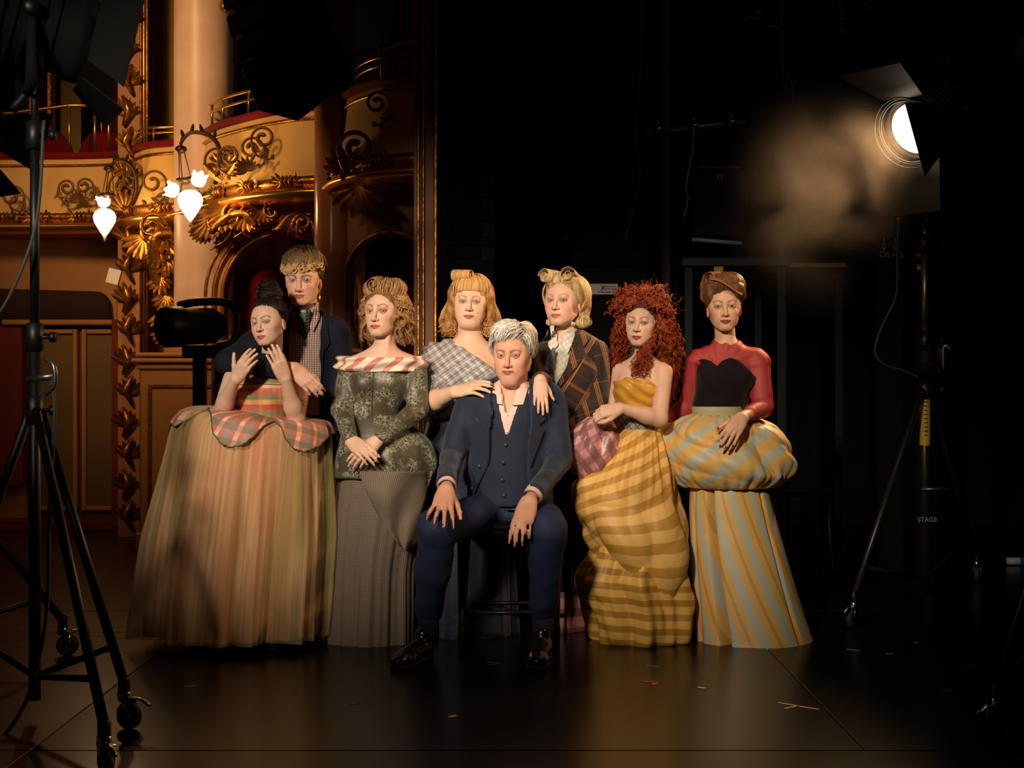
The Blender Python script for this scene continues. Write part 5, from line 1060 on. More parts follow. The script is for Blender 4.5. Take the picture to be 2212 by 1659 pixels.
def green_woman():
    p = thing('person', 'woman in green brocade jacket with striped off-shoulder collar, hands clasped', 'person', (P(825, 900, 6.16)[0], 6.16, 0))
    x = head_xf(813, 671, 6.10, 1.03, -20, -2, 0)
    nk, shl, shr, wa, hp = P(830, 752, 6.17), P(760, 792, 6.17), P(896, 792, 6.17), P(803, 905, 6.17), P(815, 965, 6.17)
    el, er, wl, wr = P(738, 885, 6.10), P(904, 885, 6.10), P(757, 951, 5.97), P(816, 951, 5.97)
    S = Solid(); head(S, x, nose=1.05, cheek=.92, lip=.9, jaw=.98, age=1.0); torso(S, nk, shl, shr, wa, hp, .115, .09, .13, .085, .075, .1, bust=.045, hx=x, nr=.045)
    S.cap(x.pt((.03, -.01, -.09)), nk + [.012, -.045, -.03], .010, .008, k=.015)
    S.cap(el, wl, .030, .022); S.cap(er, wr, .030, .022)
    n1 = hand(S, wl, P(784, 972, 5.92) - wl, (.1, -1, .35), 1, (.30, .32, .34, .36), .03, .97, (.35, .2)); n2 = hand(S, wr, P(785, 978, 5.95) - wr, (.0, -.8, .3), -1, (.28, .30, .30, .30), .05, .95, (.35, .2))
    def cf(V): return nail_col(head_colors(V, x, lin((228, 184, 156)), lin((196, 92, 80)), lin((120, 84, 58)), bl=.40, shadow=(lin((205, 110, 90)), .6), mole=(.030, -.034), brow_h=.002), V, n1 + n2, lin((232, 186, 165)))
    skin_mesh('body', S, [(*head_box(x), .0029), (*hand_box(np.minimum(wl, wr), P(790, 1000, 5.92)), .0032)], p, cf, x, iris=lin((96, 88, 70)))
    bc = lin((190, 144, 92)); H = Hair(x, bc); H.shell(cap_solid(.074, low=-.06, grow=.008, ear=True), col=lin((140, 98, 58))); r = H.r
    B = Solid()
    for s in (-1, 1): B.ell((s * .074, .040, .015), (.022, .05, .055), k=.02); B.ell((s * .076, .050, -.05), (.024, .040, .05), k=.02); B.ell((s * .066, .055, -.105), (.024, .034, .035), k=.02)
    B.ell((.01, .09, -.05), (.07, .04, .08), k=.02); B.ell((.005, -.028, .110), (.062, .046, .030), k=.02); H.shell(B, h=.006, col=lin((130, 90, 52)), mod=lambda q: .006 * wrink(q, 60, 3))
    n = 520; az = r.uniform(-85, 85, n); n = 900; az = r.uniform(-85, 85, n); a = dirs(az, 29 - np.abs(az) * .20 + r.uniform(0, 7, n)); b = dirs(az * 1.2 + 10, r.uniform(56, 86, n)); H.strands(H.slerp(a, b, lift=.004 + .034 * r.rand(n), r=(.082, .103, .099)), .0011, .0006)
    H.roll((-.022, -.062, .112), (.25, -1, .1), .006, .030, 1.6, .055, start=1.0, taper=.9)
    for s in (-1, 1):
        n = 330; t0 = r.rand(n); az = s * r.uniform(50, 120, n); a = np.array([0, .02, .03]) + dirs(az, r.uniform(5, 60, n)) * [.088, .105, .098]
        tip = np.stack([s * (.078 + .014 * r.randn(n)), .045 + .03 * r.randn(n), -.03 - .11 * t0], -1); H.ringlets(a[:90], tip[:90], 9, rad=.015, turns=1.7, K=20, bulge=np.stack([s * .016 * np.ones(90), np.zeros(90), np.zeros(90)], -1), r0=.0012, r1=.0008)
    n = 160; a = np.array([0, .02, .03]) + dirs(r.uniform(120, 240, n), r.uniform(-20, 40, n)) * [.088, .105, .098]; H.ringlets(a, a * [1.1, 1.1, 0] + np.stack([0 * a[:, 0], 0 * a[:, 0], -.06 - .08 * r.rand(n)], -1), 4, rad=.013, turns=2, K=16, r0=.0013, r1=.0007, col=lin((120, 84, 48)))
    H.build(p)
    MB_ = brocade_mat(); bo = Solid(); torso(bo, nk, shl, shr, wa, hp, .128, .103, .15, .098, .088, .11, bust=.05); bo = bo.copy(.008)
    for s_, e_, w_ in ((shl, el, wl), (shr, er, wr)): bo.cap(s_ + [0, 0, -.015], e_, .058, .046, k=.02); bo.cap(e_, w_ + (e_ - w_) * .10, .046, .033, k=.012)
    bo.half((0, 0, pz(797, 6.1)), (0, 0, 1)); bo.half((0, 0, pz(952, 6.0)), (0, 0, -1), box=(np.array([P(765, 0, 6.1)[0], -9, -9]), np.array([P(800, 0, 6.1)[0], 99, 9])))
    cloth('jacket', bo, MB_, p, h=.0072, mod=lambda q: .004 * wrink(q * [1, 1, .8], 30, 8)); jo = p.children[-1]
    m_b = mat('covered_button', lin((60, 54, 40)), .4)
    for i in range(11): X = P(795 - i * .6, 815 + i * 12.2, 6.0); button(jo, (X[0], bo.yfront([X[0]], [X[2]])[0] - .001, X[2]), .0055, m_b)
    b = MB(); X = np.array([P(803 - t * .5, 800 + t * 14, 6.0) for t in range(11)]); X[:, 1] = bo.yfront(X[:, 0], X[:, 2]) - .001; b.tube(X, .0022, 6); b.build('placket_edge', m_b, jo)
    rows = [(893, 752, 858, .85), (925, 740, 898, .8), (960, 731, 934, .75), (1000, 722, 944, .75), (1029, 722, 936, .78)]
    V, Fq, uv = loft(rows, 6.17, 180, 36, fold=lambda TH, Vv: .035 * Vv * np.sin(5 * TH + .8) + .02 * Vv * np.sin(11 * TH)); pe = mk('peplum', V.reshape(-1, 3), Fq, MB_, p, uv=uv); b = MB(); b.tube(V.reshape(36, 181, 3)[-1], .004, 6, caps=False); b.build('hem', m_b, pe)
    # collar of pink and cream stripes round the shoulders
    m_c = bands('striped_collar_silk', [(0, .066, [(.0, .42, lin((206, 138, 124)), 1)])], lin((244, 226, 200)), rough=.4, coord='UV', rot=(0, 0, -.75), bump=(25, .5, .01))
    def cfold(TH, Vv): return .06 * np.sin(Vv * 16 + 2.5 * np.sin(2 * TH + .5)) * np.sin(pi * Vv) + .03 * np.sin(9 * TH + 5 * Vv)
    V, Fq, uv = loft([(770, 752, 902, .62), (768, 736, 915, .62), (776, 727, 922, .60), (790, 727, 921, .60), (802, 738, 908, .62), (804, 756, 890, .6)], 6.17, 200, 40, fold=cfold); Vg = V.reshape(40, 201, 3)
    V2 = Vg.copy(); fr = np.clip((6.17 - Vg[..., 1]) / .1, 0, 1); V2[..., 2] -= .012 * fr * (1 - np.linspace(0, 1, 40)[:, None]); mk('collar', V2.reshape(-1, 3), Fq, m_c, p, uv=uv)
    m_sk = bands('grey_houndstooth', [(0, .008, [(.0, .5, lin((92, 78, 66)), .8)]), (1, .008, [(.0, .5, lin((70, 60, 52)), .6)])], lin((150, 132, 112)), rough=.7, coord='UV', spec=.3, bump=(30, .3, .006))
    def sf(TH, Vv): return (.05 * np.sin(6 * TH + 1.2 * Vv) + .03 * np.sin(13 * TH + 2) + .015 * np.sin(29 * TH)) * np.clip(.25 + Vv, 0, 1)
    V, Fq, uv = loft([(1010, 735, 922, .8), (1100, 722, 915, .78), (1250, 712, 893, .8), (1396, 706, 892, .85)], 6.17, 220, 40, fold=sf); mk('skirt', V.reshape(-1, 3), Fq, m_sk, p, uv=uv)
    # overskirt drape hanging to a point on one side
    nu, nv = 40, 40; U, W = np.meshgrid(np.linspace(0, 1, nu), np.linspace(0, 1, nv)); pxl = 776 + 84 * W ** 1.3; pxr = 936 - 54 * W; px = pxl + (pxr - pxl) * U; py = 1018 + 195 * W - 60 * W * (1 - U) * .6 - 20 * U * W; ang = (px - 815) / 110.0
    Y = 6.17 - .19 * np.sqrt(np.clip(1 - np.clip(ang, -.99, .99) ** 2, 0.02, 1)) - .035 + .012 * np.sin(U * 9 + W * 5) + .02 * np.sin(U * 4 - W * 7) * (1 - W); V = P(px[..., None] * 0, 0, 1) if False else np.stack([(px - CX) * Y / F_PX, Y, CAM_H - (py - CY) * Y / F_PX], -1)
    o = mk('drape', V.reshape(-1, 3), grid_faces(nv, nu), m_sk, p, uv=np.stack([U * .3 + W * .1, W * .4 - U * .1], -1).reshape(-1, 2)); md = o.modifiers.new('thickness', 'SOLIDIFY'); md.thickness = .004
    return p
green_woman()
# ------------------------------------------------------------------ blonde woman in the grey plaid wrap dress
def blonde_woman():
    p = thing('person', 'blonde woman with rolled fringe in grey plaid wrap dress, hand on seated shoulder', 'person', (P(1005, 900, 6.38)[0], 6.38, 0))
    x = head_xf(1014, 651, 6.30, 1.02, -3, -2, 2)
    nk, shl, shr, wa, hp = P(1015, 732, 6.38), P(938, 772, 6.38), P(1082, 776, 6.38), P(1003, 900, 6.40), P(1003, 970, 6.40)
    el, wr = P(925, 872, 6.22), P(983, 846, 6.03)
    S = Solid(); head(S, x, fw=1.12, jaw=1.06, cheek=1.18, nose=.98, lip=.85, chin=1.1, age=.6); S.ell((0, -.040, -.105), (.045, .035, .020), x=x, k=.025)
    torso(S, nk, shl, shr, wa, hp, .15, .135, .165, .105, .11, .12, bust=.068, hx=x, nr=.056); arm(S, shl, el, wr, (.056, .047, .044, .034, .027)); arm(S, shr, P(1100, 880, 6.36), P(1095, 960, 6.3), (.056, .047, .044, .034, .027))
    n1 = hand(S, wr, P(1013, 838, 5.985) - wr, (.1, -.75, .75), 1, (.24, .26, .28, .30), .06, 1.06, (.45, .1))
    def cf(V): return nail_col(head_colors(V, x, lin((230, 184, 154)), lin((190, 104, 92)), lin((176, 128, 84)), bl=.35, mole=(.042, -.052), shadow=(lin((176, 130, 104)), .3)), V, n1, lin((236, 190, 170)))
    skin_mesh('body', S, [(*head_box(x), .0029), (*hand_box(wr, P(1035, 850, 5.96)), .0032)], p, cf, x, iris=lin((110, 118, 104)))
    bc = lin((218, 168, 98)); H = Hair(x, bc); H.shell(cap_solid(.062, low=-.06, grow=.010), col=lin((190, 140, 76))); r = H.r
    B = Solid()
    for s in (-1, 1): B.ell((s * .078, .02, .03), (.030, .06, .065), k=.02); B.ell((s * .090, .03, -.045), (.034, .055, .06), k=.02); B.ell((s * .098, .03, -.115), (.040, .05, .040), k=.02)
    B.ell((0, .09, -.06), (.08, .045, .09), k=.02); H.shell(B, h=.006, col=lin((180, 126, 62)))
    n = 620; az = r.uniform(-46, 46, n); a = dirs(az, r.uniform(62, 80, n)); b = dirs(az * 1.05 + r.uniform(-3, 3, n), r.uniform(10, 15, n) - np.abs(az) * .02); H.strands(H.slerp(a, b, lift=.010, r=(.082, .106, .096)), .0012, .0006)
    H.roll((-.036, -.040, .122), (.9, -.55, .0), .008, .034, 1.7, .095, start=2.2, taper=.75)
    n = 400; az = r.uniform(-180, 180, n); H.strands(H.slerp(dirs(az, 80 + 0 * az), dirs(az, r.uniform(0, 25, n)), r=(.092, .108, .105), lift=.008)[np.abs(az) > 42], .0013, .0008)
    for s in (-1, 1):
        n = 480; az = s * r.uniform(52, 125, n); rt = np.array([0, .02, .03]) + dirs(az, r.uniform(25, 75, n)) * [.092, .108, .102]; t = np.linspace(0, 1, 26)[None, :, None]; f = r.rand(n, 1, 1); g = r.rand(n, 1, 1)
        xx = s * (.078 + .032 * f + .016 * np.sin(t * 9 + .8 + f) + .02 * t); yy = rt[:, None, 1:2] * (1 - t) + (.0 + .07 * g) * t; zz = rt[:, None, 2:3] * (1 - t) + (-.115 - .045 * f) * t + .012 * np.clip(t - .8, 0, 1) * 5; mixt = np.clip(t * 3, 0, 1)
        H.strands(np.concatenate([rt[:, None, 0:1] * (1 - mixt) + xx * mixt, yy, zz], -1), .0013, .0006)
        n = 90; c0 = np.stack([s * r.uniform(.072, .125, n), r.uniform(-.02, .07, n), r.uniform(-.145, -.085, n)], -1); th = np.linspace(0, 1, 18)[None, :, None]; an = th * 5.5 + r.rand(n, 1, 1); rad = .024 * (1 - .6 * th); H.strands(c0[:, None] + np.concatenate([s * rad * np.cos(an), .004 * an * r.randn(n, 1, 1), rad * np.sin(an)], -1), .0014, .0007, col=lin((206, 150, 80)))
    H.build(p)
    m = bands('grey_plaid_wrap', [(0, .030, [(.0, .10, lin((96, 92, 92)), .7), (.2, .26, lin((110, 104, 100)), .6), (.5, .62, lin((226, 222, 210)), .6)]), (2, .034, [(.0, .12, lin((84, 82, 84)), .7), (.45, .6, lin((220, 216, 206)), .5), (.72, .78, lin((150, 110, 110)), .5)])], lin((168, 160, 158)), rough=.5, rot=(0, .62, 0), bump=(30, .4, .01))
    bo = Solid(); torso(bo, nk, shl, shr, wa, hp, .165, .148, .18, .12, .12, .13, bust=.075); bo = bo.copy(.010); bo.cap(shl + [0, 0, .0], el + (shl - el) * .05, .072, .064, k=.03); bo.cap(shr, P(1100, 870, 6.36), .07, .06, k=.03)
    topcut(bo, [(800, 690), (950, 715), (968, 722), (1072, 800), (1088, 760), (1096, 742), (1102, 700), (1300, 690)], 6.28, ymax=6.44); topcut(bo, [(985, 745), (1065, 745)], 6.4)
    def wm(q): u = q[..., 0] * .58 + q[..., 2] * .81; return .014 * (np.abs(np.sin(u * 62 + 1.2 * wrink(q, 12, 3))) - .6) * (q[..., 2] > pz(880, 6.3)) + .005 * wrink(q, 22, 5)
    cloth('wrap_bodice', bo, m, p, h=.007, mod=wm, lo=np.array([-9, -9, pz(905, 6.35)]))
    b = MB(); a_ = (shl - el); a_ = a_ / np.linalg.norm(a_); e2 = el + a_ * .01; b.tube([e2 + a_ * .05, e2 + a_ * .02, e2 - a_ * .02], [.066, .072, .085], 28, caps=False); b.build('sleeve_cuff', m, p)
    m_v = mat('midnight_velvet', lin((18, 26, 52)), .7, sheen=.3, var=(6, .6, lin((12, 16, 30))), bump=(10, .5, .03))
    V, Fq, uv = loft([(885, 930, 1075, .75), (950, 915, 1090, .75), (1100, 905, 1105, .8), (1385, 890, 1120, .85)], 6.40, 160, 40, fold=lambda TH, Vv: (.05 * np.sin(8 * TH + 2 * Vv) + .025 * np.sin(19 * TH)) * Vv); mk('skirt', V.reshape(-1, 3), Fq, m_v, p, uv=uv)
    return p
blonde_woman()
# ------------------------------------------------------------------ platinum woman in the brown plaid jacket
def platinum_woman():
    p = thing('person', 'platinum woman with double hair rolls in brown plaid jacket and pink checked skirt', 'person', (P(1235, 900, 6.40)[0], 6.40, 0))
    x = head_xf(1203, 648, 6.30, 1.05, -26, -2, 0)
    nk, shl, shr, wa, hp = P(1226, 716, 6.40), P(1180, 768, 6.40), P(1284, 764, 6.40), P(1236, 885, 6.42), P(1240, 950, 6.42)
    er, wr2, el, wl = P(1294, 868, 6.36), P(1240, 925, 6.24), P(1172, 828, 6.30), P(1167, 819, 5.955)
    S = Solid(); head(S, x, nose=.97, lip=1.0, fw=1.05, cheek=1.05); torso(S, nk, shl, shr, wa, hp, .11, .095, .13, .09, .08, .1, bust=.045, hx=x, nr=.046); S.cap(el, wl, .032, .023)
    n1 = hand(S, wl, np.array([.01, -.38, -.9]), (0, -1, .4), 1, (.16, .16, .17, .18), .05, .86, (.6, .1))
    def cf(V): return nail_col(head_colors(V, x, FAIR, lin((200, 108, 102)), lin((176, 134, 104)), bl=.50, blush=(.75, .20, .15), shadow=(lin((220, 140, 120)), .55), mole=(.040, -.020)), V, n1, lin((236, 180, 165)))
    skin_mesh('body', S, [(*head_box(x), .0029), (*hand_box(wl, P(1167, 880, 5.94)), .0032)], p, cf, x, iris=lin((104, 104, 88)))
    bc = lin((222, 190, 132)); H = Hair(x, bc); H.shell(cap_solid(.074, low=-.07, grow=.006), col=lin((196, 164, 112))); r = H.r
    B = Solid(); B.ell((.055, .03, .045), (.046, .075, .070), k=.03); B.ell((.066, .062, -.02), (.032, .045, .07), k=.03); B.ell((-.055, .03, .045), (.036, .07, .065), k=.03); B.ell((-.062, .045, -.03), (.024, .04, .06), k=.03); B.ell((0, .07, -.02), (.07, .05, .075), k=.03)
    B.ell((.068, .052, -.088), (.040, .036, .028), k=.01); B.ell((-.060, .02, -.088), (.026, .03, .022), k=.01); B.ell((-.045, -.035, .092), (.032, .04, .030), k=.02); B.ell((.040, -.035, .094), (.032, .04, .030), k=.02)
    H.shell(B, h=.0056, col=lin((204, 172, 118)), streak=(40, .0018))
    n = 800; az = r.uniform(-100, 100, n); a = dirs(az, 29 - np.abs(az) * .24 + r.uniform(0, 6, n)); b = dirs(az * 1.1, np.minimum(80, 52 + r.uniform(8, 26, n))); H.strands(H.slerp(a, b, r=(.084, .104, .098), lift=.010), .0011, .0007, col=lin((206, 178, 130)))
    H.roll((-.046, -.048, .100), (-.35, -1, .12), .005, .043, 1.55, .080, start=-.4, taper=.85, flip=1); H.roll((.040, -.046, .104), (.25, -1, .15), .005, .042, 1.55, .080, start=3.5, taper=.85, flip=-1)
    for s in (-1, 1):
        n = 320; az = s * r.uniform(52, 120, n); a = dirs(az, r.uniform(35, 65, n)); b = dirs(s * r.uniform(80, 135, n), r.uniform(-52, -20, n)); H.strands(H.slerp(a, b, r=(.098 if s > 0 else .088, .108, .100), lift=.010), .0012, .0009)
    t = np.linspace(0, 2 * pi * .85, 24)[None]
    for c0, rad, n in (((.068, .045, -.088), .034, 130), ((-.060, .015, -.088), .023, 80)):
        off = r.uniform(-1, 1, (n, 1)); ph = r.rand(n, 1) * 6.3; rr = rad * np.sqrt(1 - .8 * off ** 2); H.strands(np.stack([c0[0] + off * rad * 1.2 + 0 * t, c0[1] + rr * np.cos(t + ph), c0[2] + rr * .85 * np.sin(t + ph)], -1), .0012, .0009)
    H.build(p)
    base = Solid(); torso(base, nk, shl, shr, wa, hp, .118, .102, .14, .095, .085, .105, bust=.05, slope=.035)
    m_s = bands('pale_check_shirt', [(0, .020, [(.0, .5, lin((196, 192, 178)), .6)]), (2, .020, [(.0, .5, lin((190, 186, 172)), .6)])], lin((222, 218, 204)), rough=.7, rot=(0, .6, 0))
    sh = base.copy(.005); sh.cap(x.pt((0, .028, -.09)), nk + [0, .004, -.01], .054, .062, k=.02); vcut(sh, [(1196, 660), (1207, 745)], [(1232, 660), (1211, 745)], 6.3, 6.42); sh.half((0, 6.40, x.pt((0, 0, -.122))[2]), (0, -.35, 1), k=.002); cloth('shirt', sh, m_s, p, h=.0065, lo=np.array([-9, -9, pz(880, 6.4)]), mod=lambda q: .002 * wrink(q, 60, 1)); so = p.children[-1]
    drape(sh, poly([(1188, 706), (1196, 700), (1210, 742), (1196, 756)], 6.3), m_s, 'collar', so, off=.010, th=.006, step=.006); drape(sh, poly([(1244, 698), (1236, 694), (1209, 742), (1226, 764), (1242, 730)], 6.3), m_s, 'collar', so, off=.012, th=.006, step=.006)
    sc = Solid(); sc.cap(P(1192, 770, 6.285), P(1180, 800, 6.29), .013, .017, k=.01, flat=(1, .6, 1)); sc.cap(P(1194, 770, 6.28), P(1192, 792, 6.28), .010, .012, k=.004, flat=(1, .6, 1)); sc.cap(P(1196, 755, 6.285), P(1190, 772, 6.285), .011, .012, k=.01); cloth('scarf', sc, mat('blue_grey_silk', lin((104, 112, 126)), .35, bump=(50, .5, .006)), p, h=.004, mod=lambda q: .003 * wrink(q, 90, 2))
    m = bands('brown_plaid_tweed', [(0, .105, [(.0, .035, lin((176, 104, 58)), .8), (.07, .09, lin((200, 140, 84)), .8), (.12, .14, lin((170, 80, 44)), .8), (.16, .19, lin((214, 160, 100)), .7)]), (2, .12, [(.0, .03, lin((176, 100, 56)), .55), (.06, .08, lin((206, 150, 92)), .55), (.11, .13, lin((168, 76, 44)), .55), (.5, .52, lin((150, 84, 50)), .4)])], lin((50, 36, 27)), rough=.8, spec=.25, sheen=.15, rot=(0, -.55, 0), bump=(200, .4, .003))
    m2 = bands('brown_plaid_tweed_sleeve', [(0, .075, [(.0, .05, lin((176, 104, 58)), .8), (.10, .13, lin((206, 146, 88)), .8), (.17, .2, lin((170, 80, 44)), .8), (.24, .27, lin((214, 160, 100)), .7)]), (2, .12, [(.0, .03, lin((176, 100, 56)), .4)])], lin((50, 36, 27)), rough=.8, spec=.25, sheen=.15, rot=(0, .25, 0), bump=(200, .4, .003))
    jk = base.copy(.016); jk.ell(hp + [0, 0, .01], (.15, .12, .05), k=.03); vcut(jk, [(1186, 640), (1188, 700), (1180, 770), (1198, 838)], [(1262, 640), (1246, 700), (1226, 790), (1200, 838)], 6.28, 6.42); jk.half((0, 0, pz(945, 6.35)), (0, 0, -1)); jk.half((0, 6.40, pz(712, 6.4)), (0, -.4, 1), k=.003)
    cloth('jacket', jk, m, p, h=.007, mod=lambda q: .004 * wrink(q, 26, 3)); jo = p.children[-1]
    sl = Solid(); sl.cap(shr + [.004, 0, .004], er, .062, .052, k=.02); sl.cap(er, wr2, .052, .042, k=.015); V, Fq = sl.mesh(.006, mod=lambda q: .006 * wrink(q, 24, 6)); mk('sleeve', V, Fq, m2, p)
    sl = Solid(); sl.cap(shl, el, .055, .048, k=.02); sl.cap(el, wl + (el - wl) * .12, .046, .036, k=.012); V, Fq = sl.mesh(.006, mod=lambda q: .005 * wrink(q, 24, 6)); mk('sleeve', V, Fq, m2, p)
    drape(jk, poly([(1250, 704), (1276, 730), (1258, 752), (1270, 760), (1202, 845), (1218, 796), (1236, 740)], 6.3), m2, 'lapel', jo, off=.006, th=.008); drape(jk, poly([(1184, 712), (1164, 752), (1174, 762), (1168, 775), (1196, 840), (1184, 790), (1188, 740)], 6.3), m2, 'lapel', jo, off=.006, th=.008)
    PK = [(0, .075, [(.0, .5, lin((120, 84, 84)), .75)]), (1, .075, [(.0, .5, lin((128, 88, 88)), .6)])]; m_p = bands('pink_checked_taffeta', PK, lin((216, 150, 150)), rough=.35, coord='UV', rot=(0, 0, .6), bump=(22, .5, .01))
    def pf(TH, Vv): return .10 * np.abs(np.sin(4.5 * TH + 1 + 2 * Vv)) * np.sin(pi * Vv) + .05 * np.sin(11 * TH + 7 * Vv) + .04 * np.sin(6 * TH - 9 * Vv)
    V, Fq, uv = loft([(900, 1272, 1318, .8), (912, 1255, 1328, .9), (945, 1225, 1340, 1), (975, 1218, 1340, 1), (1010, 1232, 1326, 1), (1040, 1252, 1304, .9), (1052, 1262, 1290, .8)], 6.16, 140, 60, fold=pf); mk('puffed_peplum', V.reshape(-1, 3), Fq, m_p, p, uv=uv)
    def kf(TH, Vv): return (.05 * np.sin(7 * TH) + .02 * np.sin(17 * TH)) * (.3 + Vv)
    V, Fq, uv = loft([(930, 1195, 1290, .8), (1050, 1175, 1300, .8), (1270, 1165, 1280, .8)], 6.44, 140, 30, fold=kf); mk('overskirt', V.reshape(-1, 3), Fq, mat('black_crepe', (.006, .005, .005), .85), p, uv=uv)
    V, Fq, uv = loft([(1100, 1170, 1290, .75), (1265, 1160, 1270, .8), (1386, 1150, 1262, .85)], 6.46, 140, 30, fold=lambda a, b: .5 * kf(a, b)); mk('skirt', V.reshape(-1, 3), Fq, bands('pink_checked_skirt', [(0, .12, [(.0, .5, lin((176, 112, 116)), .6)]), (1, .09, [(.0, .45, lin((128, 84, 90)), .8)])], lin((222, 160, 160)), rough=.5, coord='UV'), p, uv=uv)
    return p
platinum_woman()
# ------------------------------------------------------------------ red-haired woman in the mustard gown
def crumple(seed, amp, fr=3.0, vs=1.0):
    r = np.random.RandomState(seed); ks = r.randn(10, 2) * [3.2 * fr / 3, 6.0 * vs * fr / 3]; ks[:, 0] = np.round(ks[:, 0]); ph = r.rand(10) * 6.3
    def f(TH, V):
        o = 0
        for (a, b), q in zip(ks, ph): o = o + np.abs(np.sin((a * TH + b * V * 2.2 + q + .7 * np.sin(2 * TH + 3 * V + q)) * .5)) - .64
        return amp * o / 3
    return f
def red_woman():
    p = thing('person', 'woman with long curly red hair in mustard striped gown', 'person', (P(1378, 900, 6.18)[0], 6.18, 0))
    x = head_xf(1378, 696, 6.12, .96, -22, 2, 3)
    nk, shl, shr, wa, hp = P(1392, 775, 6.19), P(1340, 806, 6.23), P(1434, 806, 6.13), P(1375, 905, 6.19), P(1378, 960, 6.19)
    er, wr = P(1424, 905, 6.06), P(1340, 881, 5.99)
    S = Solid(); head(S, x, nose=.95, lip=1.2, fw=1.0, cheek=1.05); torso(S, nk, shl, shr, wa, hp, .10, .088, .12, .082, .075, .09, bust=.045, hx=x, nr=.041); arm(S, shr, er, wr, (.041, .036, .034, .026, .021)); S.cap(shl, P(1328, 880, 6.25), .038, .032, k=.02)
    n1 = hand(S, wr, P(1315, 886, 5.985) - wr, (-.1, -.75, .65), 1, (.75, .8, .85, .9), .02, .94, (.5, .4))
    def cf(V): return nail_col(head_colors(V, x, FAIR, lin((176, 70, 58)), lin((140, 86, 54)), bl=.3, liner=.6), V, n1, lin((226, 170, 155)))
    skin_mesh('body', S, [(*head_box(x), .0029), (*hand_box(wr, P(1305, 892, 5.98)), .0032)], p, cf, x, iris=lin((92, 96, 84)))
    bc = lin((150, 62, 24)); H = Hair(x, bc); H.shell(cap_solid(.068, low=-.08, grow=.008, ear=False), col=lin((112, 44, 18))); r = H.r
    B = Solid(); B.ell((.035, .07, -.06), (.095, .07, .13), k=.04); B.ell((.075, .05, -.19), (.06, .06, .13), k=.04); B.ell((-.055, .07, -.13), (.05, .05, .14), k=.04); H.shell(B, h=.009, col=lin((52, 18, 8)), mod=lambda q: .012 * wrink(q, 40, 3))
    n = 330; az = r.uniform(-180, 180, n); e_ = r.uniform(18, 88, n); a = np.array([0, .02, .03]) + dirs(az, e_) * [.086, .104, .098]; ok = ~((np.abs(az) < 45) & (e_ < 27)); a, az, e_ = a[ok], az[ok], e_[ok]
    out = dirs(az, e_ * .6); tip = a + out * r.uniform(.015, .045, (len(a), 1)) + np.stack([.02 * np.sign(a[:, 0]), 0 * az, -r.uniform(.03, .10, len(a))], -1); f_ = (np.abs(az) < 60); tip[f_, 0] += np.sign(a[f_, 0]) * .05; tip[f_, 2] += .05; H.ringlets(a, tip, 5, rad=.011, turns=2.4, K=22, bulge=out * .02, r0=.0014, r1=.0008)
    for s, x0, x1, zlo, n in ((1, .06, .150, -.40, 190), (-1, .05, .115, -.38, 140)):
        t_ = r.rand(n); az = s * r.uniform(55, 150, n); a = np.array([0, .02, .03]) + dirs(az, r.uniform(-15, 45, n)) * [.088, .104, .098]; tip = np.stack([s * r.uniform(x0, x1, n), r.uniform(-.03, .13, n), zlo * (.35 + .65 * t_)], -1); H.ringlets(a, tip, 5, rad=.0125, turns=4.5, K=34, bulge=np.stack([s * r.uniform(.0, .06, n), 0 * t_, 0 * t_], -1), r0=.0014, r1=.0008)
    n = 45; a = np.stack([r.uniform(.05, .075, n), r.uniform(-.03, .0, n), r.uniform(-.06, -.02, n)], -1); tip = np.stack([r.uniform(-.01, .07, n), r.uniform(-.13, -.08, n), r.uniform(-.27, -.16, n)], -1); H.ringlets(a, tip, 5, rad=.013, turns=3.2, K=28, r0=.0014, r1=.0008)
    n = 90; az = r.uniform(-60, 60, n); a = np.array([0, .02, .03]) + dirs(az, 25 - np.abs(az) * .15 + r.uniform(0, 8, n)) * [.084, .102, .096]; H.ringlets(a, a + np.stack([np.sign(a[:, 0]) * r.uniform(.02, .06, n), .02 + 0 * az, r.uniform(.005, .045, n)], -1), 5, rad=.010, turns=1.8, K=18, bulge=dirs(az, 40 + 0 * az) * .018, r0=.0014, r1=.0008)
    n = 700; az = r.uniform(-180, 180, n); a = np.array([0, .02, .03]) + dirs(az, r.uniform(-10, 85, n)) * [.12, .125, .13] * .98; a = a[(np.abs(az) > 62) | (a[:, 2] > .10)]; H.ringlets(a, a + r.randn(len(a), 3) * .03 + [0, .02, -.01], 1, rad=.006, turns=1.5, K=12, r0=.0006, r1=.0003, col=lin((190, 84, 34)))
    H.build(p)
    m_b = mat('mustard_silk', lin((206, 150, 50)), .4, spec=.5, var=(8, .6, lin((166, 112, 36))), bump=(20, .3, .012))
    bo = Solid(); torso(bo, nk, shl, shr, wa, hp, .108, .094, .125, .09, .082, .095, bust=.05); bo = bo.copy(.007); topcut(bo, [(1200, 826), (1330, 824), (1352, 816), (1375, 820), (1400, 822), (1420, 836), (1440, 850), (1600, 850)], 6.12); bo.half((0, 0, pz(935, 6.15)), (0, 0, -1)); cloth('bodice', bo, m_b, p, h=.006, mod=lambda q: .004 * np.sin((q[..., 0] * .6 + q[..., 2]) * 110 + 2 * wrink(q, 25, 3)) + .002 * wrink(q, 40, 2))
    V, Fq, uv = loft([(893, 1326, 1428, .85), (908, 1324, 1430, .85), (926, 1328, 1428, .85)], 6.17, 100, 8); mk('waistband', V.reshape(-1, 3), Fq, bands('grey_plaid_band', [(0, .028, [(.0, .2, lin((70, 66, 54)), .8)]), (1, .028, [(.0, .2, lin((70, 66, 54)), .8)])], lin((150, 144, 124)), rough=.6, coord='UV', rot=(0, 0, .7)), p, uv=uv)
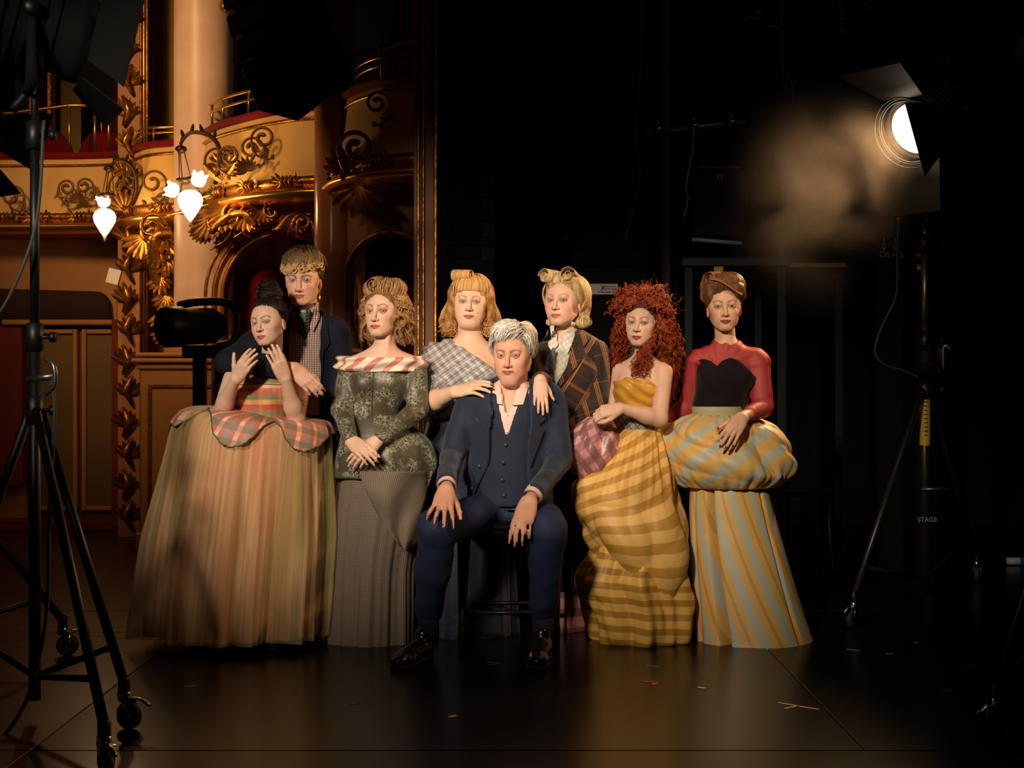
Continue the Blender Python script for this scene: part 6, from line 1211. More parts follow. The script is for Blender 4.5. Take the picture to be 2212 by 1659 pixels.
    st = lambda nm, rot, base, c2, per: bands(nm, [(1, per, [(.0, .46, c2, 1)])], base, rough=.5, spec=.35, coord='UV', rot=(0, 0, rot), bump=(9, .35, .02))
    m1 = st('mustard_stripe_over', .36, lin((230, 182, 102)), lin((192, 142, 62)), .074); m2 = st('mustard_stripe_under', -.06, lin((224, 174, 86)), lin((176, 128, 50)), .064)
    c1 = crumple(3, .30, 3.0, .6); c2 = crumple(8, .12, 4.5, .35)
    def f1(TH, Vv): return (.09 * np.abs(np.sin(8 * TH + 1.5 * Vv)) + .03 * np.sin(21 * TH)) * np.clip(1.4 - 2.2 * Vv, .1, 1) * np.clip(Vv * 9, 0, 1) + c1(TH, Vv) * np.clip(Vv * 2.2, 0, 1)
    rows = [(920, 1330, 1428, .9), (960, 1312, 1438, .9), (1005, 1284, 1448, .9), (1060, 1252, 1466, .85), (1110, 1240, 1482, .85), (1160, 1256, 1490, .85), (1205, 1280, 1494, .8), (1228, 1300, 1486, .6), (1232, 1320, 1470, .4)]
    V, Fq, uv = loft(rows, 6.18, 240, 120, fold=f1); G = V.reshape(120, 241, 3); w_ = np.clip((G[..., 2] - 0) * 0 + np.linspace(0, 1, 120)[:, None] * 1.6 - .55, 0, 1); G[..., 2] -= w_ * .22 * np.clip((G[..., 0] - P(1330, 0, 6.1)[0]) / .3, -.25, 1) * (G[..., 1] < 6.25); mk('overskirt', G.reshape(-1, 3), Fq, m1, p, uv=uv)
    rows = [(1120, 1310, 1440, .8), (1200, 1275, 1470, .85), (1255, 1250, 1486, .85), (1300, 1266, 1494, .85), (1350, 1282, 1492, .9), (1380, 1288, 1486, .85), (1388, 1300, 1470, .8)]
    V, Fq, uv = loft(rows, 6.19, 230, 80, fold=lambda TH, Vv: (.085 * np.sin(7 * TH + .6 + .8 * Vv) + .045 * np.sin(12 * TH + 2 * Vv) + .02 * np.sin(23 * TH)) + c2(TH, Vv) * .8); mk('skirt', V.reshape(-1, 3), Fq, m2, p, uv=uv)
    return p
red_woman()
# ------------------------------------------------------------------ woman in the magenta top and striped puffed skirt
def magenta_woman():
    p = thing('person', 'woman in sheer red sleeves and black bustier above puffed gold striped skirt', 'person', (P(1575, 900, 6.22)[0], 6.22, 0))
    x = head_xf(1566, 661, 6.12, 1.0, -5, 0, -2)
    nk, shl, shr, wa, hp = P(1568, 742, 6.20), P(1508, 782, 6.22), P(1638, 780, 6.20), P(1553, 886, 6.22), P(1556, 950, 6.22)
    er, wr, el, wl = P(1648, 880, 6.16), P(1603, 901, 6.00), P(1488, 876, 6.32), P(1440, 905, 6.30)
    S = Solid(); head(S, x, nose=1.05, lip=.95, jaw=1.0, fw=.98, cheek=.95); torso(S, nk, shl, shr, wa, hp, .112, .092, .13, .085, .078, .1, bust=.048, hx=x, nr=.044); arm(S, shr, er, wr, (.044, .037, .034, .026, .021)); arm(S, shl, el, wl, (.044, .037, .034, .026, .021))
    n1 = hand(S, wr, P(1585, 928, 5.955) - wr, (0, -.9, .45), -1, (.20, .22, .24, .26), .07, 1.0, (.6, .15)); n2 = hand(S, wl, P(1425, 920, 6.3) - wl, (0, -.5, 1), -1, sc=.98)
    def cf(V): return nail_col(head_colors(V, x, lin((222, 174, 142)), lin((150, 74, 60)), lin((112, 76, 52)), bl=.35, brow_w=.9, liner=.5), V, n1, lin((110, 22, 26)), r=.0075)
    skin_mesh('body', S, [(*head_box(x), .0029), (*hand_box(wr, P(1575, 948, 5.95)), .0032)], p, cf, x, iris=lin((100, 84, 64)))
    bc = lin((132, 84, 46)); H = Hair(x, bc); H.shell(cap_solid(.066, low=-.06, grow=.006), col=lin((88, 54, 30))); r = H.r
    B = Solid(); B.ell((.018, -.030, .092), (.070, .052, .036), R=rotm(0, .15, 0), k=.02); B.ell((-.050, -.020, .108), (.034, .046, .040), k=.012); B.ell((.055, .0, .060), (.034, .07, .05), k=.03); B.ell((-.062, .0, .05), (.030, .07, .055), k=.03); B.ell((0, .04, .07), (.075, .07, .06), k=.03); H.shell(B, h=.0054, col=lin((112, 70, 38)), streak=(40, .0015))
    n = 900; az = r.uniform(-95, 95, n); e0 = 23 - np.abs(az) * .18 + r.uniform(0, 9, n); a = dirs(az, e0); b = dirs(az * .6 - 28, r.uniform(62, 88, n)); H.strands(H.slerp(a, b, r=(.085, .104, .104), lift=.024 + .012 * r.rand(n)), .0011, .0008, col=lin((124, 78, 42)))
    n = 420; t = np.linspace(0, 1, 20)[None, :, None]; v = r.rand(n, 1, 1); an = -1.2 + t * 3.4; H.strands(np.concatenate([.075 - .135 * t + 0 * v, -.084 + .07 * v + .02 * np.sin(pi * t) * -1, .090 + .028 * np.sin(an * .8) + .042 * v - .02 * (1 - t) * 1.2], -1), .0012, .0009, col=lin((156, 102, 56)))
    H.roll((-.050, -.036, .118), (-.55, -1, .25), .006, .036, 1.6, .07, start=.3, taper=.9, col=lin((150, 98, 54)))
    for s in (-1, 1): n = 300; az = s * r.uniform(60, 120, n); H.strands(H.slerp(dirs(az, r.uniform(-5, 15, n)), dirs(az * 1.1, r.uniform(45, 70, n)), r=(.092, .104, .100), lift=.012), .0011, .0009)
    H.build(p)
    m_r = mat('sheer_red_mesh', lin((196, 44, 58)), .55, spec=.3, alpha=.66, var=(9, .5, lin((170, 30, 66))), bump=(60, .3, .003))
    tp = Solid(); torso(tp, nk, shl, shr, wa, hp, .116, .096, .13, .088, .08, .1, bust=.05); tp = tp.copy(.006); tp.cap(x.pt((0, .028, -.095)), nk, .050, .053, k=.02)
    for s_, e_, w_ in ((shr, er, wr), (shl, el, wl)): tp.cap(s_, e_, .052, .046, k=.025); tp.cap(e_, w_ + (e_ - w_) * .06, .046, .031, k=.012)
    tp.half((0, 6.19, pz(737, 6.15)), (0, -.30, 1), k=.003); tp.half((0, 0, pz(884, 6.2)), (0, 0, -1), box=(np.array([P(1500, 0, 6.2)[0], -9, -9]), np.array([P(1612, 0, 6.2)[0], 99, 9])))
    c_ = P(1557, 792, 6.1)
    def rm(q): a_ = np.arctan2(q[..., 0] - c_[0], q[..., 2] - c_[2] + .02); return .0035 * np.sin(a_ * 17) * (q[..., 2] > c_[2]) + .003 * wrink(q, 40, 3)
    cloth('mesh_top', tp, m_r, p, h=.006, mod=rm)
    bu = Solid(); torso(bu, nk, shl, shr, wa, hp, .124, .103, .13, .095, .087, .1, bust=.056); bu = bu.copy(.009); topcut(bu, [(1300, 812), (1484, 806), (1496, 788), (1510, 776), (1526, 774), (1540, 780), (1550, 791), (1562, 779), (1580, 772), (1598, 776), (1616, 794), (1632, 812), (1800, 815)], 6.1); bu.half((0, 0, pz(884, 6.15)), (0, 0, -1)); cloth('bustier', bu, mat('black_brocade', lin((28, 17, 19)), .85, spec=.15, sheen=.1, var=(60, .7, lin((22, 14, 15))), bump=(60, .5, .004)), p, h=.006)
    V, Fq, uv = loft([(878, 1494, 1606, .8), (886, 1494, 1606, .8), (897, 1496, 1604, .8)], 6.20, 100, 6); mk('waistband', V.reshape(-1, 3), Fq, mat('sage_ribbon', lin((176, 168, 128)), .5), p)
    G1, G2 = lin((222, 176, 98)), lin((188, 186, 162))
    m_pf = bands('gold_grey_stripe_puff', [(0, .100, [(.0, .45, G2, 1)])], G1, rough=.48, spec=.38, coord='UV', rot=(0, 0, -.95), bump=(9, .3, .02)); m_sk = bands('gold_grey_stripe_skirt', [(0, .135, [(.0, .40, G2, 1), (.66, .80, lin((180, 128, 62)), .5)])], G1, rough=.42, spec=.45, coord='UV', rot=(0, 0, .26), bump=(8, .2, .015))
    cr = crumple(12, .16, 6.0, .35)
    def pf(TH, Vv): g = np.clip(np.abs(Vv - .52) * 2.1, 0, 1) ** 1.5; return g * (.12 * np.abs(np.sin(9 * TH + .7)) + .09 * np.abs(np.sin(15 * TH + 2)) - .11) + cr(TH, Vv) * np.sin(pi * Vv)
    rows = [(893, 1500, 1602, .8), (903, 1470, 1634, .82), (922, 1440, 1672, .82), (955, 1426, 1700, .8), (990, 1425, 1712, .8), (1020, 1436, 1710, .8), (1040, 1456, 1692, .8), (1052, 1482, 1665, .8), (1046, 1500, 1645, .8)]
    V, Fq, uv = loft(rows, 6.22, 250, 84, fold=pf); mk('puffed_peplum', V.reshape(-1, 3), Fq, m_pf, p, uv=uv)
    def sf(TH, Vv):
        q = (TH + pi) % (2 * pi) - pi; return -.34 * np.exp(-((q + .62) / .065) ** 2) - .06 * np.exp(-((q - .78) / .05) ** 2) - .05 * np.exp(-((q + 1.2) / .08) ** 2) + .02 * np.sin(5 * TH) * Vv
    V, Fq, uv = loft([(1035, 1492, 1655, .8), (1100, 1489, 1670, .8), (1200, 1490, 1698, .82), (1300, 1496, 1727, .85), (1370, 1500, 1750, .88), (1403, 1496, 1763, .9)], 6.22, 320, 50, fold=sf); mk('skirt', V.reshape(-1, 3), Fq, m_sk, p, uv=uv)
    return p
magenta_woman()

# ------------------------------------------------------------------ stage lamps and stands
def caster(parent, c, fwd, r=.045, name='caster'):
    """swivel wheel touching the floor below c, with fork, brake lever and wheel"""
    c = np.asarray(c, float); f = np.array([fwd[0], fwd[1], 0.0]); f /= np.linalg.norm(f); s = np.array([-f[1], f[0], 0]); w = np.array([c[0], c[1], r]) + f * .02
    o = MB(); o.lathe([(.016, 0), (.022, .01), (.022, .03), (.012, .035)], (c[0], c[1], 2 * r), n=14)
    for k in (-1, 1): o.box(w + s * k * .020 + [0, 0, r * .55], (.004, .03, r * 1.25), R=np.stack([s, f, [0, 0, 1]], 1))
    o.box(w + [0, 0, r * 1.22], (.046, .05, .006), R=np.stack([s, f, [0, 0, 1]], 1)); ob = o.build(name, M_CHROME, parent)
    b = MB(); b.lathe([(.3 * r, -.014), (.82 * r, -.014), (r, -.009), (r, .009), (.82 * r, .014), (.3 * r, .014)], w, s, 26); b.build('wheel', M_RUBBER, ob)
    b = MB(); b.tube(smooth_path([w + f * .01 + [0, 0, r * 1.3], w + f * .05 + [0, 0, r * 1.25], w + f * .085 + [0, 0, r * .9]], 8), .010, 8, flat=.4); b.build('brake_lever', M_CHROME, ob); return ob
def bar(name, a, b_, r, m, parent, n=10):
    q = MB(); q.tube([np.asarray(a, float), np.asarray(b_, float)], r, n); return q.build(name, m, parent)
def fresnel(t, c, axis, r, L, body_m, lit=None, doors=((0, .30, .35), (1, .30, .35), (2, .30, .35), (3, .30, .35)), roll=0.0, yoke_dir=None):
    """theatre lamp: ribbed housing, front ring, lens, four barn doors, yoke. c = centre of the lens"""
    a = np.asarray(axis, float); a /= np.linalg.norm(a); c = np.asarray(c, float); R = frame(-a)
    R = R @ rotm(0, 0, roll); h = MB(); h.lathe([(0, L), (r * .55, L * .98), (r * .92, L * .80), (r * 1.02, L * .55), (r * 1.02, .05), (r * 1.10, .045), (r * 1.10, -.01), (r * 1.02, -.012), (r * 1.02, .03)], c, -a, 40); hb = h.build('housing', body_m, t)
    for k in range(5): b = MB(); z = L * (.25 + .11 * k); b.lathe([(r * 1.02, z), (r * 1.08, z + .006), (r * 1.08, z + .012), (r * 1.02, z + .018)], c, -a, 40); b.build('cooling_fin', body_m, hb)
    b = MB(); b.lathe([(0, -.006), (r * .2, -.004), (r * .205, .002), (r * .5, -.004), (r * .505, .004), (r * .85, .0), (r * .86, .02)], c, -a, 40); b.build('lens', lit or mat('dark_lens', (.05, .05, .05), .1, spec=.8), t)
    for q, (k, wl, ang) in enumerate(doors):
        an = k * pi / 2; dn = R @ np.array([math.cos(an), math.sin(an), 0]); sd = R @ np.array([-math.sin(an), math.cos(an), 0]); root = c + dn * r * 1.10 + a * .012; out = math.cos(ang) * a + math.sin(ang) * dn; nn = np.cross(out, sd); w0, w1 = r * .75, r * 1.25
        V = np.array([root - sd * w0, root + sd * w0, root + out * wl + sd * w1, root + out * wl - sd * w1]); V = np.concatenate([V - nn * .003, V + nn * .003]); Fq = np.array([[0, 1, 2, 3], [7, 6, 5, 4], [0, 4, 5, 1], [1, 5, 6, 2], [2, 6, 7, 3], [3, 7, 4, 0]]); mk('barn_door', V, Fq, body_m, t, smooth=False)
    b = MB(); e = R[:, 0] * r * 1.25; pv = c - a * L * .5; dn = np.array([0, 0, -1.0]) * r * 1.75; side = np.cross(a, [0, 0, 1.0]); side /= np.linalg.norm(side); side = side * r * 1.18; b.tube(smooth_path([pv + side, pv + side + dn * .7, pv + side * .75 + dn, pv + dn, pv - side * .75 + dn, pv - side + dn * .7, pv - side], 30), .018, 8, flat=.5); b.build('yoke', body_m, t)
    for k in (-1, 1): b = MB(); b.lathe([(0, 0), (.025, 0), (.03, .015), (.02, .03), (0, .03)], pv + side * k, side * k, 14); b.build('tilt_knob', M_BLACK, t)
    return pv + dn
# left lamp on its tall rolling stand, seen from behind
lp = P(75, 200, 4.75); t = thing('stage_lamp', 'black stage lamp with barn doors at upper left, seen from behind', 'stage lamp', (lp[0], 4.75, 2.3))
yb = fresnel(t, P(182, 84, 4.85), (.80, .38, -.20), .145, .40, M_BLACKM, doors=((0, .15, .60), (1, .16, .8), (2, .18, .6), (3, .17, .5)))
b = MB(); b.tube(smooth_path([yb, yb + [-.04, 0, -.05], P(75, 182, 4.75)], 12), .017, 10); b.build('spigot_arm', M_BLACK, t)
def stand(name, label, px, d, ztop, zc, legs, brace_z=.11, r=.02, m=M_BLACK, rise=.0):
    X = P(px, 0, d)[0]; t = thing(name, label, 'stand', (X, d, 0)); b = MB(); b.tube([(X, d, .06), (X, d, zc + .25)], r, 14); b.build('lower_tube', m, t); b = MB(); b.tube([(X, d, zc + .2), (X, d, (zc + ztop) / 2 + .3)], r * .8, 14); b.build('middle_tube', M_BLACK if m is M_BLACK else M_STEEL, t); b = MB(); b.tube([(X, d, (zc + ztop) / 2 + .25), (X, d, ztop)], r * .62, 14); b.build('upper_tube', M_BLACK if m is M_BLACK else M_STEEL, t)
    for z in (zc + .2, (zc + ztop) / 2 + .28, zc - .05):
        b = MB(); b.lathe([(r * 1.0, -.05), (r * 1.5, -.045), (r * 1.5, .045), (r * 1.0, .05)], (X, d, z), n=18); cl = b.build('collar', M_BLACK, t); b = MB(); b.tube([(X, d, z), (X + r * 2.8, d - .01, z)], .007, 8); b.lathe([(0, 0), (.018, 0), (.018, .02), (0, .02)], (X + r * 2.8, d - .01, z), (1, 0, 0), 10); b.build('clamp_knob', M_BLACK, cl)
    for (lx, ly) in legs:
        e = np.array([lx, ly, .15]); top = np.array([X, d, zc - .05]); u = (e - top); hd = np.array([u[0], u[1], 0]); hd /= np.linalg.norm(hd); top = top + hd * r * 1.3; lg = bar('leg', top, e, .0165, m, t); bar('brace', (X, d, brace_z + .03), top + (e - top) * .87, .011, m, t); b = MB(); b.lathe([(.014, 0), (.02, .01), (.02, .07), (.014, .08)], e - [0, 0, .06], n=12); b.build('leg_socket', M_BLACK, lg); caster(t, e, hd)
    return t
X0 = P(75, 0, 4.75)[0]
stand('lamp_stand', 'tall black rolling stand nearest the camera at left', 75, 4.75, 2.32, 1.10, [(P(268, 0, 4.6)[0], 4.60), (P(225, 0, 4.02)[0], 4.02), (X0 - .48, 5.15)])
stand('lamp_stand', 'black rolling stand mostly beyond the left edge', -190, 5.5, 2.1, .95, [(P(135, 0, 5.82)[0], 5.82), (P(-330, 0, 6.0)[0], 6.0), (P(-300, 0, 5.0)[0], 5.0)])
b = MB(); b.tube(smooth_path([P(95, 260, 4.72), P(78, 480, 4.70), P(20, 640, 4.66), P(-40, 720, 4.66)], 30), .006, 7); tag(b.build('power_cable', M_RUBBER), 'thin black cable sloping off the near left stand', 'cable')
b = MB(); b.tube(smooth_path([P(112, 820, 4.70), P(118, 900, 4.68), P(106, 1100, 4.66), P(100, 1330, 4.64), P(62, 1500, 4.6), P(0, 1600, 4.5), P(-60, 1640, 4.4)], 50), .007, 7); tag(b.build('power_cable', M_RUBBER), 'black cable hanging down the near left stand to the floor', 'cable')
b = MB(); b.tube(smooth_path([P(98, 775, 4.70), P(116, 790, 4.68), P(118, 830, 4.68), P(100, 850, 4.70)], 20), .009, 8); b.tube([P(60, 820, 4.74), P(118, 812, 4.70)], .012, 8); tag(b.build('cable_hook', M_STEEL), 'curved steel hook on the near left stand collar', 'hook')
# second lamp behind the left stand, doors folded
t = thing('stage_lamp', 'small black lamp with folded doors low behind the left stand top', 'stage lamp', (P(-10, 0, 5.5)[0], 5.5, 2.1)); fresnel(t, P(-30, 290, 5.45), (.6, .7, -.3), .10, .26, M_BLACKM, doors=((0, .16, .7), (2, .16, .7), (3, .16, .6)))
# right lamp: the lit one
AX = np.array([-.72, -.55, -.42]); AX /= np.linalg.norm(AX); LC = P(1962, 285, 7.0)
t = thing('stage_lamp', 'large lit stage lamp with barn doors at upper right', 'stage lamp', (P(1998, 0, 7.1)[0], 7.1, 2.1))
M_LIT = mat('lit_lens', (1, .9, .7), .3, emit=((1.0, .84, .62), 9))
M_LAMPBODY = mat('dark_lamp_body', (.016, .009, .005), .6, spec=.25)
yb = fresnel(t, LC - AX * .05, AX, .150, .36, M_LAMPBODY, M_LIT, doors=((0, .16, 1.35), (1, .30, .80), (2, .23, .02), (3, .30, .80)))
for rr, tr in ((.185, .0035), (.172, .0025), (.160, .003)): b = MB(); Rr = frame(AX); b.tube([LC + AX * (.02 if rr > .18 else 0) + Rr @ np.array([rr * math.cos(q), rr * math.sin(q), 0]) for q in np.linspace(0, 2 * pi, 60)], tr, 6, caps=False); b.build('lens_ring', M_STEEL, t)
spot('lit_lamp_beam', LC + AX * .03, LC + AX * 4, 210, (1.0, .58, .26), 74, .5, .09)
b = MB(); b.tube(smooth_path([yb, yb + [.02, .02, -.06], P(1998, 470, 7.12)], 10), .017, 10); b.build('spigot_arm', M_BLACK, t)
sr = stand('lamp_stand', 'steel wind-up stand carrying the lit lamp at right', 1998, 7.12, pz(470, 7.12), 1.16, [(P(1845, 0, 6.5)[0], 6.50), (P(2110, 0, 8.0)[0], 8.0), (P(2110, 0, 6.95)[0], 7.75)], r=.026, m=mat('worn_dark_steel', (.045, .04, .035), .35, metal=.7))
XS = P(1998, 0, 7.12)[0]; yl = mat('yellow_label', lin((176, 150, 20)), .5); b = MB(); b.lathe([(.0275, pz(962, 7.1)), (.0275, pz(862, 7.1))], (XS, 7.12, 0), n=22); b.build('warning_label', yl, sr); b = MB(); b.lathe([(.0278, pz(860, 7.1)), (.0278, pz(851, 7.1))], (XS, 7.12, 0), n=22); b.build('maker_label', mat('grey_label', (.25, .25, .25), .5), sr)
for k in range(9): b = MB(); b.box((XS - .003, 7.0915, pz(868 + k * 9, 7.1)), (.026 - .004 * (k % 3), .001, .004)); b.build('label_print', M_BLACKM, sr)
b = MB(); b.tube(smooth_path([(XS + .03, 7.10, pz(800, 7.1)), (XS + .08, 7.09, pz(800, 7.1)), (XS + .085, 7.08, pz(748, 7.1)), (XS + .12, 7.07, pz(757, 7.1))], 14), .009, 8); b.box((XS + .07, 7.09, pz(780, 7.1)), (.03, .02, .13), bev=.006); b.build('crank_handle', M_STEEL, sr)
b = MB(); b.box((XS, 7.10, pz(805, 7.1)), (.10, .07, .11), bev=.01); b.build('winch_box', M_BLACK, sr); b = MB(); b.tube([(XS - .03, 7.08, pz(1056, 7.1)), (XS + .11, 7.08, pz(1056, 7.1))], .009, 8); b.build('cross_bar', M_STEEL, sr)
for (px, py) in ((2004, 552), (2004, 575), (2004, 530)): pass
def text(body, loc, size, m, name, parent=None, rot=(pi / 2, 0, 0)):
    c = bpy.data.curves.new(name + '_outline', 'FONT'); c.body = body; c.size = size; c.extrude = .0006; q = bpy.data.objects.new(name + '_outline', c); me = bpy.data.meshes.new_from_object(q); bpy.data.objects.remove(q); me.materials.clear(); me.materials.append(m); o = bpy.data.objects.new(name, me); COL.objects.link(o); o.rotation_euler = rot
    if parent is not None: o.parent = parent; o.location = np.asarray(loc) - origin_of(parent)
    else: o.location = loc
    return o
M_DIMW = mat('chalk_white', (.30, .29, .27), .8)
text('STAGE', (XS - .047, 7.092, pz(1127, 7.1)), .034, M_DIMW, 'stencil_lettering', sr)
b = MB(); b.tube(smooth_path([P(1940, 470, 7.0), P(1938, 560, 7.0), P(1935, 640, 7.0), P(1905, 705, 6.98), P(1890, 760, 6.98), P(1912, 788, 7.0), P(1950, 800, 7.05), P(1985, 815, 7.08)], 50), .0055, 7); tag(b.build('power_cable', M_RUBBER), 'black cable looping from the lit lamp to its stand', 'cable')
# stand cut by the right edge
t = thing('stage_lamp', 'stage lamp on the stand beyond the right edge', 'stage lamp', (P(2330, 0, 4.75)[0], 4.75, 2.25)); c_ = np.array([P(2330, 0, 4.75)[0] - .12, 4.85, 2.42]); ax_ = np.array([-.35, 6.2, 1.25]) - c_; yb = fresnel(t, c_, ax_, .10, .28, M_BLACKM, M_LIT, doors=((0, .16, .8), (1, .16, .8), (2, .16, .8), (3, .16, .8))); spot('edge_lamp_beam', c_ + ax_ / np.linalg.norm(ax_) * .03, (-.35, 6.2, 1.25), 58, (1.0, .58, .30), 60, .7, .05)
bar('spigot', yb, (P(2330, 0, 4.75)[0], 4.75, 2.18), .014, M_BLACK, t)
stand('lamp_stand', 'rolling stand with chrome foot cut by the right edge', 2330, 4.75, 2.2, 1.0, [(P(2158, 0, 4.5)[0], 4.5), (P(2450, 0, 4.3)[0], 4.3), (P(2420, 0, 5.4)[0], 5.4)], m=MATS['worn_dark_steel'])
# ------------------------------------------------------------------ hanging line of loudspeakers
t = thing('line_array', 'black curved stack of hanging loudspeakers in front of the boxes', 'loudspeaker', (P(620, 0, 7.9)[0], 7.9, 2.2)); pts = smooth_path([P(572, -140, 7.9), P(592, 0, 7.9), P(616, 90, 7.88), P(645, 165, 7.84), P(664, 205, 7.8)], 8); M_GRILLE = mat('speaker_grille', (.0015, .0015, .0015), .8, spec=.1, bump=(400, .6, .002))
for i in range(7):
    a, b_ = pts[i], pts[i + 1]; u = (b_ - a) / np.linalg.norm(b_ - a); h = np.linalg.norm(b_ - a) * .95; tl = math.atan2(u[0], -u[2]); Rm = rotm(0, -tl, -.5); c = (a + b_) / 2; b = MB(); b.box(c, (.46, .36, h), R=Rm, bev=.012); cb_ = b.build('cabinet', M_BLACKM, t, smooth=False); b = MB(); b.box(c + Rm @ np.array([0, -.182, 0]), (.42, .008, h * .86), R=Rm, bev=.003); b.build('grille', M_GRILLE, cb_, smooth=False); b = MB(); b.box(c + Rm @ np.array([.234, 0, 0]), (.012, .22, h * .8), R=Rm, bev=.003); b.build('rigging_plate', M_BLACK, cb_, smooth=False)
# moving-head lamp behind the embracing couple
t = thing('moving_light', 'black moving-head lamp on a short tower left of the dark-haired woman', 'stage lamp', (P(455, 0, 8.0)[0], 8.0, 0)); c = P(412, 705, 7.85); ax = np.array([-.75, -.65, -.05]); ax /= np.linalg.norm(ax); b = MB(); b.lathe([(0, .26), (.07, .25), (.10, .20), (.105, .02), (.115, .0), (.115, -.10), (.105, -.115), (.09, -.10), (0, -.09)], c + ax * .06, -ax, 32); b.build('head', M_BLACK, t)
b = MB(); b.tube(smooth_path([P(385, 660, 7.95), P(430, 652, 7.95), P(490, 655, 8.0), P(515, 685, 8.0), P(505, 735, 8.0), P(470, 748, 8.0)], 26), .030, 10, flat=.8); b.build('yoke', M_BLACK, t); b = MB(); b.box(P(450, 760, 8.0), (.26, .22, .07), bev=.015); b.build('base', M_BLACKM, t)
for px in (430, 478): panelbox('tower_post', (P(px, 0, 8)[0] - .03, 7.97, 0), (P(px, 0, 8)[0] + .03, 8.03, pz(768, 8.0)), M_BLACKM, t)
panelbox('tower_plate', (P(425, 0, 8)[0], 7.95, 0.0), (P(484, 0, 8)[0], 8.05, .03), M_BLACKM, t)
# ------------------------------------------------------------------ dark backstage at right
M_FLAT = mat('black_flat', (.0024, .0026, .0042), .85, spec=.15, var=(4, .7, (.005, .0055, .009)), bump=(20, .4, .01))
def flat(label, x0, x1, d, rails, y0=-200):
    c = P((x0 + x1) / 2, 0, d); t = thing('scenery_flat', label, 'flat', (c[0], d, 0), kind='structure'); a, b_ = P(x0, 0, d)[0], P(x1, 0, d)[0]; panelbox('canvas', (a, d, 0), (b_, d + .02, 6.5), M_FLAT, t)
    for X in (a, b_): panelbox('stile', (X - .03, d - .04, 0), (X + .03, d + .01, 6.5), M_FLAT, t, bev=.004)
    for py, sl in rails: q = MB(); z = pz(py, d); q.box(((a + b_) / 2, d - .03, z), (b_ - a, .05, .10), R=rotm(0, sl, 0), bev=.006); q.build('rail', M_FLAT, t, smooth=False)
flat('tall narrow black flat beside the brick pier', 1128, 1196, 9.3, [(182, .02), (280, 0), (445, 0)]); flat('wide tall black flat with two slanting rails', 1218, 1388, 9.2, [(40, .09), (290, .09), (560, .0)])
struct(panelbox('wall_post', (P(1430, 0, 9.6)[0], 9.6, 0), (P(1447, 0, 9.6)[0], 9.75, 6.8), mat('rusty_post', lin((40, 28, 22)), .6, var=(9, .7, lin((70, 40, 24))))))
def tubething(name, label, cat, pts, r, m, **kw): b = MB(); b.tube(smooth_path(pts, 40), r, 8); return tag(b.build(name, m), label, cat, **kw)
M_CAB = mat('grey_cable', (.10, .10, .10), .6)
tubething('hanging_cable', 'long thin cable falling in front of the wide flat', 'cable', [P(1390, -1118, 9.0), P(1387, -60, 9.0), P(1383, 150, 9.0), P(1374, 290, 9.0), P(1382, 380, 9.0), P(1368, 450, 9.0), P(1350, 522, 9.0)], .004, M_CAB); tubething('hanging_cable', 'white cable hanging from the pipe clamp', 'cable', [P(1499, 276, 8.975), P(1495, 330, 8.95), P(1482, 400, 8.9), P(1486, 430, 8.9), P(1478, 470, 8.9)], .006, mat('pale_cable', (.35, .34, .33), .6)); tubething('hanging_cable', 'thin cable hooked above the haze', 'cable', [P(1672, -1118, 9.0), P(1690, 90, 9.0), P(1703, 165, 9.0), P(1712, 190, 9.0), P(1713, 222, 9.0)], .005, M_CAB)
t = thing('scaffold_pipe', 'grey scaffold pipe with clamp above the haze', 'pipe', P(1500, 278, 9.0)); b = MB(); b.tube([P(1390, 287, 9.0), P(1610, 266, 9.05)], .021, 14); b.build('pipe', mat('galvanised_pipe', (.16, .16, .17), .45, metal=.6), t)
for px, py in ((1420, 283), (1498, 276), (1578, 268)): b = MB(); b.lathe([(.022, -.03), (.034, -.025), (.034, .025), (.022, .03)], P(px, py, 9.0), (1, 0, .1), 14); b.tube([P(px, py, 9.0) + [0, -.02, 0], P(px, py - 22, 9.0) + [0, -.02, 0]], .008, 8); b.build('clamp', M_STEEL, t)
t = thing('scaffold_pipe', 'dim scaffold pipe crossing the shadowed box right of the line of speakers', 'pipe', P(830, 105, 7.7)); b = MB(); b.tube([P(765, 122, 7.7), P(905, 82, 7.7)], .016, 12); b.build('pipe', MATS['galvanised_pipe'], t); b = MB(); b.tube([P(825, 72, 7.68), P(825, 168, 7.68)], .010, 10); b.build('upright', MATS['galvanised_pipe'], t); b = MB(); b.lathe([(.017, -.02), (.026, -.018), (.026, .018), (.017, .02)], P(825, 105, 7.69), (1, 0, .28), 12); b.build('clamp', M_STEEL, t)
t = thing('loudspeaker', 'black loudspeaker cabinet with yellow sticker on the backstage platform', 'loudspeaker', (P(1545, 0, 9.4)[0], 9.4, pz(512, 9.4))); panelbox('cabinet', (P(1488, 0, 9.4)[0], 9.25, pz(512, 9.25)), (P(1602, 0, 9.4)[0], 9.6, pz(362, 9.25)), mat('dark_cabinet', (.003, .0035, .005), .6), t, bev=.012); panelbox('edge_strip', (P(1508, 0, 9.24)[0], 9.235, pz(364, 9.24)), (P(1598, 0, 9.24)[0], 9.25, pz(359, 9.24)), M_STEEL, t)
st_ = panelbox('warning_sticker', (P(1549, 0, 9.24)[0], 9.243, pz(388, 9.24)), (P(1561, 0, 9.24)[0], 9.25, pz(376, 9.24)), M_YELLOW, t); b = MB(); b.lathe([(0, 0), (.010, 0), (.010, .002), (0, .002)], (P(1555, 0, 9.24)[0], 9.242, pz(382, 9.24)), (0, -1, 0), 10); b.build('sticker_print', M_BLACKM, t)
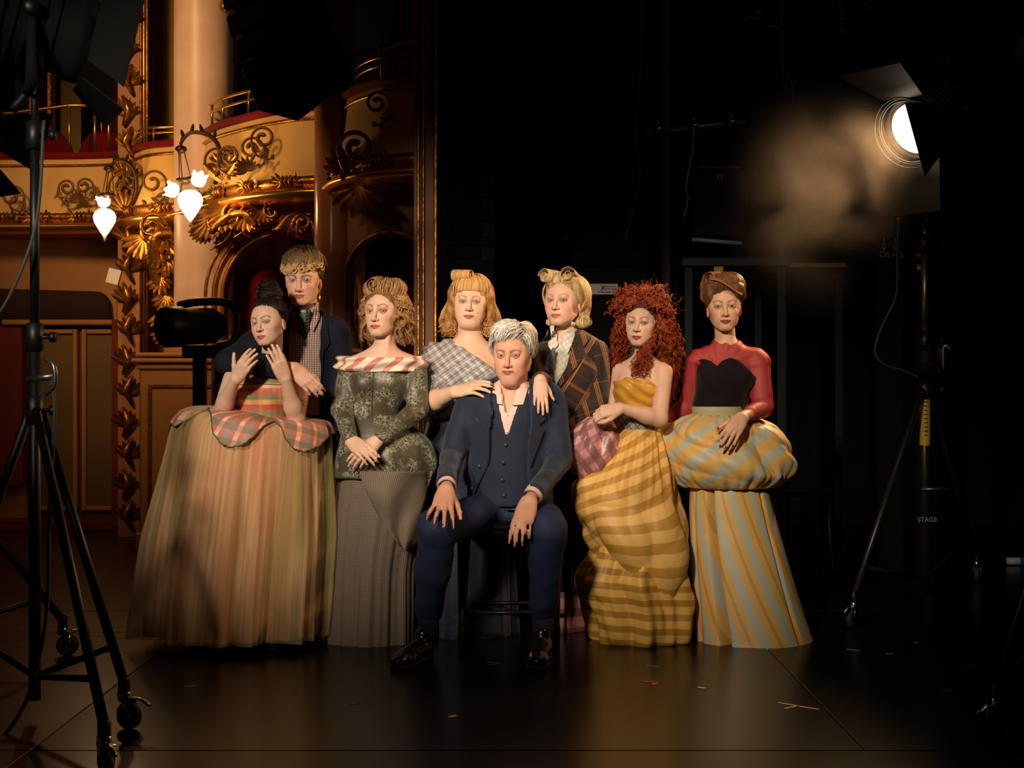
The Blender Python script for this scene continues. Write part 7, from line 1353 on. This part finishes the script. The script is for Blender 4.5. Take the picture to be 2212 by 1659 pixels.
t = thing('platform_truck', 'black wheeled platform with yellow taped edge in the wings', 'platform', (P(1600, 0, 9.2)[0], 9.2, 0)); x0, x1 = P(1462, 0, 9.2)[0], P(1690, 0, 9.2)[0]; panelbox('deck', (x0, 8.95, pz(578, 9.0)), (x1, 9.9, pz(556, 9.0)), mat('scuffed_black', (.005, .005, .006), .5, var=(8, .9, (.009, .009, .009))), t, bev=.01)
for X in (x0 + .05, x1 - .05):
    for Y in (9.0, 9.85): panelbox('leg', (X - .025, Y - .025, 0), (X + .025, Y + .025, pz(578, 9.0)), M_BLACK, t)
for X in (x1 - .04,): panelbox('guard_post', (X - .015, 9.0, pz(556, 9)), (X + .015, 9.03, pz(400, 9.0)), M_BLACK, t)
panelbox('yellow_edge_tape', (P(1542, 0, 8.94)[0], 8.935, pz(588, 8.94)), (P(1562, 0, 8.94)[0], 8.95, pz(576, 8.94)), M_YELLOW, t)
t = thing('light_tube', 'pale tube lying on the backstage platform', 'tube', P(1548, 522, 9.1)); b = MB(); b.tube([P(1494, 517, 9.05), P(1602, 526, 9.05)], .013, 12); b.build('tube', mat('pale_blue_tube', (.42, .47, .55), .4), t)
for px, py in ((1490, 517), (1606, 526)): b = MB(); b.lathe([(0, -.012), (.017, -.012), (.017, .012), (0, .012)], P(px, py, 9.05), (1, 0, -.08), 12); b.build('end_cap', M_BLACK, t)
t = thing('platform_truck', 'long dark platform edge with yellow strip beneath the haze', 'platform', (P(1760, 0, 9.3)[0], 9.3, 0)); x0, x1 = P(1692, 0, 9.3)[0], P(1836, 0, 9.3)[0]; panelbox('deck', (x0, 9.3, pz(600, 9.3)), (x1, 10.2, pz(567, 9.3)), M_BLACKM, t, bev=.01); panelbox('yellow_strip', (x0, 9.285, pz(577, 9.29)), (P(1826, 0, 9.29)[0], 9.30, pz(568, 9.29)), mat('dim_yellow', lin((130, 112, 14)), .6), t)
for X in (x0 + .05, x1 - .05): panelbox('leg', (X - .025, 9.4, 0), (X + .025, 9.45, pz(600, 9.3)), M_BLACK, t)
o = panelbox('paper_label', (P(1275, 0, 8.7)[0], 8.7, pz(636, 8.7)), (P(1335, 0, 8.7)[0], 8.71, pz(613, 8.7)), mat('grey_paper', (.34, .32, .30), .8)); tag(o, 'white paper strip with scribbled cross between two hairdos', 'label')
text('X', (P(1297, 0, 8.7)[0] , 8.697, pz(627, 8.7)), .045, M_BLACKM, 'scribbled_cross', o); b = MB(); [b.box((P(1318, 0, 8.7)[0], 8.698, pz(619 + k * 5, 8.7)), (.07 - .01 * k, .002, .003)) for k in range(2)]; b.box((P(1306, 0, 8.7)[0], 8.698, pz(631, 8.7)), (.08, .002, .004)); b.build('scribble', M_BLACKM, o)
bp_ = thing('label_board', 'black batten that carries the paper strip', 'batten', (P(1305, 0, 8.75)[0], 8.75, 0)); panelbox('batten', (P(1268, 0, 8.75)[0], 8.712, 0), (P(1342, 0, 8.75)[0], 8.76, pz(606, 8.7)), M_BLACKM, bp_)
def chain(label, px, d, y0, y1):
    t = thing('chain', label, 'chain', P(px, y1, d)); z0, z1 = pz(y0, d), pz(y1, d); n = int((z0 - z1) / .034)
    for i in range(n):
        b = MB(); a = i * pi / 2 + .4; q = [np.array([P(px, 0, d)[0] + .013 * math.cos(s) * math.cos(a) + .01 * math.sin(i * .2), d + .013 * math.cos(s) * math.sin(a), z0 - i * .034 + .024 * math.sin(s)]) for s in np.linspace(0, 2 * pi, 15)]; b.tube(q, .0042, 6, caps=False); b.build('link', M_STEEL, t)
chain('steel chain hanging at the top above the lit lamp beam', 1815, 9.0, -10, 84); chain('short steel chain at the top right of the longer chain', 1872, 9.0, -10, 26)
def clamp(label, px, py, d, s): t = thing('rigging_clamp', label, 'clamp', P(px, py, d)); c = P(px, py, d); b = MB(); b.tube([c + [s * math.cos(q), 0, s * math.sin(q)] for q in np.linspace(0, 2 * pi, 20)], s * .18, 6, caps=False); b.build('ring', M_STEEL, t); b = MB(); b.tube([c - [s, 0, .01], c - [s * 4, 0, s * .9]], s * .25, 8); b.build('bolt', M_STEEL, t); bar('suspension_wire', c + [0, 0, s], (c[0], c[1], 6.995), .002, M_BLACKM, t, 5)
clamp('steel ring clamp high above the pipe', 1635, 34, 9.0, .022); clamp('steel clamp on the upper post', 1680, 52, 9.0, .020); clamp('small ring clamp right of the lit lamp', 2048, 130, 9.0, .016); clamp('small ring on the wide flat', 1225, 517, 9.1, .013)
# chalk words, arrows and tape on the dark uprights
t = thing('rigging_board', 'black upright board with white DS and HS arrows', 'board', (P(1925, 0, 8.6)[0], 8.6, 0)); panelbox('board', (P(1895, 0, 8.6)[0], 8.6, 0), (P(1950, 0, 8.6)[0], 8.65, pz(480, 8.6)), M_BLACKM, t); text('DS', (P(1901, 0, 8.59)[0], 8.595, pz(556, 8.59)), .055, M_DIMW, 'chalk_lettering', t); text('HS', (P(1928, 0, 8.59)[0], 8.595, pz(556, 8.59)), .055, M_DIMW, 'chalk_lettering', t)
for px in (1910, 1934): b = MB(); b.box((P(px, 0, 8.59)[0], 8.597, pz(525, 8.59)), (.007, .002, .07)); b.box((P(px - 2, 0, 8.59)[0], 8.597, pz(537, 8.59)), (.006, .002, .025), R=rotm(0, -.6, 0)); b.box((P(px + 2, 0, 8.59)[0], 8.597, pz(537, 8.59)), (.006, .002, .025), R=rotm(0, .6, 0)); b.build('chalk_arrow', M_DIMW, t)
t = thing('marker_post', 'post with yellow and black hazard tape behind the lamp stand', 'post', (P(1987, 0, 8.0)[0], 8.0, 0)); panelbox('post', (P(1980, 0, 8.0)[0], 8.0, 0), (P(1993, 0, 8.0)[0], 8.04, pz(500, 8.0)), M_BLACKM, t)
for py in (524, 549, 577): q = MB(); q.box((P(1987, 0, 7.99)[0], 7.998, pz(py, 7.99)), (.030, .004, .03), R=rotm(0, .35, 0)); q.build('yellow_tape', M_YELLOW, t, smooth=False)
t = thing('stool', 'low dark red bench with bent tube legs behind the striped skirt', 'bench', (P(1730, 0, 8.2)[0], 8.2, 0)); m_ch = mat('dark_red_seat', lin((44, 10, 12)), .7); panelbox('seat', (P(1662, 0, 8.2)[0], 8.1, pz(1074, 8.1)), (P(1796, 0, 8.2)[0], 8.45, pz(1058, 8.1)), m_ch, t, bev=.012)
for px, Y in ((1672, 8.13), (1786, 8.13), (1672, 8.43), (1786, 8.43)): b = MB(); X = P(px, 0, 8.2)[0]; b.tube(smooth_path([(X, Y, pz(1072, 8.1)), (X, Y, .3), (X + .02, Y + (.04 if Y > 8.3 else -.04), 0.006)], 10), .011, 8); b.build('leg', M_STEEL, t)
t = thing('cable_connector', 'blue and grey power connector on the floor at the right edge', 'connector', (P(2195, 0, 8.8)[0], 8.8, 0)); c = P(2195, 1222, 8.72); b = MB(); b.lathe([(0, -.06), (.022, -.06), (.024, .0), (.024, .02)], (c[0], 8.72, .028), (1, 0, 0), 16); b.build('plug', mat('grey_plug', (.35, .36, .38), .5), t); b = MB(); b.lathe([(.027, .02), (.028, .09), (.020, .10), (0, .10)], (c[0], 8.72, .028), (1, 0, 0), 16); b.build('coupler', mat('blue_plastic', lin((30, 70, 170)), .4), t); b = MB(); b.tube(smooth_path([(c[0] + .09, 8.72, .028), (c[0] + .3, 8.75, .012), (c[0] + .8, 8.9, .012)], 12), .009, 8); b.build('cable', M_RUBBER, t)
# tape marks on the floor
def mark(label, pts, d0, w, m):
    b = MB(); z = .0012
    for (a0, b0_), (a1, b1) in pts:
        dd0, dd1 = CAM_H * F_PX / (b0_ - CY), CAM_H * F_PX / (b1 - CY); p0 = np.array([P(a0, 0, dd0)[0], dd0, z]); p1 = np.array([P(a1, 0, dd1)[0], dd1, z]); u = (p1 - p0) / np.linalg.norm(p1 - p0); s = np.array([-u[1], u[0], 0]) * w / 2; V = np.array([p0 - s, p0 + s, p1 + s, p1 - s]); V = np.concatenate([V, V - [0, 0, .001]]); b.add(V, np.array([[3, 2, 1, 0], [4, 5, 6, 7], [0, 1, 5, 4], [1, 2, 6, 5], [2, 3, 7, 6], [3, 0, 4, 7]]))
    return tag(b.build('floor_tape', m, smooth=False), label, 'tape mark', group='tape marks on the stage floor')
mw, my, mr_, mb2 = mat('worn_white_tape', (.45, .43, .40), .6), mat('worn_yellow_tape', lin((200, 160, 40)), .6), mat('worn_red_tape', lin((150, 24, 24)), .6), mat('worn_blue_tape', lin((60, 80, 120)), .6)
mark('long yellow tape strip on the floor at lower right', [((1680, 1518), (1768, 1533))], 0, .016, my); mark('short grey tape crossing under the yellow strip', [((1694, 1531), (1726, 1525))], 0, .012, mw); mark('red and white angled tape in front of the mustard gown', [((1392, 1473), (1420, 1474)), ((1410, 1480), (1420, 1474))], 0, .020, mr_); mark('white tape corner just below the mustard gown', [((1396, 1438), (1420, 1440)), ((1418, 1440), (1424, 1442))], 0, .010, mw); mark('small white tape right of the red tape', [((1508, 1485), (1524, 1487))], 0, .018, mw); mark('grey V-shaped tape in front of the seated man', [((1050, 1430), (1082, 1433)), ((1054, 1437), (1082, 1433))], 0, .012, mb2); mark('cream tape dash left of the floor centre', [((758, 1522), (774, 1519))], 0, .018, mw); mark('orange tape dash at the floor centre', [((970, 1549), (986, 1546))], 0, .018, my); mark('cream tape dash near the tulle hem', [((398, 1483), (422, 1481))], 0, .018, my); mark('red tape dash at far right floor', [((2076, 1440), (2104, 1441))], 0, .016, mr_); mark('second red tape dash nearer at right', [((2035, 1493), (2058, 1492))], 0, .016, mr_); mark('white tape dash by the right stand wheel', [((1828, 1403), (1858, 1405))], 0, .014, mw); mark('white tape dash right of the stand wheel', [((1912, 1412), (1930, 1413))], 0, .014, mw); mark('small white tape dash farther right of the stand', [((1975, 1388), (1985, 1388))], 0, .014, mw)
# ------------------------------------------------------------------ drifting haze in the beam of the lit lamp
lo, hi = P(1470, 760, 6.9), P(2000, 130, 6.9); b = MB(); b.box(((lo[0] + hi[0]) / 2, 6.85, (lo[2] + hi[2]) / 2), (hi[0] - lo[0], .8, hi[2] - lo[2]))
m = bpy.data.materials.new('haze'); m.use_nodes = True; N = NT(m); N.n.remove(N.n['Principled BSDF']); out = N.n['Material Output']; vs = N.new('ShaderNodeVolumePrincipled'); vs.inputs['Color'].default_value = (.95, .85, .75, 1); vs.inputs['Anisotropy'].default_value = .25
tc = N.new('ShaderNodeTexCoord'); nz = N.new('ShaderNodeTexNoise'); nz.inputs['Scale'].default_value = 2.6; nz.inputs['Detail'].default_value = 4; nz.inputs['Distortion'].default_value = .6; N.link(tc.outputs['Object'], nz.inputs['Vector']); mr = N.new('ShaderNodeMapRange'); mr.inputs[1].default_value = .34; mr.inputs[2].default_value = .74; N.link(nz.outputs[0], mr.inputs[0])
mp = N.new('ShaderNodeMapping'); mp.inputs['Location'].default_value = (-1.2, -1, -1.05); mp.inputs['Scale'].default_value = (2, 2, 2); N.link(tc.outputs['Generated'], mp.inputs['Vector']); ln = N.new('ShaderNodeVectorMath', operation='LENGTH'); N.link(mp.outputs[0], ln.inputs[0]); fo = N.new('ShaderNodeMapRange', interpolation_type='SMOOTHSTEP'); fo.inputs[1].default_value = .25; fo.inputs[2].default_value = 1.0; fo.inputs[3].default_value = 1; fo.inputs[4].default_value = 0; N.link(ln.outputs['Value'], fo.inputs[0])
mu = N.new('ShaderNodeMath', operation='MULTIPLY'); N.link(mr.outputs[0], mu.inputs[0]); N.link(fo.outputs[0], mu.inputs[1]); m3 = N.new('ShaderNodeMath', operation='MULTIPLY'); m3.inputs[1].default_value = .25; N.link(mu.outputs[0], m3.inputs[0]); N.link(m3.outputs[0], vs.inputs['Density']); N.link(vs.outputs[0], out.inputs['Volume'])
hz = b.build('haze', m); tag(hz, 'pale smoke drifting in the beam of the lit lamp', 'smoke', kind='stuff')
SC.cycles.use_adaptive_sampling = True; SC.cycles.adaptive_threshold = .05; SC.cycles.max_bounces = 5; SC.cycles.diffuse_bounces = 3; SC.cycles.glossy_bounces = 3; SC.cycles.transparent_max_bounces = 12; SC.cycles.volume_bounces = 0; SC.cycles.volume_step_rate = 2.0
